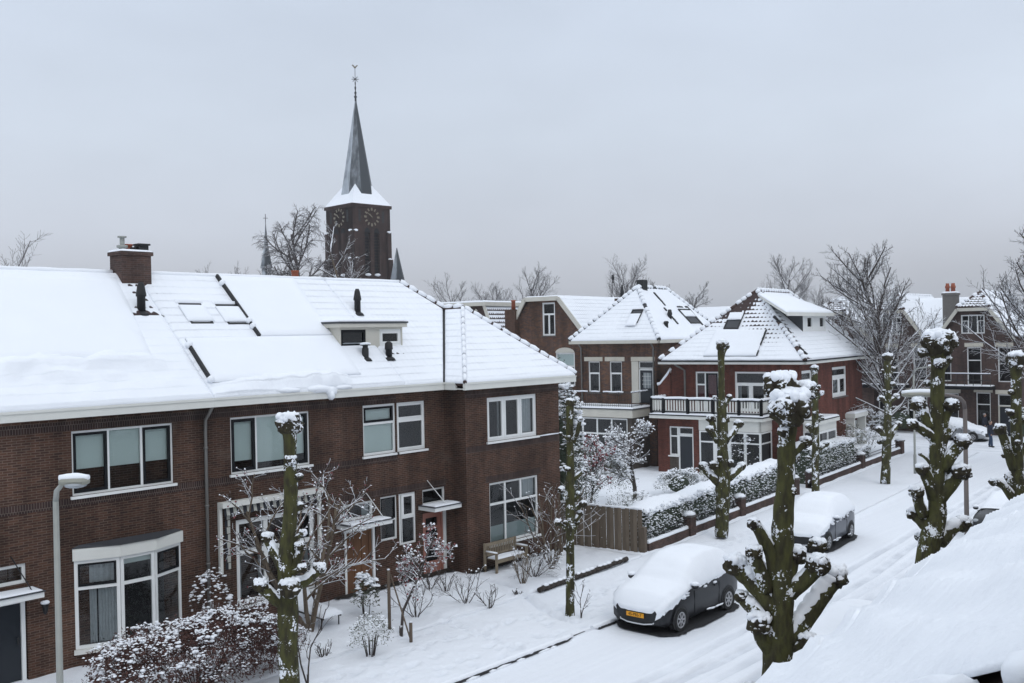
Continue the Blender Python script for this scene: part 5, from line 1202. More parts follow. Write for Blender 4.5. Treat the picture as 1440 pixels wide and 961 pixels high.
# ------------------------------------------------------------------ pollarded street trees
def px3(u, v, D, off=0.0):      # a point at depth D (+off) seen at u, v
    return at_depth(u, v, D + off)
def spline(pts, n=3):
    out = []
    for i in range(len(pts) - 1):
        p0 = pts[max(0, i - 1)]; p1 = pts[i]; p2 = pts[i + 1]; p3 = pts[min(len(pts) - 1, i + 2)]
        for k in range(n):
            t = k / n; t2, t3 = t * t, t * t * t
            out.append(tuple(.5 * ((2 * b) + (c - a) * t + (2 * a - 5 * b + 4 * c - d) * t2 + (3 * b - a - 3 * c + d) * t3) for a, b, c, d in zip(p0, p1, p2, p3)))
    out.append(tuple(pts[-1])); return out
def pollard(label, D, trunk, limbs, heads=(), stubs=0, seed=1, big=True):
    """trunk and limbs are (u, v, half width) in photo pixels at depth D; limbs lean alternately towards and away from the camera."""
    rg = random.Random(seed); k = D / CF
    tb = MB(); KB = []; SN = []
    tp = spline(trunk, 3); pts = [px3(u, v, D) for u, v, r in tp]; tb.tube(pts, [r * k for u, v, r in tp], 'pollard_bark', 14, .19)
    base = pts[0] if pts[0].z < pts[-1].z else pts[-1]
    def fist(c, r, d=V((0, 0, 1)), snow=1.0):
        r *= 1.12; kb = MB(); sn = MB(); KB.append(kb); SN.append(sn)
        kb.blob(c, (r, r, r * .92), 'pollard_knob', 3 if big else 2, .34, 2.1, rg.uniform(0, 50))
        for i in range(11 if big else 6):
            t = rg.uniform(0, 6.28); z = rg.uniform(-.5, .75); q = V((math.cos(t) * math.sqrt(1 - z * z), math.sin(t) * math.sqrt(1 - z * z), z))
            kb.blob(c + q * r * .85, r * rg.uniform(.22, .40), 'pollard_knob', 2 if big else 1, .3, 1.8, rg.uniform(0, 50))
        if snow > 0:
            sn.blob(c + V((0, 0, r * .60)), (r * .72 * snow, r * .72 * snow, r * .40), 'snow', 3 if big else 2, .42, 2.3, rg.uniform(0, 50))
            for i in range(13 if big else 5):
                t = rg.uniform(0, 6.28); sn.blob(c + V((math.cos(t) * r * .75, math.sin(t) * r * .75, r * rg.uniform(.35, .7))), r * rg.uniform(.18, .36), 'snow', 2 if big else 1, .3, 1.8, rg.uniform(0, 50))
    for i, (lp, hr) in enumerate(limbs):
        sg = 1 if (i + seed) % 2 else -1; lat = abs(lp[-1][0] - lp[0][0]) * k; n = len(lp); sp_ = spline(lp, 3); m = len(sp_)
        off = [sg * .45 * lat * (j / (m - 1)) for j in range(m)]
        P3 = [px3(u, v, D, o) for (u, v, r), o in zip(sp_, off)]; rad = [r * k for u, v, r in sp_]
        tb.tube(P3, rad, 'pollard_bark', 11, .26)
        fist(P3[-1], hr * k)
        line = []
        for j in range(1, m - 1):       # snow lying along the upper side of the limb
            d = (P3[j + 1] - P3[j - 1]).normalized(); flat = math.sqrt(max(0, 1 - d.z * d.z))
            e_ = V((0, 0, 1)) - d * d.z
            if flat > .3: line.append((P3[j] + e_.normalized() * rad[j] * .62, rad[j] * (.45 + .45 * flat) * rg.uniform(.75, 1.15)))
        if len(line) > 1:
            sn = MB(); SN.append(sn); l3 = spline([(*p, r) for p, r in line], 3); sn.tube([V(q[:3]) for q in l3], [q[3] for q in l3], 'snow', 9, .38)
    for (u, v, r, o) in heads: fist(px3(u, v, D, o), r * k)
    for i in range(stubs):              # small knots up the trunk
        t = rg.uniform(.12, .93); j = min(len(tp) - 2, int(t * (len(tp) - 1))); u, v, r = tp[j]; th = rg.uniform(0, 6.28)
        d = V((math.cos(th), math.sin(th), rg.uniform(.2, .9))); c = px3(u, v, D); R = r * k; L = R * rg.uniform(1.2, 2.6)
        if (c.z < 1.6): continue
        e = c + d * L; tb.tube([c, c + d * L * .6, e], [R * .4, R * .34, R * .3], 'pollard_bark', 7, .2); fist(e, R * rg.uniform(.42, .6), snow=1)
    root = thing('pollarded_tree', V((base.x, base.y, 0)), label, 'tree', 'pollarded street trees')
    o = tb.build('trunk', root)
    for q in KB: q.build('knuckle', o)
    for q in SN:
        if q.v: q.build('snow', o)
    return root
T = pollard
T('mossy pollarded tree in front of the terrace windows, nearest the left lamp post', 21.5,
  [(408, 1015, 19), (407, 961, 14.5), (405, 900, 14), (405, 846, 14), (402, 790, 11.5), (409, 715, 10), (408, 654, 9), (408, 620, 9.5), (407, 600, 12)],
  [([(398, 797, 8), (386, 778, 7), (376, 757, 6)], 8), ([(398, 850, 9), (381, 838, 8), (366, 824, 7)], 9), ([(411, 824, 8), (432, 817, 7), (449, 800, 6)], 8), ([(412, 800, 7), (419, 784, 6), (422, 769, 5)], 7), ([(411, 720, 6), (421, 712, 5)], 6), ([(410, 680, 5), (421, 671, 4)], 5)],
  [(407, 597, 16, 0), (407, 828, 13, -.35), (409, 648, 7, -.1)], 3, 1)
T('slender straight pollarded tree standing before the end house and the wooden fence', 28.8,
  [(801.5, 872, 7), (802, 830, 6), (802, 757, 6), (802, 702, 6.5), (802, 648, 5.4), (801, 608, 5), (801.5, 570, 5.6)],
  [([(806, 622, 3.5), (812, 608, 3), (815.6, 590, 2.6)], 4), ([(807, 674, 3.5), (820, 663, 3)], 4), ([(797, 703, 3.5), (790, 689, 3)], 5), ([(808, 706, 3), (813, 695, 3)], 4), ([(808, 717, 3.4), (820, 709, 3)], 5), ([(809, 734, 3.4), (816, 722, 3)], 4), ([(797, 744, 3.4), (784, 735, 3)], 5), ([(806, 750, 3), (811, 736, 3)], 4)],
  [(801.5, 567, 6.5, 0)], 9, 2, False)
T('pollarded tree with a ring of fists, between the parked cars and the hedge', 39,
  [(1014.5, 755, 9), (1016, 720, 9), (1016.6, 690, 10), (1017.5, 665, 9), (1015.5, 622, 7.2), (1015.5, 590, 7), (1014.5, 549, 4.8), (1014.4, 504, 4.8), (1016, 490, 7)],
  [([(1010, 679, 6), (997, 667, 5), (989, 656, 4.5)], 6), ([(1012, 668, 5), (1004, 655, 4.5)], 6), ([(1024, 673, 6), (1036, 663, 5), (1043, 656, 4.5)], 6), ([(1021, 662, 5), (1026, 652, 4)], 5.5), ([(1011, 618, 4.5), (1004, 605, 4.5), (1000, 589, 4)], 6), ([(1009, 622, 4), (998, 604, 4)], 5), ([(1021, 620, 4.5), (1032, 608, 4.5), (1038, 597, 4)], 6.5), ([(1020, 610, 4), (1020, 590, 4)], 5.5), ([(1017.5, 574, 3.5), (1026, 559, 3)], 4)],
  [(1016, 486, 8, 0)], 3, 3, False)
T('big gnarled pollarded tree in the foreground, its fists capped with thick snow', 14.8,
  [(1085, 1243, 28), (1086, 1080, 24), (1090, 985, 21), (1092, 936, 21), (1096, 890, 21), (1098.5, 844, 17), (1098.5, 812, 15.5), (1100, 775, 15), (1101, 729, 14), (1104.5, 683, 12.5), (1106, 637, 12), (1108.6, 592, 13.5), (1110, 572, 18)],
  [([(1088, 816, 9), (1084, 780, 9), (1070, 752, 8), (1060, 737, 7)], 8), ([(1092, 857, 14), (1069, 830, 13), (1047, 808, 13), (1036, 796, 13)], 16), ([(1080, 832, 10), (1066, 795, 9), (1060, 777, 8)], 10), ([(1088, 880, 12), (1060, 857, 10), (1043, 840, 8)], 9), ([(1086, 914, 15), (1073, 894, 13), (1067, 876, 12)], 15), ([(1102, 832, 12), (1110, 798, 11), (1120, 780, 11)], 13), ([(1109, 834, 12), (1137, 812, 11), (1151, 794, 12)], 14), ([(1106, 903, 15), (1133, 869, 14), (1160, 832, 13), (1172, 812, 13)], 17), ([(1104, 776, 8), (1107, 730, 6), (1112, 692, 6)], 7), ([(1112, 596, 11), (1126, 566, 10), (1133, 550, 9)], 14), ([(1106, 590, 12), (1100, 560, 12), (1098, 543, 12)], 20), ([(1110, 640, 7), (1132, 622, 6)], 8)],
  [(1110, 572, 24, -.25), (1150, 768, 11, .3), (1088, 545, 12, .35)], 5, 4)
T('pollarded tree just behind the second snowed-in car', 48.5,
  [(1146.7, 698, 5.4), (1146.7, 660, 5), (1146.7, 614, 5), (1145.8, 546, 4.6), (1145, 522, 4.4)],
  [([(1150, 634, 3), (1162, 625, 2.6)], 4), ([(1143, 610, 3), (1137, 600, 2.6)], 4), ([(1149, 596, 3), (1154, 586, 2.4)], 3.5), ([(1149, 560, 2.6), (1155, 553, 2.4)], 3.5)],
  [(1145, 519, 5.5, 0)], 10, 5, False)
T('pollarded tree at the far end of the hedge, beside the thin far lamp post', 51.8,
  [(1244.8, 680, 6.6), (1246.5, 640, 6), (1247.6, 616, 6), (1249, 566, 4.6), (1248, 530, 4.6), (1248, 506, 4.8)],
  [([(1246, 618, 4), (1236, 604, 3.4)], 4.5), ([(1250, 618, 4), (1257, 606, 3.4), (1263, 597, 3)], 4.5), ([(1247, 568, 3), (1239, 561, 2.6)], 4.5), ([(1250, 566, 3), (1260, 558, 2.6)], 4.5), ([(1250, 548, 3), (1255, 541, 2.4)], 4), ([(1250, 528, 3), (1255, 520, 2.4)], 4)],
  [(1248, 503, 6.5, 0)], 5, 6, False)
T('many-armed pollarded tree right of the street, behind the big gnarled foreground one', 20.5,
  [(1298, 1022, 18), (1301, 860, 16), (1303, 790, 15), (1310, 754, 15), (1318, 718, 12.5), (1317, 672, 11), (1317, 637, 10), (1318, 566, 9.5), (1319, 513, 9.5), (1320, 490, 13)],
  [([(1308, 746, 10), (1294, 732, 8), (1286, 723, 8)], 9), ([(1299, 726, 8), (1292, 708, 7), (1289, 692, 7)], 9), ([(1320, 764, 10), (1337, 745, 9), (1354, 737, 8)], 11), ([(1314, 702, 9), (1305, 674, 8), (1297, 660, 7)], 8), ([(1310, 654, 3), (1302, 644, 2.6), (1294, 639, 2.2)], 2.5), ([(1320, 703, 10), (1337, 683, 9), (1352, 664, 8)], 11), ([(1323, 690, 8), (1332, 672, 8), (1338, 660, 8)], 9), ([(1325, 660, 9), (1340, 637, 8), (1354, 621, 7)], 10), ([(1321, 640, 8), (1326, 618, 8), (1336, 603, 7)], 7), ([(1313, 618, 7), (1298, 606, 6), (1283, 597, 5)], 7), ([(1309, 603, 7), (1300, 585, 7), (1292, 569, 7)], 10), ([(1325, 600, 8), (1331, 581, 7), (1337, 571, 7)], 10), ([(1322, 522, 6), (1332, 507, 5)], 6)],
  [(1321, 483, 19, 0), (1306, 482, 9, .1), (1336, 482, 9, -.1), (1322, 512, 7, -.2)], 3, 7)
T('pollarded tree at the right edge of the photo, above the dark parked car', 27,
  [(1434, 885, 12), (1433, 760, 10), (1432, 690, 9.5), (1430, 637, 8), (1429, 566, 7.2), (1429, 531, 7), (1429, 512, 9)],
  [([(1426, 660, 7), (1415, 628, 6), (1407, 604, 6)], 8), ([(1431, 650, 6), (1438, 625, 6)], 7), ([(1425, 702, 6), (1411, 684, 5), (1398, 678, 5)], 6), ([(1427, 690, 6), (1419, 671, 5)], 6), ([(1427, 590, 4), (1421, 581, 4)], 5), ([(1432, 600, 4), (1439, 590, 4)], 5), ([(1427, 560, 3), (1422, 552, 3)], 4)],
  [(1429, 506, 12, 0)], 4, 8, False)

# ------------------------------------------------------------------ bare trees and shrubs
def grow(mb, p, d, L, r, lev, rg, C, m='twig'):
    n = C.get('seg', 4) if lev < 2 else 3; pts = [p.copy()]; rad = [r]; end = C['tip'] if lev >= C['lev'] else r * C.get('taper', .5)
    for i in range(n):
        d = (d + V((rg.gauss(0, 1), rg.gauss(0, 1), rg.gauss(0, .6))) * C['wob'] + V((0, 0, C['up'] if lev else C.get('up0', .1)))).normalized()
        if C.get('weep') and lev >= 2: d = (d + V((0, 0, -C['weep'] * (i + 1) / n))).normalized()
        p = p + d * (L / n); pts.append(p.copy()); rad.append(r + (end - r) * (i + 1) / n)
    mb.tube(pts, rad, m if not isinstance(m, tuple) else m[min(lev, len(m) - 1)], 7 if lev == 0 else (5 if lev == 1 else 3), 0, None, False)
    if lev >= C['lev']: C['tips'].append(pts[-1]); return
    k = C['n'][min(lev, len(C['n']) - 1)]; t0 = C['t0'] if lev == 0 else .2
    for i in range(k):
        t = t0 + (1 - t0) * (i + rg.random()) / k; f = t * n; j = min(n - 1, int(f)); q = pts[j].lerp(pts[j + 1], f - j); rr = rad[j] + (rad[j + 1] - rad[j]) * (f - j)
        dj = (pts[j + 1] - pts[j]).normalized(); a = V((rg.gauss(0, 1), rg.gauss(0, 1), rg.gauss(0, 1))); a = (a - dj * a.dot(dj)).normalized()
        an = rg.uniform(*C['ang']); nd = (dj * math.cos(an) + a * math.sin(an)).normalized()
        prof = C['shape'](t) if lev == 0 and 'shape' in C else (1.05 - .5 * t)
        grow(mb, q, nd, L * C['len'][min(lev, len(C['len']) - 1)] * prof * rg.uniform(.75, 1.2), max(C['tip'], min(rr * .75, r * C['rr'])), lev + 1, rg, C, m)
def bare_tree(label, base, h, r, seed, m='twig', cat='tree', name='bare_tree', group=None, stems=1, snowbits=0, **kw):
    rg = random.Random(seed); C = dict(lev=3, n=(14, 6, 5), len=(.42, .5, .5), ang=(.45, .95), wob=.10, up=.10, up0=.12, t0=.25, rr=.5, tip=.012, tips=[]); C.update(kw)
    base = V(base); root = thing(name, base, label, cat, group); st = MB(); br = MB()
    for s in range(stems):
        a = 6.28 * s / max(1, stems) + rg.random(); d = V((0, 0, 1)) if stems == 1 else V((math.cos(a) * C.get('lean', .5), math.sin(a) * C.get('lean', .5), 1)).normalized()
        if 'dir' in C and stems == 1: d = V(C['dir']).normalized()
        grow(br if stems > 1 else br, base + V((0, 0, -.1)), d, h * (rg.uniform(.8, 1.1) if stems > 1 else 1), r, 0, rg, C, m)
    # split the thick stems from the fine branches
    tr = MB(); 
    tr.tube([base + V((0, 0, -.15)), base + V((0, 0, .25))], [r * 1.25, r * 1.02], m if not isinstance(m, tuple) else m[0], 8)
    o = tr.build('trunk', root); br.build('branches', root)
    if snowbits:
        sn = MB()
        for q in C['tips']:
            if rg.random() < snowbits: sn.flake(q, rg.uniform(.02, .045) * C.get('bit', 1), rg.uniform(.02, .05) * C.get('bit', 1), 'snow', rg)
        tag(sn.build('snow', root), kind='stuff')
    if C.get('bud'):
        b = MB()
        for q in C['tips']:
            if rg.random() < C['budp']: b.blob(q, rg.uniform(.012, .028) * C.get('buds', 1), C['bud'], 1, .2)
        tag(b.build('buds', root), kind='stuff')
    return root
gp = lambda u, v, z=0.1: at_z(u, v, z)
cone = lambda t: 1.15 - .75 * t
# trees behind everything, far off
def far(label, u, vtop, D, seed, spread=.42, **kw):
    b = at_depth(u, 470, D); b.z = 0; h = at_depth(u, vtop, D).z; kw.setdefault('n', (22, 10, 9)); kw.setdefault('tip', .009); kw.setdefault('rr', .38); kw.setdefault('ang', (.4, .9)); kw.setdefault('up', .05); kw.setdefault('wob', .09)
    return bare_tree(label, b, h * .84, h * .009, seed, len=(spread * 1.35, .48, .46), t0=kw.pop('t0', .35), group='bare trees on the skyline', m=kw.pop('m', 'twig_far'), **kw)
far('bare tree on the skyline, leftmost of the clump above the mansard house', 645, 396, 135, 11, .36)
far('bare tree on the skyline, in the middle of the clump above the mansard house', 676, 402, 140, 12, .34)
far('low bare tree on the skyline between the mansard house clump and the tall pointed tree', 702, 403, 142, 13, .34)
far('tall pointed bare tree on the skyline above the clipped gable', 742, 372, 110, 14, .30)
far('broad bare tree on the skyline with a crow in it', 868, 358, 105, 15, .34, n=(26, 11, 9))
far('thin bare tree on the skyline just right of the brown villa chimney', 926, 381, 118, 16, .22)
far('thin upright bare tree on the skyline right of the brown villa ridge', 942, 384, 122, 17, .2)
far('dense bare tree on the skyline right behind the red villa roof', 1090, 357, 105, 18, .34, n=(26, 11, 9))
far('small bare tree on the skyline right of the red villa ridge', 1142, 416, 120, 19, .36)
far('faint bare tree on the skyline beside the grey chimney', 1352, 416, 140, 20, .4)
far('bare tree poking over the ridge at the far left of the photo', 8, 356, 58, 21, .42, n=(16, 8, 6))
for i, (u, v) in enumerate(((292, 384), (318, 385))): far(('faint twig tops of a tree above the ridge, right of the skylights', 'faint twig tops of a tree above the ridge, left of the thin church turret')[i], u, v, 80, 25 + i, .4)
# weeping birch left of the church, a slim birch in front of it
b = at_depth(425, 470, 105); b.z = 0
bare_tree('drooping birch beside the church tower, its fine twigs hanging', b, at_depth(425, 312, 105).z * .95, .24, 31, 'birch', n=(26, 11, 10), len=(.36, .5, .55), weep=.5, t0=.3, tip=.011, ang=(.5, 1.0), up=.10)
b = at_depth(503, 470, 95); b.z = 0
bare_tree('slim snow flecked birch in front of the church tower', b, at_depth(503, 335, 95).z * .95, .16, 32, ('pale_stem', 'twig_snowy', 'twig_snowy'), n=(13, 6, 4), len=(.38, .5, .5), t0=.45, tip=.016)
# big snowy tree by the side street, and its neighbour at the edge
b = at_depth(1240, 470, 62); b.z = 0
bare_tree('tall bare tree dusted with snow, in front of the dark gabled pair', b, 11.7, .19, 33, ('twig', 'twig_snowy'), n=(52, 12, 9), len=(.52, .38, .36), t0=.22, tip=.011, shape=cone, ang=(.55, 1.05), up=.075, up0=.2, wob=.13, rr=.36)
b = at_depth(1452, 470, 58); b.z = 0
bare_tree('tall bare tree reaching in from the right edge of the photo', b, 12.0, .19, 34, ('twig', 'twig_snowy'), n=(48, 12, 9), len=(.54, .38, .36), t0=.22, tip=.011, shape=cone, ang=(.55, 1.05), up=.075, up0=.2, wob=.14, rr=.36)

# garden trees and shrubs before the terrace
bare_tree('arching bare garden tree with red buds, before the striped awning window', gp(437, 888), 4.6, .07, 41, ('pale_stem', 'pale_stem', 'twig_snowy'), stems=4, lean=.42, n=(7, 5, 4), len=(.55, .55, .5), t0=.3, tip=.006, wob=.14, up=.02, up0=.05, snowbits=.45, bud='berry', budp=.35, buds=1.0, bit=.9, ang=(.5, 1.1))
tr = bare_tree('young crabapple on wooden stakes before the oak door, its crown full of snow', gp(564, 893), 2.9, .045, 42, ('twig', 'twig', 'twig_snowy'), n=(13, 7, 6), len=(.36, .55, .5), t0=.46, tip=.007, up=-.01, wob=.2, ang=(.8, 1.4), snowbits=.5, bit=1.0, bud='berry', budp=.35, buds=1.2)
for i, (u, v, vt) in enumerate(((548, 886, 802), (578, 902, 876))):
    b = gp(u, v); h = (v - vt) * depth_of(b) / CF; q = MB(); q.tube([b + V((0, 0, -.2)), b + V((0, 0, h))], [.045, .045], 'stake_wood', 8); o = q.build('stake'); tag(o, ('tall wooden stake holding up the young crabapple', 'short dark stake stump right of the young crabapple')[i], 'stake'); s2 = MB(); s2.blob(b + V((0, 0, h + .02)), (.05, .05, .03), 'snow', 1); s2.build('snow', o)
q = MB(); q.tube([px3(549, 808, depth_of(gp(548, 886))), gp(578, 902, .25)], [.022, .022], 'stake_wood', 6); tag(q.build('stake'), 'slanting thin stake leaning down to the stump beside the crabapple', 'stake')
bare_tree('tall pale stemmed shrub at the right corner of the end house', gp(776, 800), 2.9, .035, 43, ('pale_stem', 'pale_stem', 'twig_snowy'), stems=9, lean=.4, n=(5, 4), lev=2, len=(.5, .5), tip=.006, up=.04, up0=.02, snowbits=.3, wob=.1, cat='shrub', name='shrub')
bare_tree('arching snowy shrub at the end of the wooden bench', gp(752, 812), 1.15, .018, 44, ('twig', 'twig_snowy'), stems=8, lean=.8, n=(6, 5), lev=2, len=(.6, .5), tip=.006, up=-.06, up0=-.05, snowbits=.6, cat='shrub', name='shrub')
bare_tree('low pale stemmed shrub in the snow right of the bench', gp(735, 822), 1.0, .014, 45, ('pale_stem', 'pale_stem'), stems=11, lean=.6, n=(3, 2), lev=1, len=(.5,), tip=.006, up=.05, wob=.12, cat='shrub', name='shrub')
for i, (u, v, h, lab) in enumerate(((655, 850, 1.1, 'bare twiggy shrub in the snow below the coral door, the largest of its row'), (688, 854, .8, 'bare twiggy shrub in the snow, rightmost of the row below the coral door'), (627, 832, .75, 'small bare twiggy shrub right under the coral door'), (604, 828, .7, 'small bare twiggy shrub left of the coral door'), (585, 868, 1.1, 'feathery pale weed beside the crabapple stakes'), (817, 868, 1.0, 'thin sapling twig beside the slender pollarded tree'), (727, 838, .3, 'tiny plant tuft in the snow below the bench'), (455, 925, .5, 'tiny withered plant in the snow near the big pollarded trunk'), (433, 962, 2.4, 'dark bare stem rising from the bottom of the photo, right of the reddish hedge'))):
    bare_tree(lab, gp(u, v), h, .015 if h < 2 else .022, 50 + i, 'twig', stems=6 if h < 2 and u != 817 else 2, lean=.7 if u not in (817, 433) else .2, n=(4, 3), lev=2 if h > .9 else 1, len=(.5, .5), tip=.005, up=.06, wob=.18, snowbits=.25, cat='shrub', name='shrub')
def bush(label, base, rx, ry, rz, seed, leaf='leaf_dark', n=1500, size=.07, snow=.5, lumps=60, core=True, stems=0, cat='shrub', name='shrub', flat=1.0, group=None, sb=1.0, inner='leaf_dark', boxy=0.0, patch=-.08):
    rg = random.Random(seed); base = V(base); root = thing(name, base, label, cat, group); lf = MB(); sn = MB(); so = V((seed * 3.3, seed, 0))
    def pt(shell=.75):
        while True:
            d = V((rg.gauss(0, 1), rg.gauss(0, 1), rg.gauss(0, 1))).normalized()
            if d.z > -.45: break
        k = (shell + (1.02 - shell) * rg.random() ** .6) * (1 + .28 * noise.noise(d * 2.2 + so) + .14 * noise.noise(d * 5 + so))
        if boxy: k *= (1 - boxy) + boxy / (abs(d.x) ** 5 + abs(d.y) ** 5 + abs(d.z) ** 5) ** .2
        return V((d.x * rx * k, d.y * ry * k, rz * .55 + d.z * rz * .55 * k)), d
    for i in range(n):
        p, d = pt(.55); lf.leaf(base + p, size * rg.uniform(.7, 1.4), leaf, rg)
    if core: lf.blob(base + V((0, 0, rz * .5)), (rx * .42, ry * .42, rz * .32), inner, 3, .35, 1.9, seed)
    for i in range(stems):
        a = rg.uniform(0, 6.28); lf.tube([base + V((math.cos(a) * .08, math.sin(a) * .08, -.1)), base + V((math.cos(a) * rx * .4, math.sin(a) * ry * .4, rz * .6))], [.018, .01], 'twig', 4)
    for i in range(int(n * snow)):
        p, d = pt(.85)
        if noise.noise((base + p) * (1.1 / max(.09, size * 2.2)) * .35 + so) < patch: continue
        if d.z > -.25 and rg.random() < .5 + .5 * d.z: s = size * rg.uniform(.35, .95) * sb; sn.flake(base + p + V((0, 0, size * .2)), s, s * .6, 'snow', rg)
    for i in range(lumps):
        p, d = pt(.9)
        if noise.noise((base + p) * (1.1 / max(.09, size * 2.2)) * .35 + so) < patch + .05: continue
        if d.z > .15: s = size * rg.uniform(.8, 1.7) * sb; sn.blob(base + p, (s, s, s * .45 * flat), 'snow', 1, .35, 2, i)
    lf.build('leaves', root); tag(sn.build('snow', root), kind='stuff'); return root
bush('evergreen bush with drooping leaves in front of the oak door', gp(515, 866), .38, .38, 1.1, 61, 'leaf_grey', 420, .11, .45, 10, False, 5)
bush('low leafy bush half buried in snow, left of the crabapple stakes', gp(521, 921), .55, .55, .95, 62, 'leaf_grey', 760, .06, .25, 8, False, 14)
bush('tall reddish shrub against the brick below the drainpipe', gp(297, 905), .55, .55, 1.75, 63, 'leaf_red', 700, .06, .5, 40, False, 12, sb=1.1)
hb = gp(262, 985)
bush('wide hedge with reddish brown leaves under snow, at the bottom left corner', (12.25, 20.9, 0), 2.35, 1.1, 1.55, 64, 'leaf_red', 24000, .085, .36, 600, False, 40, 'hedge', 'hedge', sb=.55, inner='leaf_red', boxy=.8, patch=-.12)
bush('snow laden evergreen beside the end house corner', (30.9, 25.3, 0), 1.0, 1.0, 6.1, 65, 'leaf_dark', 5200, .12, .32, 170, True, 0, 'tree', 'conifer', sb=1.0)
bush('large rounded garden shrub full of snow, behind the wooden fence', (37.0, 28.6, 0), 2.1, 2.1, 2.9, 66, 'leaf_grey', 5600, .08, .6, 200, False, 8, sb=1.0)
bush('snowy bush between the fence and the evergreen', (33.6, 27.0, 0), 1.4, 1.4, 2.7, 67, 'leaf_dark', 3400, .09, .45, 90, True, 6, sb=1.0)
bare_tree('reddish budded tree among the snowy garden shrubs', (35.6, 27.4, 0), 3.0, .06, 68, ('twig', 'twig_snowy'), n=(13, 8, 5), len=(.5, .5, .5), t0=.3, tip=.010, snowbits=.5, bud='berry', budp=.55, buds=2.0, bit=1.5)
bare_tree('small snow covered apple tree with a forked trunk in the villa garden', gp(893, 708), 3.3, .11, 69, ('twig', 'twig_snowy'), n=(12, 9, 8), len=(.62, .5, .5), t0=.28, tip=.010, ang=(.7, 1.2), up=.05, snowbits=.7, bit=1.6)
bush('snowy evergreen bush in the garden left of the villa door', gp(955, 697), 1.25, 1.0, 1.15, 70, 'leaf_dark', 1800, .08, .8, 120)
bush('rounded snowy shrub at the foot of the small apple tree', gp(898, 722), .7, .6, .6, 71, 'leaf_dark', 600, .07, .7, 30)
bush('snowy climbing shrub before the villa sunroom', gp(1052, 672), .9, .9, 2.2, 72, 'leaf_grey', 900, .07, .7, 50, False, 6)
bush('snowy bush beside the villa porch, above the far end of the hedge', (57.8, 24.9, 0), 1.6, 1.2, 2.3, 73, 'leaf_grey', 2200, .09, .75, 130, False, 6)
bush('snowy shrub mass in the corner garden behind the far pollarded tree', (63.0, 26.0, 0), 2.6, 1.6, 2.6, 74, 'leaf_grey', 2800, .10, .8, 160, False, 6)
bush('dark snowy bush at the front of the dark gabled pair', (76.9, 28.9, 0), 1.0, 1.7, 1.9, 75, 'leaf_dark', 1200, .11, .7, 60)
bush('snowy bush by the door at the right edge, behind the walking people', (76.9, 20.4, 0), .8, .9, 2.2, 76, 'leaf_dark', 800, .10, .7, 50)
bush('low snowy ground shrub between the apple tree and the hedge', (37.6, 24.6, 0), 1.0, .8, .7, 84, 'leaf_dark', 900, .08, .6, 40, False, 4)
bush('low snowy ground shrub beside the villa garden door', (46.2, 28.2, 0), .8, .9, .8, 85, 'leaf_grey', 800, .08, .6, 40, False, 4)
bush('loose snowy shrub behind the wooden fence, left of the apple tree', (34.6, 24.4, 0), 1.3, 1.1, 1.3, 86, 'leaf_grey', 1500, .08, .55, 60, False, 8)
# clipped hedge behind the low wall
wy = lambda x: 20.75 + .10 * (x - 30.2)
def hedge(label, x0, x1, yo, w, h, seed, h2=None):
    rg = random.Random(seed); h2 = h2 or h; L = x1 - x0; root = thing('hedge', ((x0 + x1) / 2, wy((x0 + x1) / 2) + yo + w / 2, 0), label, 'hedge', 'clipped hedges behind the low wall'); lf = MB(); sn = MB()
    def top(x, y): return (h + (h2 - h) * (x - x0) / L) + .16 * noise.noise(V((x * .7, y * .7, seed))) + .06 * noise.noise(V((x * 2.3, y * 2, seed)))
    n = int(L / .4); 
    c = MB()
    for i in range(n):
        a, b = x0 + L * i / n, x0 + L * (i + 1) / n; c.box(a, b, wy(a) + yo + .12, wy(a) + yo + w - .12, -.05, top((a + b) / 2, 0) - .2, 'leaf_dark')
    core = c
    lf.v, lf.f, lf.m, lf.mats, lf.sm = core.v, core.f, core.m, core.mats, core.sm
    for i in range(int(L * 520)):
        x = rg.uniform(x0, x1); side = rg.random()
        if side < .62: y = wy(x) + yo + rg.uniform(-.08, .12); z = rg.uniform(.0, top(x, 0))
        elif side < .8: y = wy(x) + yo + rg.uniform(0, w); z = top(x, y) - rg.uniform(0, .12)
        else: x = x0 + rg.uniform(-.08, .1); y = wy(x) + yo + rg.uniform(0, w); z = rg.uniform(0, top(x, 0))
        lf.leaf(V((x, y, z)), .085 * rg.uniform(.7, 1.3), 'leaf_dark' if rg.random() < .6 else 'leaf_grey', rg)
        if rg.random() < .5 + .5 * noise.noise(V((x * 2.2, z * 3, seed))) and z > .15: s = rg.uniform(.025, .06); sn.flake(V((x + rg.uniform(-.05, .05), y - .05, z + .03)), s, s * .7, 'snow', rg)
    k = int(L / .22); i0 = len(sn.v); ny = 6; mi = sn.mi('snow')
    for i in range(k + 1):
        for j in range(ny + 1):
            x = x0 + L * i / k; t = j / ny; y = wy(x) + yo + w * t + .1 * noise.noise(V((x * 3, j, 1))); sn.v.append(V((x, y, top(x, y) - .02 + .10 * math.sin(math.pi * min(1, max(0, t))) + .07 * noise.noise(V((x * 4, y * 4, 2))) - (.10 if j in (0, ny) else 0))))
    for i in range(k):
        for j in range(ny): sn.f.append((i0 + i * (ny + 1) + j, i0 + (i + 1) * (ny + 1) + j, i0 + (i + 1) * (ny + 1) + j + 1, i0 + i * (ny + 1) + j + 1)); sn.m.append(mi); sn.sm.append(True)
    for i in range(int(L * 14)):
        x = rg.uniform(x0, x1); s = rg.uniform(.05, .13); sn.blob(V((x, wy(x) + yo + rg.uniform(-.05, .12), top(x, 0) - rg.uniform(-.05, .12))), (s, s, s * .6), 'snow', 1, .35, 2, i)
    lf.build('leaves', root); tag(sn.build('snow', root), kind='stuff')
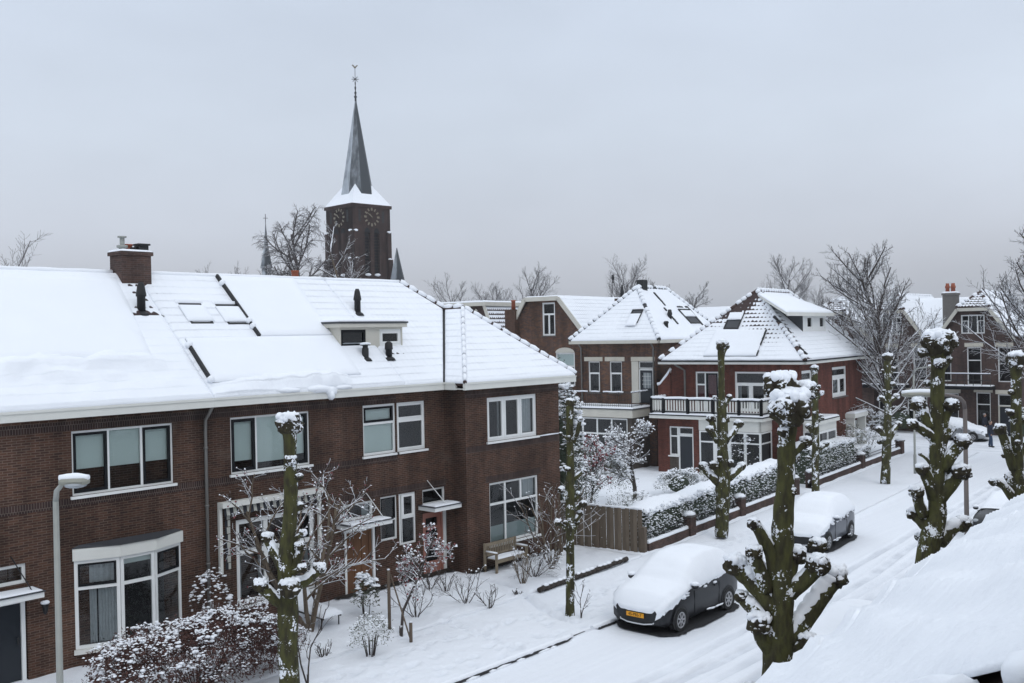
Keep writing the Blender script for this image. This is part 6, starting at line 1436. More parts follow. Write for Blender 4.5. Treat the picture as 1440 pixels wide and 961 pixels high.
hedge('long clipped hedge topped with snow, behind the low brick wall and nearest the fence', 31.0, 45.4, .25, 1.3, 1.5, 81, 1.75)
hedge('taller clipped hedge topped with snow, in front of the red villa side wall', 48.6, 55.6, .3, 1.5, 1.95, 82, 1.85)
hedge('short clipped hedge piece at the far end of the low wall', 56.2, 58.4, .3, 1.1, 1.2, 83)
# crow
c = at_depth(862, 391, 104); q = MB(); q.blob(c, (.16, .16, .26), 'crow', 2, .1); q.blob(c + V((0, 0, .26)), .1, 'crow', 2, .05); q.bar(c + V((0, 0, -.15)), c + V((.1, .1, -.5)), .12, .05, 'crow'); q.bar(c + V((0, 0, .27)) - CR * .05, c + V((0, 0, .25)) - CR * .2, .04, .04, 'crow'); tag(q.build('crow'), 'black crow perched in the broad bare tree on the skyline', 'bird')
# ------------------------------------------------------------------ fence, low wall, street furniture
F0, F1 = V((30.32, 20.95, 0)), V((29.6, 26.6, 0))
fo = thing('wooden_fence', F0.lerp(F1, .5), 'weathered grey wooden plank fence between the end house and the hedge', 'fence')
fb = MB(); d = (F1 - F0); L = d.length; d.normalize(); n = int(L / .16); nr = V((-d.y, d.x, 0)); rg = random.Random(9)
for i in range(n):
    c = F0 + d * (i + .5) * L / n; o = nr * (.028 if i % 2 else -.028); h = 1.68 + rg.uniform(-.03, .03); fb.bar(c + o + V((0, 0, .05)), c + o + V((0, 0, h)), .158 if i % 2 else .172, .03, 'fence_wood', nr)
fb.build('planks', fo)
for t in (0.0, .33, .66, 1.0):
    q = MB(); c = F0 + d * L * t; q.bar(c - d * .06 + V((0, 0, -.2)), c - d * .06 + V((0, 0, 1.05 if t == 0 else 1.72)), .2 if t == 0 else .1, .2 if t == 0 else .1, 'stake_wood', nr); q.build('post', fo)
q = MB(); m_ = 22; q.tube([F0 + d * L * i / m_ + V((0, 0, 1.71 + .012 * math.sin(i * 1.7))) for i in range(m_ + 1)], [.045] * (m_ + 1), 'snow', 6, .25); q.build('snow', fo)
rg = random.Random(12); q = MB(); s2 = MB()
for i in range(700):
    t = rg.random() ** 1.5; z = rg.uniform(.1, 1.7) if rg.random() < .35 else rg.uniform(.05, .7); p = F0 + d * L * (.25 + .75 * t) - nr * rg.uniform(.03, .12) + V((0, 0, z * (.5 + .5 * noise.noise(V((t * 9, z * 2, 0))))))
    if (p - F0).dot(nr) > 0: p -= nr * .1
    q.leaf(p, .09, 'leaf_dark', rg)
    if rg.random() < .3: s2.flake(p + V((0, -.02, .02)), .04, .03, 'snow', rg)
iv = thing('ivy', F0.lerp(F1, .6), 'patchy dark ivy with snow creeping up the wooden fence', 'plant'); tag(q.build('leaves', iv), kind='stuff'); tag(s2.build('snow', iv), kind='stuff')
def low_wall(label, x0, x1, pill, rail=True):
    root = thing('garden_wall', ((x0 + x1) / 2, wy((x0 + x1) / 2), 0), label, 'garden wall', 'low brick walls along the pavement'); mb = MB(); n = max(1, int((x1 - x0) / 2))
    for i in range(n):
        a, b = x0 + (x1 - x0) * i / n, x0 + (x1 - x0) * (i + 1) / n - .003; A, B = V((a, wy(a), 0)), V((b, wy(b), 0)); o = V((0, .22, 0))
        mb.hexa([A + V((0, 0, -.1)), B + V((0, 0, -.1)), B + o + V((0, 0, -.1)), A + o + V((0, 0, -.1)), A + V((0, 0, .42)), B + V((0, 0, .42)), B + o + V((0, 0, .42)), A + o + V((0, 0, .42))], 'dull_brick')
    mb.build('wall', root); s2 = MB(); k = int((x1 - x0) / .3); s2.tube([V((x0 + (x1 - x0) * i / k, wy(x0 + (x1 - x0) * i / k) + .11, .44 + .01 * math.sin(i * 1.9))) for i in range(k + 1)], [.10] * (k + 1), 'snow', 8, .2); s2.build('snow', root)
    for x in pill:
        q = MB(); q.box(x - .2, x + .2, wy(x) - .1, wy(x) + .32, -.1, .86, 'dull_brick'); q.box(x - .24, x + .24, wy(x) - .14, wy(x) + .36, .862, .94, 'stone_sill'); po = q.build('pillar', root); q = MB(); q.blob((x, wy(x) + .11, .96), (.27, .27, .13), 'snow', 2, .12); q.build('snow', po)
    if rail:
        q = MB()
        for z in (.62, .78): q.tube([V((x0, wy(x0) + .11, z)), V((x1, wy(x1) + .11, z))], [.02, .02], 'iron', 6)
        q.build('rail', root)
low_wall('low brick wall with pillars and an iron rail, along the long hedge by the first parked car', 30.55, 45.6, (34.0, 38.9, 45.4))
low_wall('low brick wall with pillars, from the garden gate on to the far lamp post', 47.6, 64.2, (47.8, 55.9, 64.0))
def log_edge(p0, p1):
    q = MB(); s2 = MB(); p0, p1 = V(p0), V(p1); n = 20; rg = random.Random(2)
    for i in range(n):
        a, b = p0.lerp(p1, i / n), p0.lerp(p1, (i + .96) / n); q.tube([a + V((0, 0, .14)), b + V((0, 0, .14 + rg.uniform(-.02, .02)))], [.085, .085], 'log_wood', 8, .1)
        if rg.random() < .8: s2.tube([a + V((0, .03, .20)), a.lerp(b, .5) + V((0, .03, .215)), b + V((0, .03, .20))], [.06, .075, .06], 'snow', 7, .2)
    o = q.build('garden_edging'); tag(o, 'row of dark logs edging the garden bed below the wooden bench', 'edging'); s2.build('snow', o)
log_edge((23.75, 20.32, .04), (28.9, 20.62, .04))
# bench
def bench(pos, yaw, label):
    root = thing('bench', pos, label, 'bench'); c, s = math.cos(yaw), math.sin(yaw); T_ = lambda x, y, z: V(pos) + V((x * c - y * s, x * s + y * c, z)); W = 1.55
    def bx(mb, x0, x1, y0, y1, z0, z1, m='grey_wood'): mb.hexa([T_(*p) for p in ((x0, y0, z0), (x1, y0, z0), (x1, y1, z0), (x0, y1, z0), (x0, y0, z1), (x1, y0, z1), (x1, y1, z1), (x0, y1, z1))], m)
    q = MB()
    for i in range(4): bx(q, -W / 2 + .06, W / 2 - .06, -.25 + i * .12, -.15 + i * .12, .42, .45)
    bx(q, -W / 2 + .05, W / 2 - .05, -.28, -.255, .33, .42); q.build('seat', root)
    q = MB(); bx(q, -W / 2 + .06, W / 2 - .06, .25, .29, .84, .94); bx(q, -W / 2 + .06, W / 2 - .06, .24, .28, .50, .56)
    for i in range(17): x = -W / 2 + .1 + i * (W - .2) / 16; bx(q, x - .02, x + .02, .25, .27, .56, .84)
    q.build('backrest', root)
    for x in (-W / 2, W / 2):
        for y, h in ((-.27, .64), (.27, .95)): q = MB(); bx(q, x - .035, x + .035, y - .035, y + .035, -.02, h); q.build('leg', root)
        q = MB(); bx(q, x - .045, x + .045, -.33, .23, .642, .68); q.build('armrest', root); q = MB(); q.tube([T_(x, -.3, .69), T_(x, 0, .695), T_(x, .2, .69)], [.04] * 3, 'snow', 6, .2); q.build('snow', root)
    sheet('snow', [T_(-W / 2 + .05, -.25, .452), T_(W / 2 - .05, -.25, .452), T_(W / 2 - .05, .2, .452), T_(-W / 2 + .05, .2, .452)], root, 'snow', .07, .2, .02, .1)
bench((25.55, 23.33, .1), 0, 'grey wooden garden bench with snow on its seat, against the end house')
# snowed-in lounger near the awning window
lp = V((17.35, 23.35, .1)); root = thing('garden_lounger', lp, 'garden lounger buried under snow, half behind the big trunk before the terrace', 'lounger'); q = MB()
for x in (-.3, .3): q.bar(lp + V((x, -.9, .3)), lp + V((x, .35, .34)), .04, .05, 'iron'); q.bar(lp + V((x, .35, .34)), lp + V((x, .85, 1.05)), .04, .05, 'iron')
q.build('frame', root)
for x in (-.3, .3):
    for y in (-.8, .3): q = MB(); q.tube([lp + V((x, y, -.05)), lp + V((x, y, .32))], [.018, .018], 'iron', 6); q.build('leg', root)
sheet('snow', [lp + V(p) for p in ((-.34, -.95, .33), (.34, -.95, .33), (.34, .4, .38), (-.34, .4, .38))], root, 'snow', .16, .2, .03, .15); sheet('snow', [lp + V(p) for p in ((-.34, .36, .38), (.34, .36, .38), (.34, .9, 1.12), (-.34, .9, 1.12))], root, 'snow', .14, .2, .03, .15)
bl = [(12.35, 23.95, .12), (13.55, 23.8, .12), (13.5, 24.35, .62), (12.3, 24.4, .62)]
q = MB(); slab(q, bl, .05, 'stone_sill'); o = tag(q.build('board'), 'snow covered board leaning under the white bow window', 'board'); sheet('snow', [V(p) + V((0, 0, .004)) for p in bl], o, 'snow', .06, .15, .02, .05)
# street lamps
def street_lamp(label, base, h, armdir, arm, headlen, m='lamp_metal', r=.055, rise=.12, headm='lamp_head', split=True):
    base = V(base); root = thing('street_lamp', base, label, 'street lamp', 'street lamps'); q = MB(); a = V(armdir).normalized(); top = base + V((0, 0, h))
    q.tube([base + V((0, 0, -.1)), base + V((0, 0, 1.1)), base + V((0, 0, 1.15)), top - V((0, 0, .3))], [r * 1.35, r * 1.35, r, r * .8], m, 12)
    q.tube([top - V((0, 0, .3)), top - V((0, 0, .12)) + a * .02, top + a * .12 + V((0, 0, .0)), top + a * .3 + V((0, 0, rise * .5)), top + a * arm + V((0, 0, rise))], [r * .8, r * .78, r * .72, r * .66, r * .6], m, 10); q.build('pole', root)
    hd = MB(); s = top + a * (arm - .05) + V((0, 0, rise)); sd = V((-a.y, a.x, 0))
    prof = [(0, .05, .04), (.1, .10, .06), (.45, .14, .07), (.85, .13, .065), (1.0, .05, .03)]; rings = []
    for t, w, hh in prof: c = s + a * headlen * t; rings.append([c + sd * w * math.cos(2 * math.pi * k / 10) + V((0, 0, hh * math.sin(2 * math.pi * k / 10) - (0.02 if math.sin(2 * math.pi * k / 10) < 0 else 0))) for k in range(10)])
    for i in range(len(rings) - 1):
        for k in range(10): hd.poly([rings[i][k], rings[i + 1][k], rings[i + 1][(k + 1) % 10], rings[i][(k + 1) % 10]], headm, True)
    hd.poly(rings[0], headm); hd.poly(rings[-1][::-1], headm); ho = hd.build('lamp_head', root)
    g = MB(); g.blob(s + a * headlen * .55 + V((0, 0, -.07)), (.2 if abs(a.x) > .5 else .11, .2 if abs(a.y) > .5 else .11, .06), 'lamp_glass', 2, .02); g.build('lamp_glass', ho)
    sn = MB(); k = 8; sn.tube([s + a * headlen * (i / k) + V((0, 0, .055 + .01 * math.sin(math.pi * i / k))) for i in range(k + 1)], [.05 + .03 * math.sin(math.pi * min(1, (i + .6) / (k + .6))) for i in range(k + 1)], 'snow', 8, .15); 
    if arm > .9: sn.tube([top + a * t + V((0, 0, rise * t / arm + .05)) for t in (.3, .7, arm)], [.03, .045, .045], 'snow', 6, .2)
    sn.build('snow', ho)
lb = at_depth(87, 955, 18); lt = at_depth(77, 680, 17.9)
street_lamp('grey street lamp with a stubby snow topped head, in front of the bow window house', (lt.x + .01, lt.y, 0), lt.z - .02, (.72, -.7, 0), .12, .52, r=.062, rise=.05)
b = at_depth(1359, 700, 27.5); t = at_depth(1357, 560, 27.5)
street_lamp('brown street lamp whose long snowy arm reaches left across the many-armed pollarded tree', (b.x, b.y, 0), t.z, (-.55, .83, 0), .75, .95, 'brown_metal', .07, .12)
b = at_z(1287, 668, 0); t = at_depth(1284, 520, depth_of(b))
street_lamp('thin far street lamp at the end of the hedge, its arm pointing right', (b.x, b.y, 0), t.z, (.45, -.85, 0), .8, .75, 'lamp_metal', .06, .15)
# ------------------------------------------------------------------ parked cars under snow
def car(label, pos, yaw, paint, plate=None, scale=1.0, side_bare=.72, coat=.075, tall=0.0, hood=True, group='parked cars under snow'):
    """Local x runs from the nose (0) to the tail; the nose points along -x turned by yaw."""
    c, s = math.cos(yaw), math.sin(yaw); pos = V(pos); T_ = lambda x, y, z: pos + V((x * c - y * s, x * s + y * c, z)) * scale
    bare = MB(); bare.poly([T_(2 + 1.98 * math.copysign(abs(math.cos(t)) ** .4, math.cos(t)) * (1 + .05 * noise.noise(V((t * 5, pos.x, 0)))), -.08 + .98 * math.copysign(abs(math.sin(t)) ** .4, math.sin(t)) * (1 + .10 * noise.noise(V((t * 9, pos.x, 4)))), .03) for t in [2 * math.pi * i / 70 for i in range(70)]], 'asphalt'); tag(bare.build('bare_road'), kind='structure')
    ST = [  # x, bottom, belt, top, half width, half roof width
        (0.00, .36, .60, .64, .58, .48), (.06, .26, .68, .74, .74, .60), (.28, .20, .79, .86, .82, .68), (.62, .19, .86, .94, .85, .71), (1.02, .19, .92, 1.02, .86, .72),
        (1.22, .19, .94, 1.10, .865, .70), (1.62, .19, .95, 1.33, .87, .62), (1.98, .19, .96, 1.46, .87, .585), (2.50, .19, .98, 1.50, .87, .575), (3.10, .19, 1.0, 1.47, .865, .565), (3.52, .20, 1.02, 1.36, .85, .56), (3.80, .24, 1.02, 1.16, .82, .58), (3.93, .30, .92, .98, .78, .60), (3.97, .40, .70, .75, .70, .52)]
    ST = [(x, a, b + tall * .5 * (1 if x > .9 else .6), t + (tall if x > 1.1 else tall * .5), w, r) for x, a, b, t, w, r in ST]
    def ring(q, inset=0.0):
        x, zb, zl, zt, w, wr = q; return [(0, zb), (w * .85, zb), (w * .985, zb + .10), (w, zb + (zl - zb) * .55), (w * .965, zl), (wr + (w * .965 - wr) * .12, zt - .05 - .1 * (zt - zl)), (wr * .75, zt - .012), (0, zt)]
    root = thing('parked_car', T_(2, 0, 0), label, 'car', group); body = MB(); gl = MB()
    R3 = [[T_(q[0], y, z) for y, z in ring(q)] for q in ST]; R4 = [[T_(q[0], -y, z) for y, z in ring(q)] for q in ST]
    for i in range(len(ST) - 1):
        for k in range(7):
            win = (k == 4 and 5 <= i <= 9) or (k in (5, 6) and i in (5, 6)) or (k in (5, 6) and i == 10)
            tgt = gl if win else body; m = 'black_plastic' if win else paint
            tgt.poly([R3[i][k], R3[i + 1][k], R3[i + 1][k + 1], R3[i][k + 1]], m, True); tgt.poly([R4[i][k + 1], R4[i + 1][k + 1], R4[i + 1][k], R4[i][k]], m, True)
    for R_1, R_2, fl in ((R3[0], R4[0], 0), (R3[-1], R4[-1], 1)):
        p = R_1 + R_2[1:-1][::-1]; body.poly(p if fl else p[::-1], paint)
    bo = body.build('body', root); gl.build('window', root)
    bpy.context.view_layer.update()
    me = bo.data; bm = bmesh.new(); bm.from_mesh(me); bmesh.ops.remove_doubles(bm, verts=bm.verts[:], dist=.0005); bmesh.ops.recalc_face_normals(bm, faces=bm.faces[:]); bm.to_mesh(me); bm.free()
    for sg in (-1, 1):
        for xs in (1.42, 2.72):
            q = MB(); q.bar(T_(xs, sg * .873, .30), T_(xs + .03, sg * .862, .86 + tall * .4), .012, .012, 'black_plastic', V((-s, c, 0))); q.build('door_seam', root)
        for xs in (2.45,): q = MB(); q.bar(T_(xs, sg * .885, .80 + tall * .4), T_(xs + .2, sg * .885, .81 + tall * .4), .03, .03, paint, V((-s, c, 0))); q.build('door_handle', root)
    # bumper, grille and lights at the nose
    def nb(mb, x0, x1, y0, y1, z0, z1, m): mb.hexa([T_(*p) for p in ((x0, y0, z0), (x1, y0, z0), (x1, y1, z0), (x0, y1, z0), (x0, y0, z1), (x1, y0, z1), (x1, y1, z1), (x0, y1, z1))], m)
    def arcbar(mb, pts, w, h, m):
        for a, b in zip(pts, pts[1:]): mb.bar(T_(*a), T_(*b), w, h, m)
    nose = lambda y: -.03 + .10 * (abs(y) / .62) ** 2.6
    q = MB(); n = 12
    for i in range(n):
        y0, y1 = -.62 + 1.24 * i / n, -.62 + 1.24 * (i + 1) / n; a, b = nose(y0), nose(y1)
        q.poly([T_(a, y0, .30), T_(b, y1, .30), T_(b - .005, y1, .56), T_(a - .005, y0, .56)][::-1], 'black_plastic')
    q.build('grille', root)
    q = MB(); arcbar(q, [(nose(y) - .02 if abs(y) < .6 else .14, y, z) for y, z in ((-.80, .62), (-.60, .50), (-.48, .31), (-.25, .275), (0, .27), (.25, .275), (.48, .31), (.60, .50), (.80, .62))], .03, .035, 'chrome'); q.build('trim', root)
    for sg in (-1, 1):
        q = MB(); q.blob(T_(.19, sg * .66, .70), (.15, .15, .075), 'lamp_glass', 2, .03); q.build('headlight', root)
        q = MB(); q.blob(T_(.10, sg * .62, .38), (.05, .05, .045), 'lamp_glass', 2, .03); q.build('fog_light', root)
        q = MB(); q.blob(T_(1.28, sg * (.865 + .11), 1.0 + tall * .5), (.09, .11, .075), paint, 2, .05); mo = q.build('wing_mirror', root); q = MB(); q.blob(T_(1.28, sg * .98, 1.07 + tall * .5), (.11, .13, .06), 'snow', 2, .2); q.build('snow', mo)
        for x in (.72, 3.22):
            ar = MB(); k = 18; ce = (x, sg * .872, .315)
            for i in range(k):
                t0, t1 = math.pi * 2 * i / k, math.pi * 2 * (i + 1) / k; 
                ar.poly([T_(ce[0], ce[1], ce[2]), T_(ce[0] + .375 * math.cos(t0), ce[1], max(.12, ce[2] + .375 * math.sin(t0))), T_(ce[0] + .375 * math.cos(t1), ce[1], max(.12, ce[2] + .375 * math.sin(t1)))], 'black_plastic')
            ar.build('wheel_arch', root); wh = MB(); k = 20
            def wring(rad, y): return [T_(x + rad * math.cos(2 * math.pi * i / k), sg * y, .315 + rad * math.sin(2 * math.pi * i / k)) for i in range(k)]
            rs = [wring(.20, .885), wring(.29, .895), wring(.315, .875), wring(.315, .70), wring(.29, .69)]
            for A, B in zip(rs, rs[1:]):
                for i in range(k): wh.poly([A[i], B[i], B[(i + 1) % k], A[(i + 1) % k]], 'tyre', True)
            wo = wh.build('tyre'); wo.name = 'wheel'; wo.parent = root; wo.location = -WLOC[root.name]; WLOC['wheel'] = V((0, 0, 0)); WLOC[wo.name] = V((0, 0, 0))
            rm = MB()
            for A, B in ((wring(.205, .887), wring(.17, .882)), (wring(.06, .888), wring(.02, .89))):
                for i in range(k): rm.poly([A[i], B[i], B[(i + 1) % k], A[(i + 1) % k]], 'rim', True)
            for i in range(7):
                t = 2 * math.pi * i / 7; rm.bar(T_(x + .05 * math.cos(t), sg * .884, .315 + .05 * math.sin(t)), T_(x + .19 * math.cos(t), sg * .884, .315 + .19 * math.sin(t)), .045, .012, 'rim', V((-s, c, 0)))
            bk = wring(.20, .875); rm.poly(bk, 'black_plastic'); rm.build('rim', wo)
    if plate:
        q = MB(); nb(q, nose(0) - .035, nose(0) - .022, -.26, .26, .43, .54, 'plate'); q.build('number_plate', root); pl_ = bpy.context.scene.objects[WLAST[0]] if False else [o for o in COL.objects if o.name.startswith('number_plate')][-1]
        q = MB(); nb(q, nose(0) - .037, nose(0) - .0355, -.26, -.215, .431, .539, 'plate_blue') if 'plate_blue' in M else None
        fc = bpy.data.curves.new('plate_text', 'FONT'); fc.body = plate; fc.size = .115; fc.align_x = 'CENTER'; fc.align_y = 'CENTER'; fc.extrude = .001
        to = bpy.data.objects.new('plate_text', fc); COL.objects.link(to); bpy.context.view_layer.update(); me = bpy.data.meshes.new_from_object(to); bpy.data.objects.remove(to); me.materials.clear(); me.materials.append(M['black_paint'])
        tx = bpy.data.objects.new('plate_text', me); COL.objects.link(tx); tx.parent = pl_; ex, ey, ez = V((s * 0 - 0, 0, 0)), None, None
        ux = V((s, -c, 0)); uz = V((0, 0, 1)); un = V((-c, -s, 0)); tx.matrix_world = Matrix(((ux.x, uz.x, un.x, 0), (ux.y, uz.y, un.y, 0), (ux.z, uz.z, un.z, 0), (0, 0, 0, 1)))
        tx.matrix_basis = tx.matrix_world.copy(); tx.matrix_basis.translation = T_(nose(0) - .039, 0, .485) - WLOC.get(pl_.name, V((0, 0, 0)))
    # the snow: a thick coat over bonnet, glass and roof with a ragged lower edge
    sn = MB(); rg = random.Random(int(pos.x * 10)); nx = 70
    def st_at(x):
        for a, b in zip(ST, ST[1:]):
            if a[0] <= x <= b[0]: t = (x - a[0]) / (b[0] - a[0]); return tuple(p + (q - p) * t for p, q in zip(a, b))
        return ST[-1]
    x0 = .0 if hood else 1.12; x1 = 3.95; i0 = len(sn.v); PN = 17; mi = sn.mi('snow')
    for i in range(nx + 1):
        x = x0 + (x1 - x0) * i / nx; q = st_at(x); _, zb, zl, zt, w, wr = q; edge = min(1, i / 4, (nx - i) / 3); th = coat * edge + .012; nx_ = 0
        for j in range(PN):
            t = -1 + 2 * j / (PN - 1); a = abs(t); sg = 1 if t >= 0 else -1
            low = zl - (.015 + .09 * max(0, noise.noise(V((x * 3.1, sg, pos.x))) + .3) + .04 * noise.noise(V((x * 9, sg, 2)))) - (.18 if x < .85 else 0) * (.6 + .8 * noise.noise(V((x * 4, sg * 3, pos.x))))
            if a > .80: f = (a - .80) / .20; y = w * .965 + .02 + .012 * f; z = zl + (low - zl) * f + (.02 if f < .99 else 0); y += .045 * (1 - f) if f < 1 else .0
            elif a > .5: f = (a - .5) / .3; yy = wr + (w * .965 - wr) * f; z = zt - .05 + (zl - zt + .05) * f + .02; y = yy + th * .75 * (1.0)
            else: f = a / .5; y = wr * f * 1.04; z = zt + th * (1.1 - .25 * f * f) - .03 * f ** 4
            nn = .025 * noise.noise(V((x * 2, t * 2, pos.x))) + .016 * noise.noise(V((x * 7, t * 6, pos.x))) + (.012 * noise.noise(V((x * 17, t * 19, pos.x))) if a > .45 else 0); sn.v.append(T_(x - (.02 if i == 0 else 0), sg * (y + nn), z + nn))
    for i in range(nx):
        for j in range(PN - 1): sn.f.append((i0 + i * PN + j, i0 + (i + 1) * PN + j, i0 + (i + 1) * PN + j + 1, i0 + i * PN + j + 1)); sn.m.append(mi); sn.sm.append(True)
    # snow packed on the nose, and clods on the doors
    k = 14 if hood else 0; rows = [(.0, .74), (-.045, .70), (-.06, .64), (-.035, .575)]; i0 = len(sn.v)
    for r_i, (dx, z) in enumerate(rows):
        for i in range(k + 1):
            y = -.74 + 1.48 * i / max(1, k); nn = .02 * noise.noise(V((y * 5, z * 9, pos.x))); sn.v.append(T_(nose(min(.7, abs(y))) + dx + .015 + (.05 if abs(y) > .66 else 0), y, z + nn - (.03 if r_i == 3 else 0) * noise.noise(V((y * 9, 1, 1)))))
    for r_i in range(3):
        for i in range(k): a = i0 + r_i * (k + 1) + i; sn.f.append((a, a + k + 1, a + k + 2, a + 1)); sn.m.append(mi); sn.sm.append(True)
    for i in range(26):
        x = rg.uniform(.9 if hood else 1.3, 3.7); q = st_at(x); sg = rg.choice((-1, 1)); sn.blob(T_(x, sg * (q[4] + .0), rg.uniform(q[2] - .14, q[2])), (rg.uniform(.05, .13), rg.uniform(.03, .05), rg.uniform(.02, .05)), 'snow', 1, .3, 2, i)
    for i in range(5): x = rg.uniform(1.2, 3.0); sn.blob(T_(x, -.88, .25 + rg.uniform(-.03, .05)), (.16, .03, .03), 'snow', 1, .3, 2, i)
    sn.build('snow', root); return root
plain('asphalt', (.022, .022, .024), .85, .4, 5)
plain('plate_blue', (.02, .06, .35), .5, .1)
ang = math.atan(.1)
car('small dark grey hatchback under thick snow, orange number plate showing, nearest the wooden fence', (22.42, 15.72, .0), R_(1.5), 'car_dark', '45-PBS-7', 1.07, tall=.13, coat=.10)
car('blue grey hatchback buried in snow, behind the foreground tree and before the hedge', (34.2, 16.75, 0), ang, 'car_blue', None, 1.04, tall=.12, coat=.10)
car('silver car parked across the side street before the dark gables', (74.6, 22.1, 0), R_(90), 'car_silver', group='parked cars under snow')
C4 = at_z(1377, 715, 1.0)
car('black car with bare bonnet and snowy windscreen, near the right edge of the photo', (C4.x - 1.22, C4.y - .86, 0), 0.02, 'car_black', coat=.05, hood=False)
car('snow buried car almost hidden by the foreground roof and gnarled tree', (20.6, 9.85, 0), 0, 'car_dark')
# ------------------------------------------------------------------ people on the side street
def person(label, pos, face, hair, coat, trousers, h=1.75, stride=.12, carry=True):
    pos = V(pos); k = h / 1.75; f = V(face).normalized(); r = V((f.y, -f.x, 0)); P = lambda a, b, z: pos + r * a * k + f * b * k + V((0, 0, z * k))
    root = thing('person', pos, label, 'person', 'people walking')
    def remesh(mb, nm, par, vox=.022, m=None):
        o = mb.build(nm, par); md = o.modifiers.new('merge', 'REMESH'); md.mode = 'VOXEL'; md.voxel_size = vox; md.use_smooth_shade = True; return o
    b = MB()
    b.blob(P(0, .02, 1.62), (.085 * k, .1 * k, .125 * k), 'skin', 3, .04); b.tube([P(0, 0, 1.38), P(0, .01, 1.55)], [.06 * k, .055 * k], 'skin', 10); b.tube([P(0, .1, 1.6), P(0, .125, 1.58)], [.02 * k, .014 * k], 'skin', 6)
    for sg in (-1, 1): b.blob(P(sg * .09, 0, 1.61), (.015, .02, .035), 'skin', 1)
    b.tube([P(0, 0, .95), P(0, 0, 1.42)], [.13 * k, .12 * k], 'skin', 10)
    arms = []
    for sg in (-1, 1):
        sh, el, wr = P(sg * .20, 0, 1.40), P(sg * .25, -.03, 1.12), P(sg * .23, .10 + .05 * sg, .88); arms.append((sh, el, wr)); b.tube([P(0, 0, 1.4), sh, el, wr], [.06 * k, .055 * k, .045 * k, .03 * k], 'skin', 8)
        b.blob(wr + V((0, 0, -.06 * k)), (.028 * k, .04 * k, .055 * k), 'skin', 2, .05)
        for j in range(4): b.tube([wr + r * .0 + f * (.03 - .02 * j) * k + V((0, 0, -.09 * k)), wr + f * (.035 - .02 * j) * k + V((0, 0, -.16 * k + .008 * j))], [.010 * k, .008 * k], 'skin', 5)
        b.tube([wr + f * .04 * k + V((0, 0, -.05 * k)), wr + f * .075 * k + V((0, 0, -.10 * k))], [.012 * k, .009 * k], 'skin', 5)
    legs = []
    for sg in (-1, 1):
        st = stride * sg; hp_, kn, an = P(sg * .09, 0, .92), P(sg * .095, st * .6 + .03, .50), P(sg * .09, st, .09); legs.append((hp_, kn, an)); b.tube([P(sg * .06, 0, .98), hp_, kn, an], [.1 * k, .085 * k, .055 * k, .04 * k], 'skin', 9)
    remesh(b, 'body', root)
    j = MB(); j.tube([P(0, 0, .80), P(0, -.01, 1.0), P(0, 0, 1.2), P(0, 0, 1.38), P(0, 0, 1.47)], [.19 * k, .185 * k, .2 * k, .19 * k, .09 * k], coat, 14)
    for sh, el, wr in arms: j.tube([P(0, 0, 1.38), sh, el, wr], [.1 * k, .085 * k, .07 * k, .055 * k], coat, 10)
    remesh(j, 'coat', root)
    t = MB()
    for hp_, kn, an in legs: t.tube([P(0, 0, .9), hp_, kn, an], [.12 * k, .115 * k, .085 * k, .07 * k], trousers, 10)
    remesh(t, 'trousers', root)
    for hp_, kn, an in legs: s_ = MB(); s_.blob(an + f * .06 * k + V((0, 0, -.045 * k)), (.055 * k + abs(f.x) * .07, .055 * k + abs(f.y) * .07, .05 * k), 'black_plastic', 2, .05); s_.build('shoe', root)
    hr = MB(); hr.blob(P(0, -.015, 1.665), (.1 * k, .11 * k, .1 * k), hair, 3, .08); hr.build('hair', root)
    return root
pp = at_z(1393, 629, .0)
person('person in a dark coat and blue jeans walking away on the side street', (pp.x, pp.y, 0), (-.1, -1, 0), 'hair', 'coat', 'jeans', 1.78)
pp = at_depth(1385, 612, 73.5)
person('second person in a dark blue coat with grey hair, partly behind the one in jeans', (pp.x, pp.y, 0), (-.2, -1, 0), 'grey_hair', 'coat', 'coat', 1.7)
# ------------------------------------------------------------------ the roof below the window the photo was taken from
RA, RB = at_z(1074, 949, 5.9), at_z(1440, 702, 5.9); rd = (RB - RA).normalized(); PC = at_depth(1440, 903, 1.6)
rn = rd.cross(PC - RA).normalized(); rn = rn if rn.z > 0 else -rn
onr = lambda u, v: on_plane(RA, rn, u, v)
own = thing('house', RA + V((6, -3, -5.9)), 'snow covered roof slope of the house in the foreground, lower right corner', 'house')
ea_, eb_ = RA - rd * 7, RB + rd * 16
E1, E2 = onr(1440, 905), onr(1285, 948); ed = (E1 - E2).normalized(); upd = (PC - RA) - rd * (PC - RA).dot(rd); upd.normalize()
pa_, pb_ = E2 - ed * 3.0, E1 + ed * 6.0
top_r = [ea_, eb_, eb_ + upd * 5.0, pb_, pa_]
print('own roof', [tuple(round(c, 2) for c in p) for p in (RA, RB, E1, E2, rn, ed, rd)])
top_r = [p - rn * .035 for p in top_r]
sl_ = MB(); slab(sl_, [p - rn * .02 for p in top_r], .18, 'tile')
ro_o = sl_.build('roof', own)
RD1 = (onr(1400, 770) - onr(1150, 850)).normalized(); RD2 = rn.cross(RD1).normalized(); NV_ = ed.cross(rn).normalized()
def wav(w):
    dv = min(1, abs((w - E1).dot(NV_)) / 1.2); q = (w - E1).dot(RD2); a = (w - E1).dot(RD1); ph = (q + .10 * noise.noise(V((a * .6, q * .7, 0)))) / .33; ph -= math.floor(ph)
    return dv * (.03 + .13 * (ph ** 2.2 - .3) * (.55 + .45 * noise.noise(V((a * .4, q, 5)))) + .06 * noise.noise(V((a * .5, q * .8, 1))))
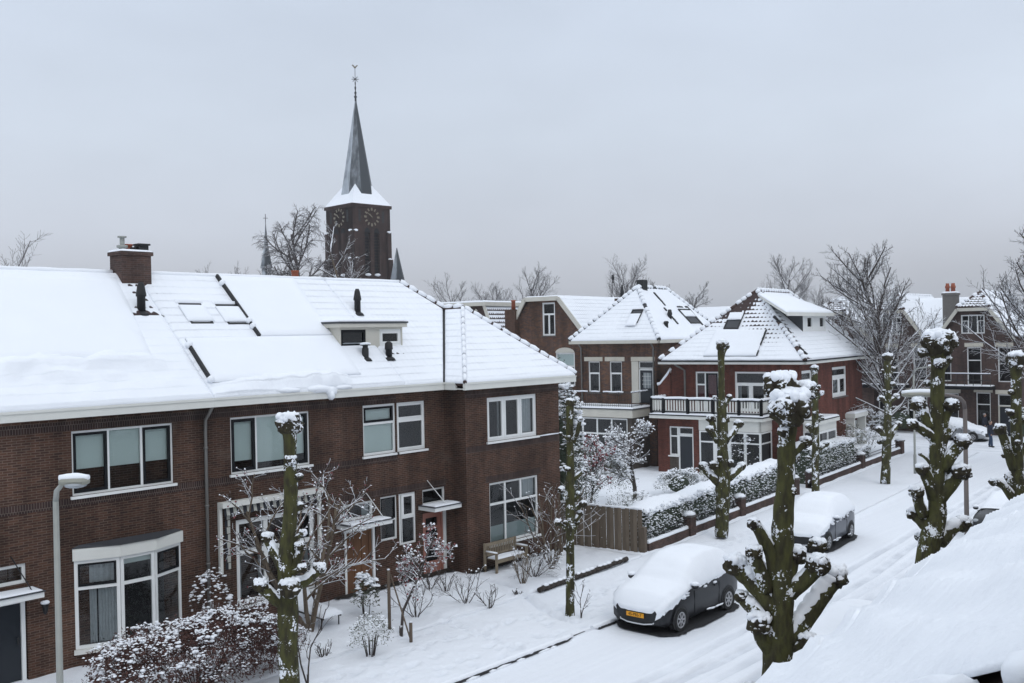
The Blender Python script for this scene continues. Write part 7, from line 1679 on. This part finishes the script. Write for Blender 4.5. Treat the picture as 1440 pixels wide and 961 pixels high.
def wav_old(w):
    s_ = (w - RA).dot(upd); a = (w - RA).dot(rd); return .05 * math.sin((s_ + .05 * noise.noise(V((a * .5, s_, 0)))) * 2 * math.pi / .34) * (.4 + .6 * noise.noise(V((a * .25, s_ * .8, 5)))) + .05 * noise.noise(V((a * .4, s_ * 1.2, 1)))
sheet('snow', top_r, ro_o, 'snow_own_roof', .024, .085, .006, .05, wav, None, 91, .8)
# a lower ledge of snow along the near verge, and the dark lead beneath it
nv = ed.cross(rn).normalized()
if nv.dot(CAM - E1) < 0: nv = -nv
lg = MB(); o0 = -rn * .05; a, b = E2 - ed * 3 + o0, E1 + ed * 3 + o0
slab(lg, [a + nv * .003, b + nv * .003, b + nv * .5, a + nv * .5], .05, 'pipe'); lgo = lg.build('verge_flashing', own)
c0, c1 = E2 - ed * 3 + o0, E2 + ed * .27 + o0
sheet('snow', [c0 + nv * .01, c1 + nv * .01, c1 + nv * .10 - ed * .05, c0 + nv * .12], lgo, 'snow', .05, .06, .008, .04)
q = MB(); q.blob(E1 - ed * .035 - rn * .05, (.055, .05, .036), 'snow', 3, .14, 1.5, 4); q.build('snow', lgo)
gm = MB(); hz = V((rd.y, -rd.x, 0)); hz = hz if hz.y > 0 else -hz
gm.bar(ea_ - hz * .12 - V((0, 0, .42)), eb_ - hz * .12 - V((0, 0, .42)), .12, .12, 'drain'); gm.build('gutter', own)
wm = MB(); a, b = ea_ - hz * .45, eb_ - hz * .45
for (p, q2) in ((a, b), (b, b - hz * 9), (b - hz * 9, a - hz * 9), (a - hz * 9, a)): wm.poly([V((p.x, p.y, -.1)), V((q2.x, q2.y, -.1)), V((q2.x, q2.y, 5.75)), V((p.x, p.y, 5.75))], 'brown_brick')
wm.build('wall', own)
# the dormer the camera looks out of, and the rest of the roof behind it
dz = MB(); dz.box(-2.6, .9, -3.4, -.25, 7.0, 9.7, 'white_paint'); dz.box(-2.8, 1.1, -3.5, -.05, 9.702, 9.86, 'lead'); dz.build('dormer', own)
bk = MB(); a, b = eb_ + upd * 5.0 - rn * .14, E1 + ed * 6.0 - rn * .14; bk.poly([a, b, b + V((0, -7, -5)), a + V((0, -7, -5))], 'snow'); bk.build('rear_roof', own)
# ------------------------------------------------------------------ winter air
hm = NT('haze_air'); hv_ = hm.n('ShaderNodeVolumePrincipled'); hv_.inputs['Color'].default_value = (.94, .96, 1.0, 1); hv_.inputs['Density'].default_value = .00045; hv_.inputs['Anisotropy'].default_value = .2
hm.l(hv_.outputs[0], hm.out.inputs[1]); M['haze_air'] = hm.m
hz_ = MB(); hz_.box(-920, 1520, -920, 1520, -1.3, 56, 'haze_air'); tag(hz_.build('haze'), kind='stuff')
# ------------------------------------------------------------------ sky and light
wd = bpy.data.worlds.new('World'); SC.world = wd; wd.use_nodes = True
nt = wd.node_tree; nt.nodes.clear()
N_ = nt.nodes.new; L_ = nt.links.new
ow = N_('ShaderNodeOutputWorld'); bg = N_('ShaderNodeBackground'); bg.inputs[1].default_value = .1; L_(bg.outputs[0], ow.inputs[0])
sky = N_('ShaderNodeTexSky'); sky.sky_type = 'NISHITA'; sky.sun_disc = False; sky.air_density = 1; sky.dust_density = 4
SUN_EL, SUN_AZ = R_(45), R_(205)      # high behind the clouds; azimuth clockwise from +Y
sky.sun_elevation = SUN_EL; sky.sun_rotation = SUN_AZ
tc = N_('ShaderNodeTexCoord'); sp = N_('ShaderNodeSeparateXYZ'); L_(tc.outputs['Generated'], sp.inputs[0])
cr = N_('ShaderNodeValToRGB'); L_(sp.outputs[2], cr.inputs[0])
el = cr.color_ramp.elements
el[0].position = 0.0; el[0].color = (.50, .52, .563, 1); el[1].position = 1.0; el[1].color = (1.12, 1.20, 1.31, 1)
for p, c in ((.05, (.560, .585, .645)), (.10, (.620, .665, .75)), (.19, (.660, .732, .838)), (.32, (.655, .738, .868)), (.6, (.92, 1.0, 1.11))):
    q = el.new(p); q.color = (*c, 1)
nz = N_('ShaderNodeTexNoise'); nz.inputs['Scale'].default_value = 2.2; nz.inputs['Detail'].default_value = 4; nz.inputs['Roughness'].default_value = .5
mpn = N_('ShaderNodeMapping'); mpn.inputs['Scale'].default_value = (1, 1, 2.5); L_(tc.outputs['Generated'], mpn.inputs[0]); L_(mpn.outputs[0], nz.inputs[0])
mr = N_('ShaderNodeMapRange'); L_(nz.outputs[0], mr.inputs[0]); mr.inputs[1].default_value = .25; mr.inputs[2].default_value = .75; mr.inputs[3].default_value = 9.0; mr.inputs[4].default_value = 10.9
sc = N_('ShaderNodeVectorMath'); sc.operation = 'SCALE'; L_(cr.outputs[0], sc.inputs[0]); L_(mr.outputs[0], sc.inputs['Scale'])
mx = N_('ShaderNodeMix'); mx.data_type = 'RGBA'; mx.inputs[0].default_value = .03; L_(sc.outputs[0], mx.inputs[6]); L_(sky.outputs[0], mx.inputs[7]); L_(mx.outputs[2], bg.inputs[0])
sl = bpy.data.lights.new('sun', 'SUN'); sl.energy = .5; sl.angle = R_(25); sl.color = (1.0, .985, .965)
so = bpy.data.objects.new('sun', sl); COL.objects.link(so)
sd = V((math.sin(SUN_AZ) * math.cos(SUN_EL), math.cos(SUN_AZ) * math.cos(SUN_EL), math.sin(SUN_EL)))
so.rotation_euler = sd.to_track_quat('Z', 'Y').to_euler(); so.location = (0, 0, 60)
vs_ = SC.view_settings; vs_.view_transform = 'Standard'; vs_.look = 'None'; vs_.gamma = 1; vs_.exposure = .05; vs_.use_curve_mapping = False
SC.cycles.max_bounces = 6; SC.cycles.transparent_max_bounces = 12
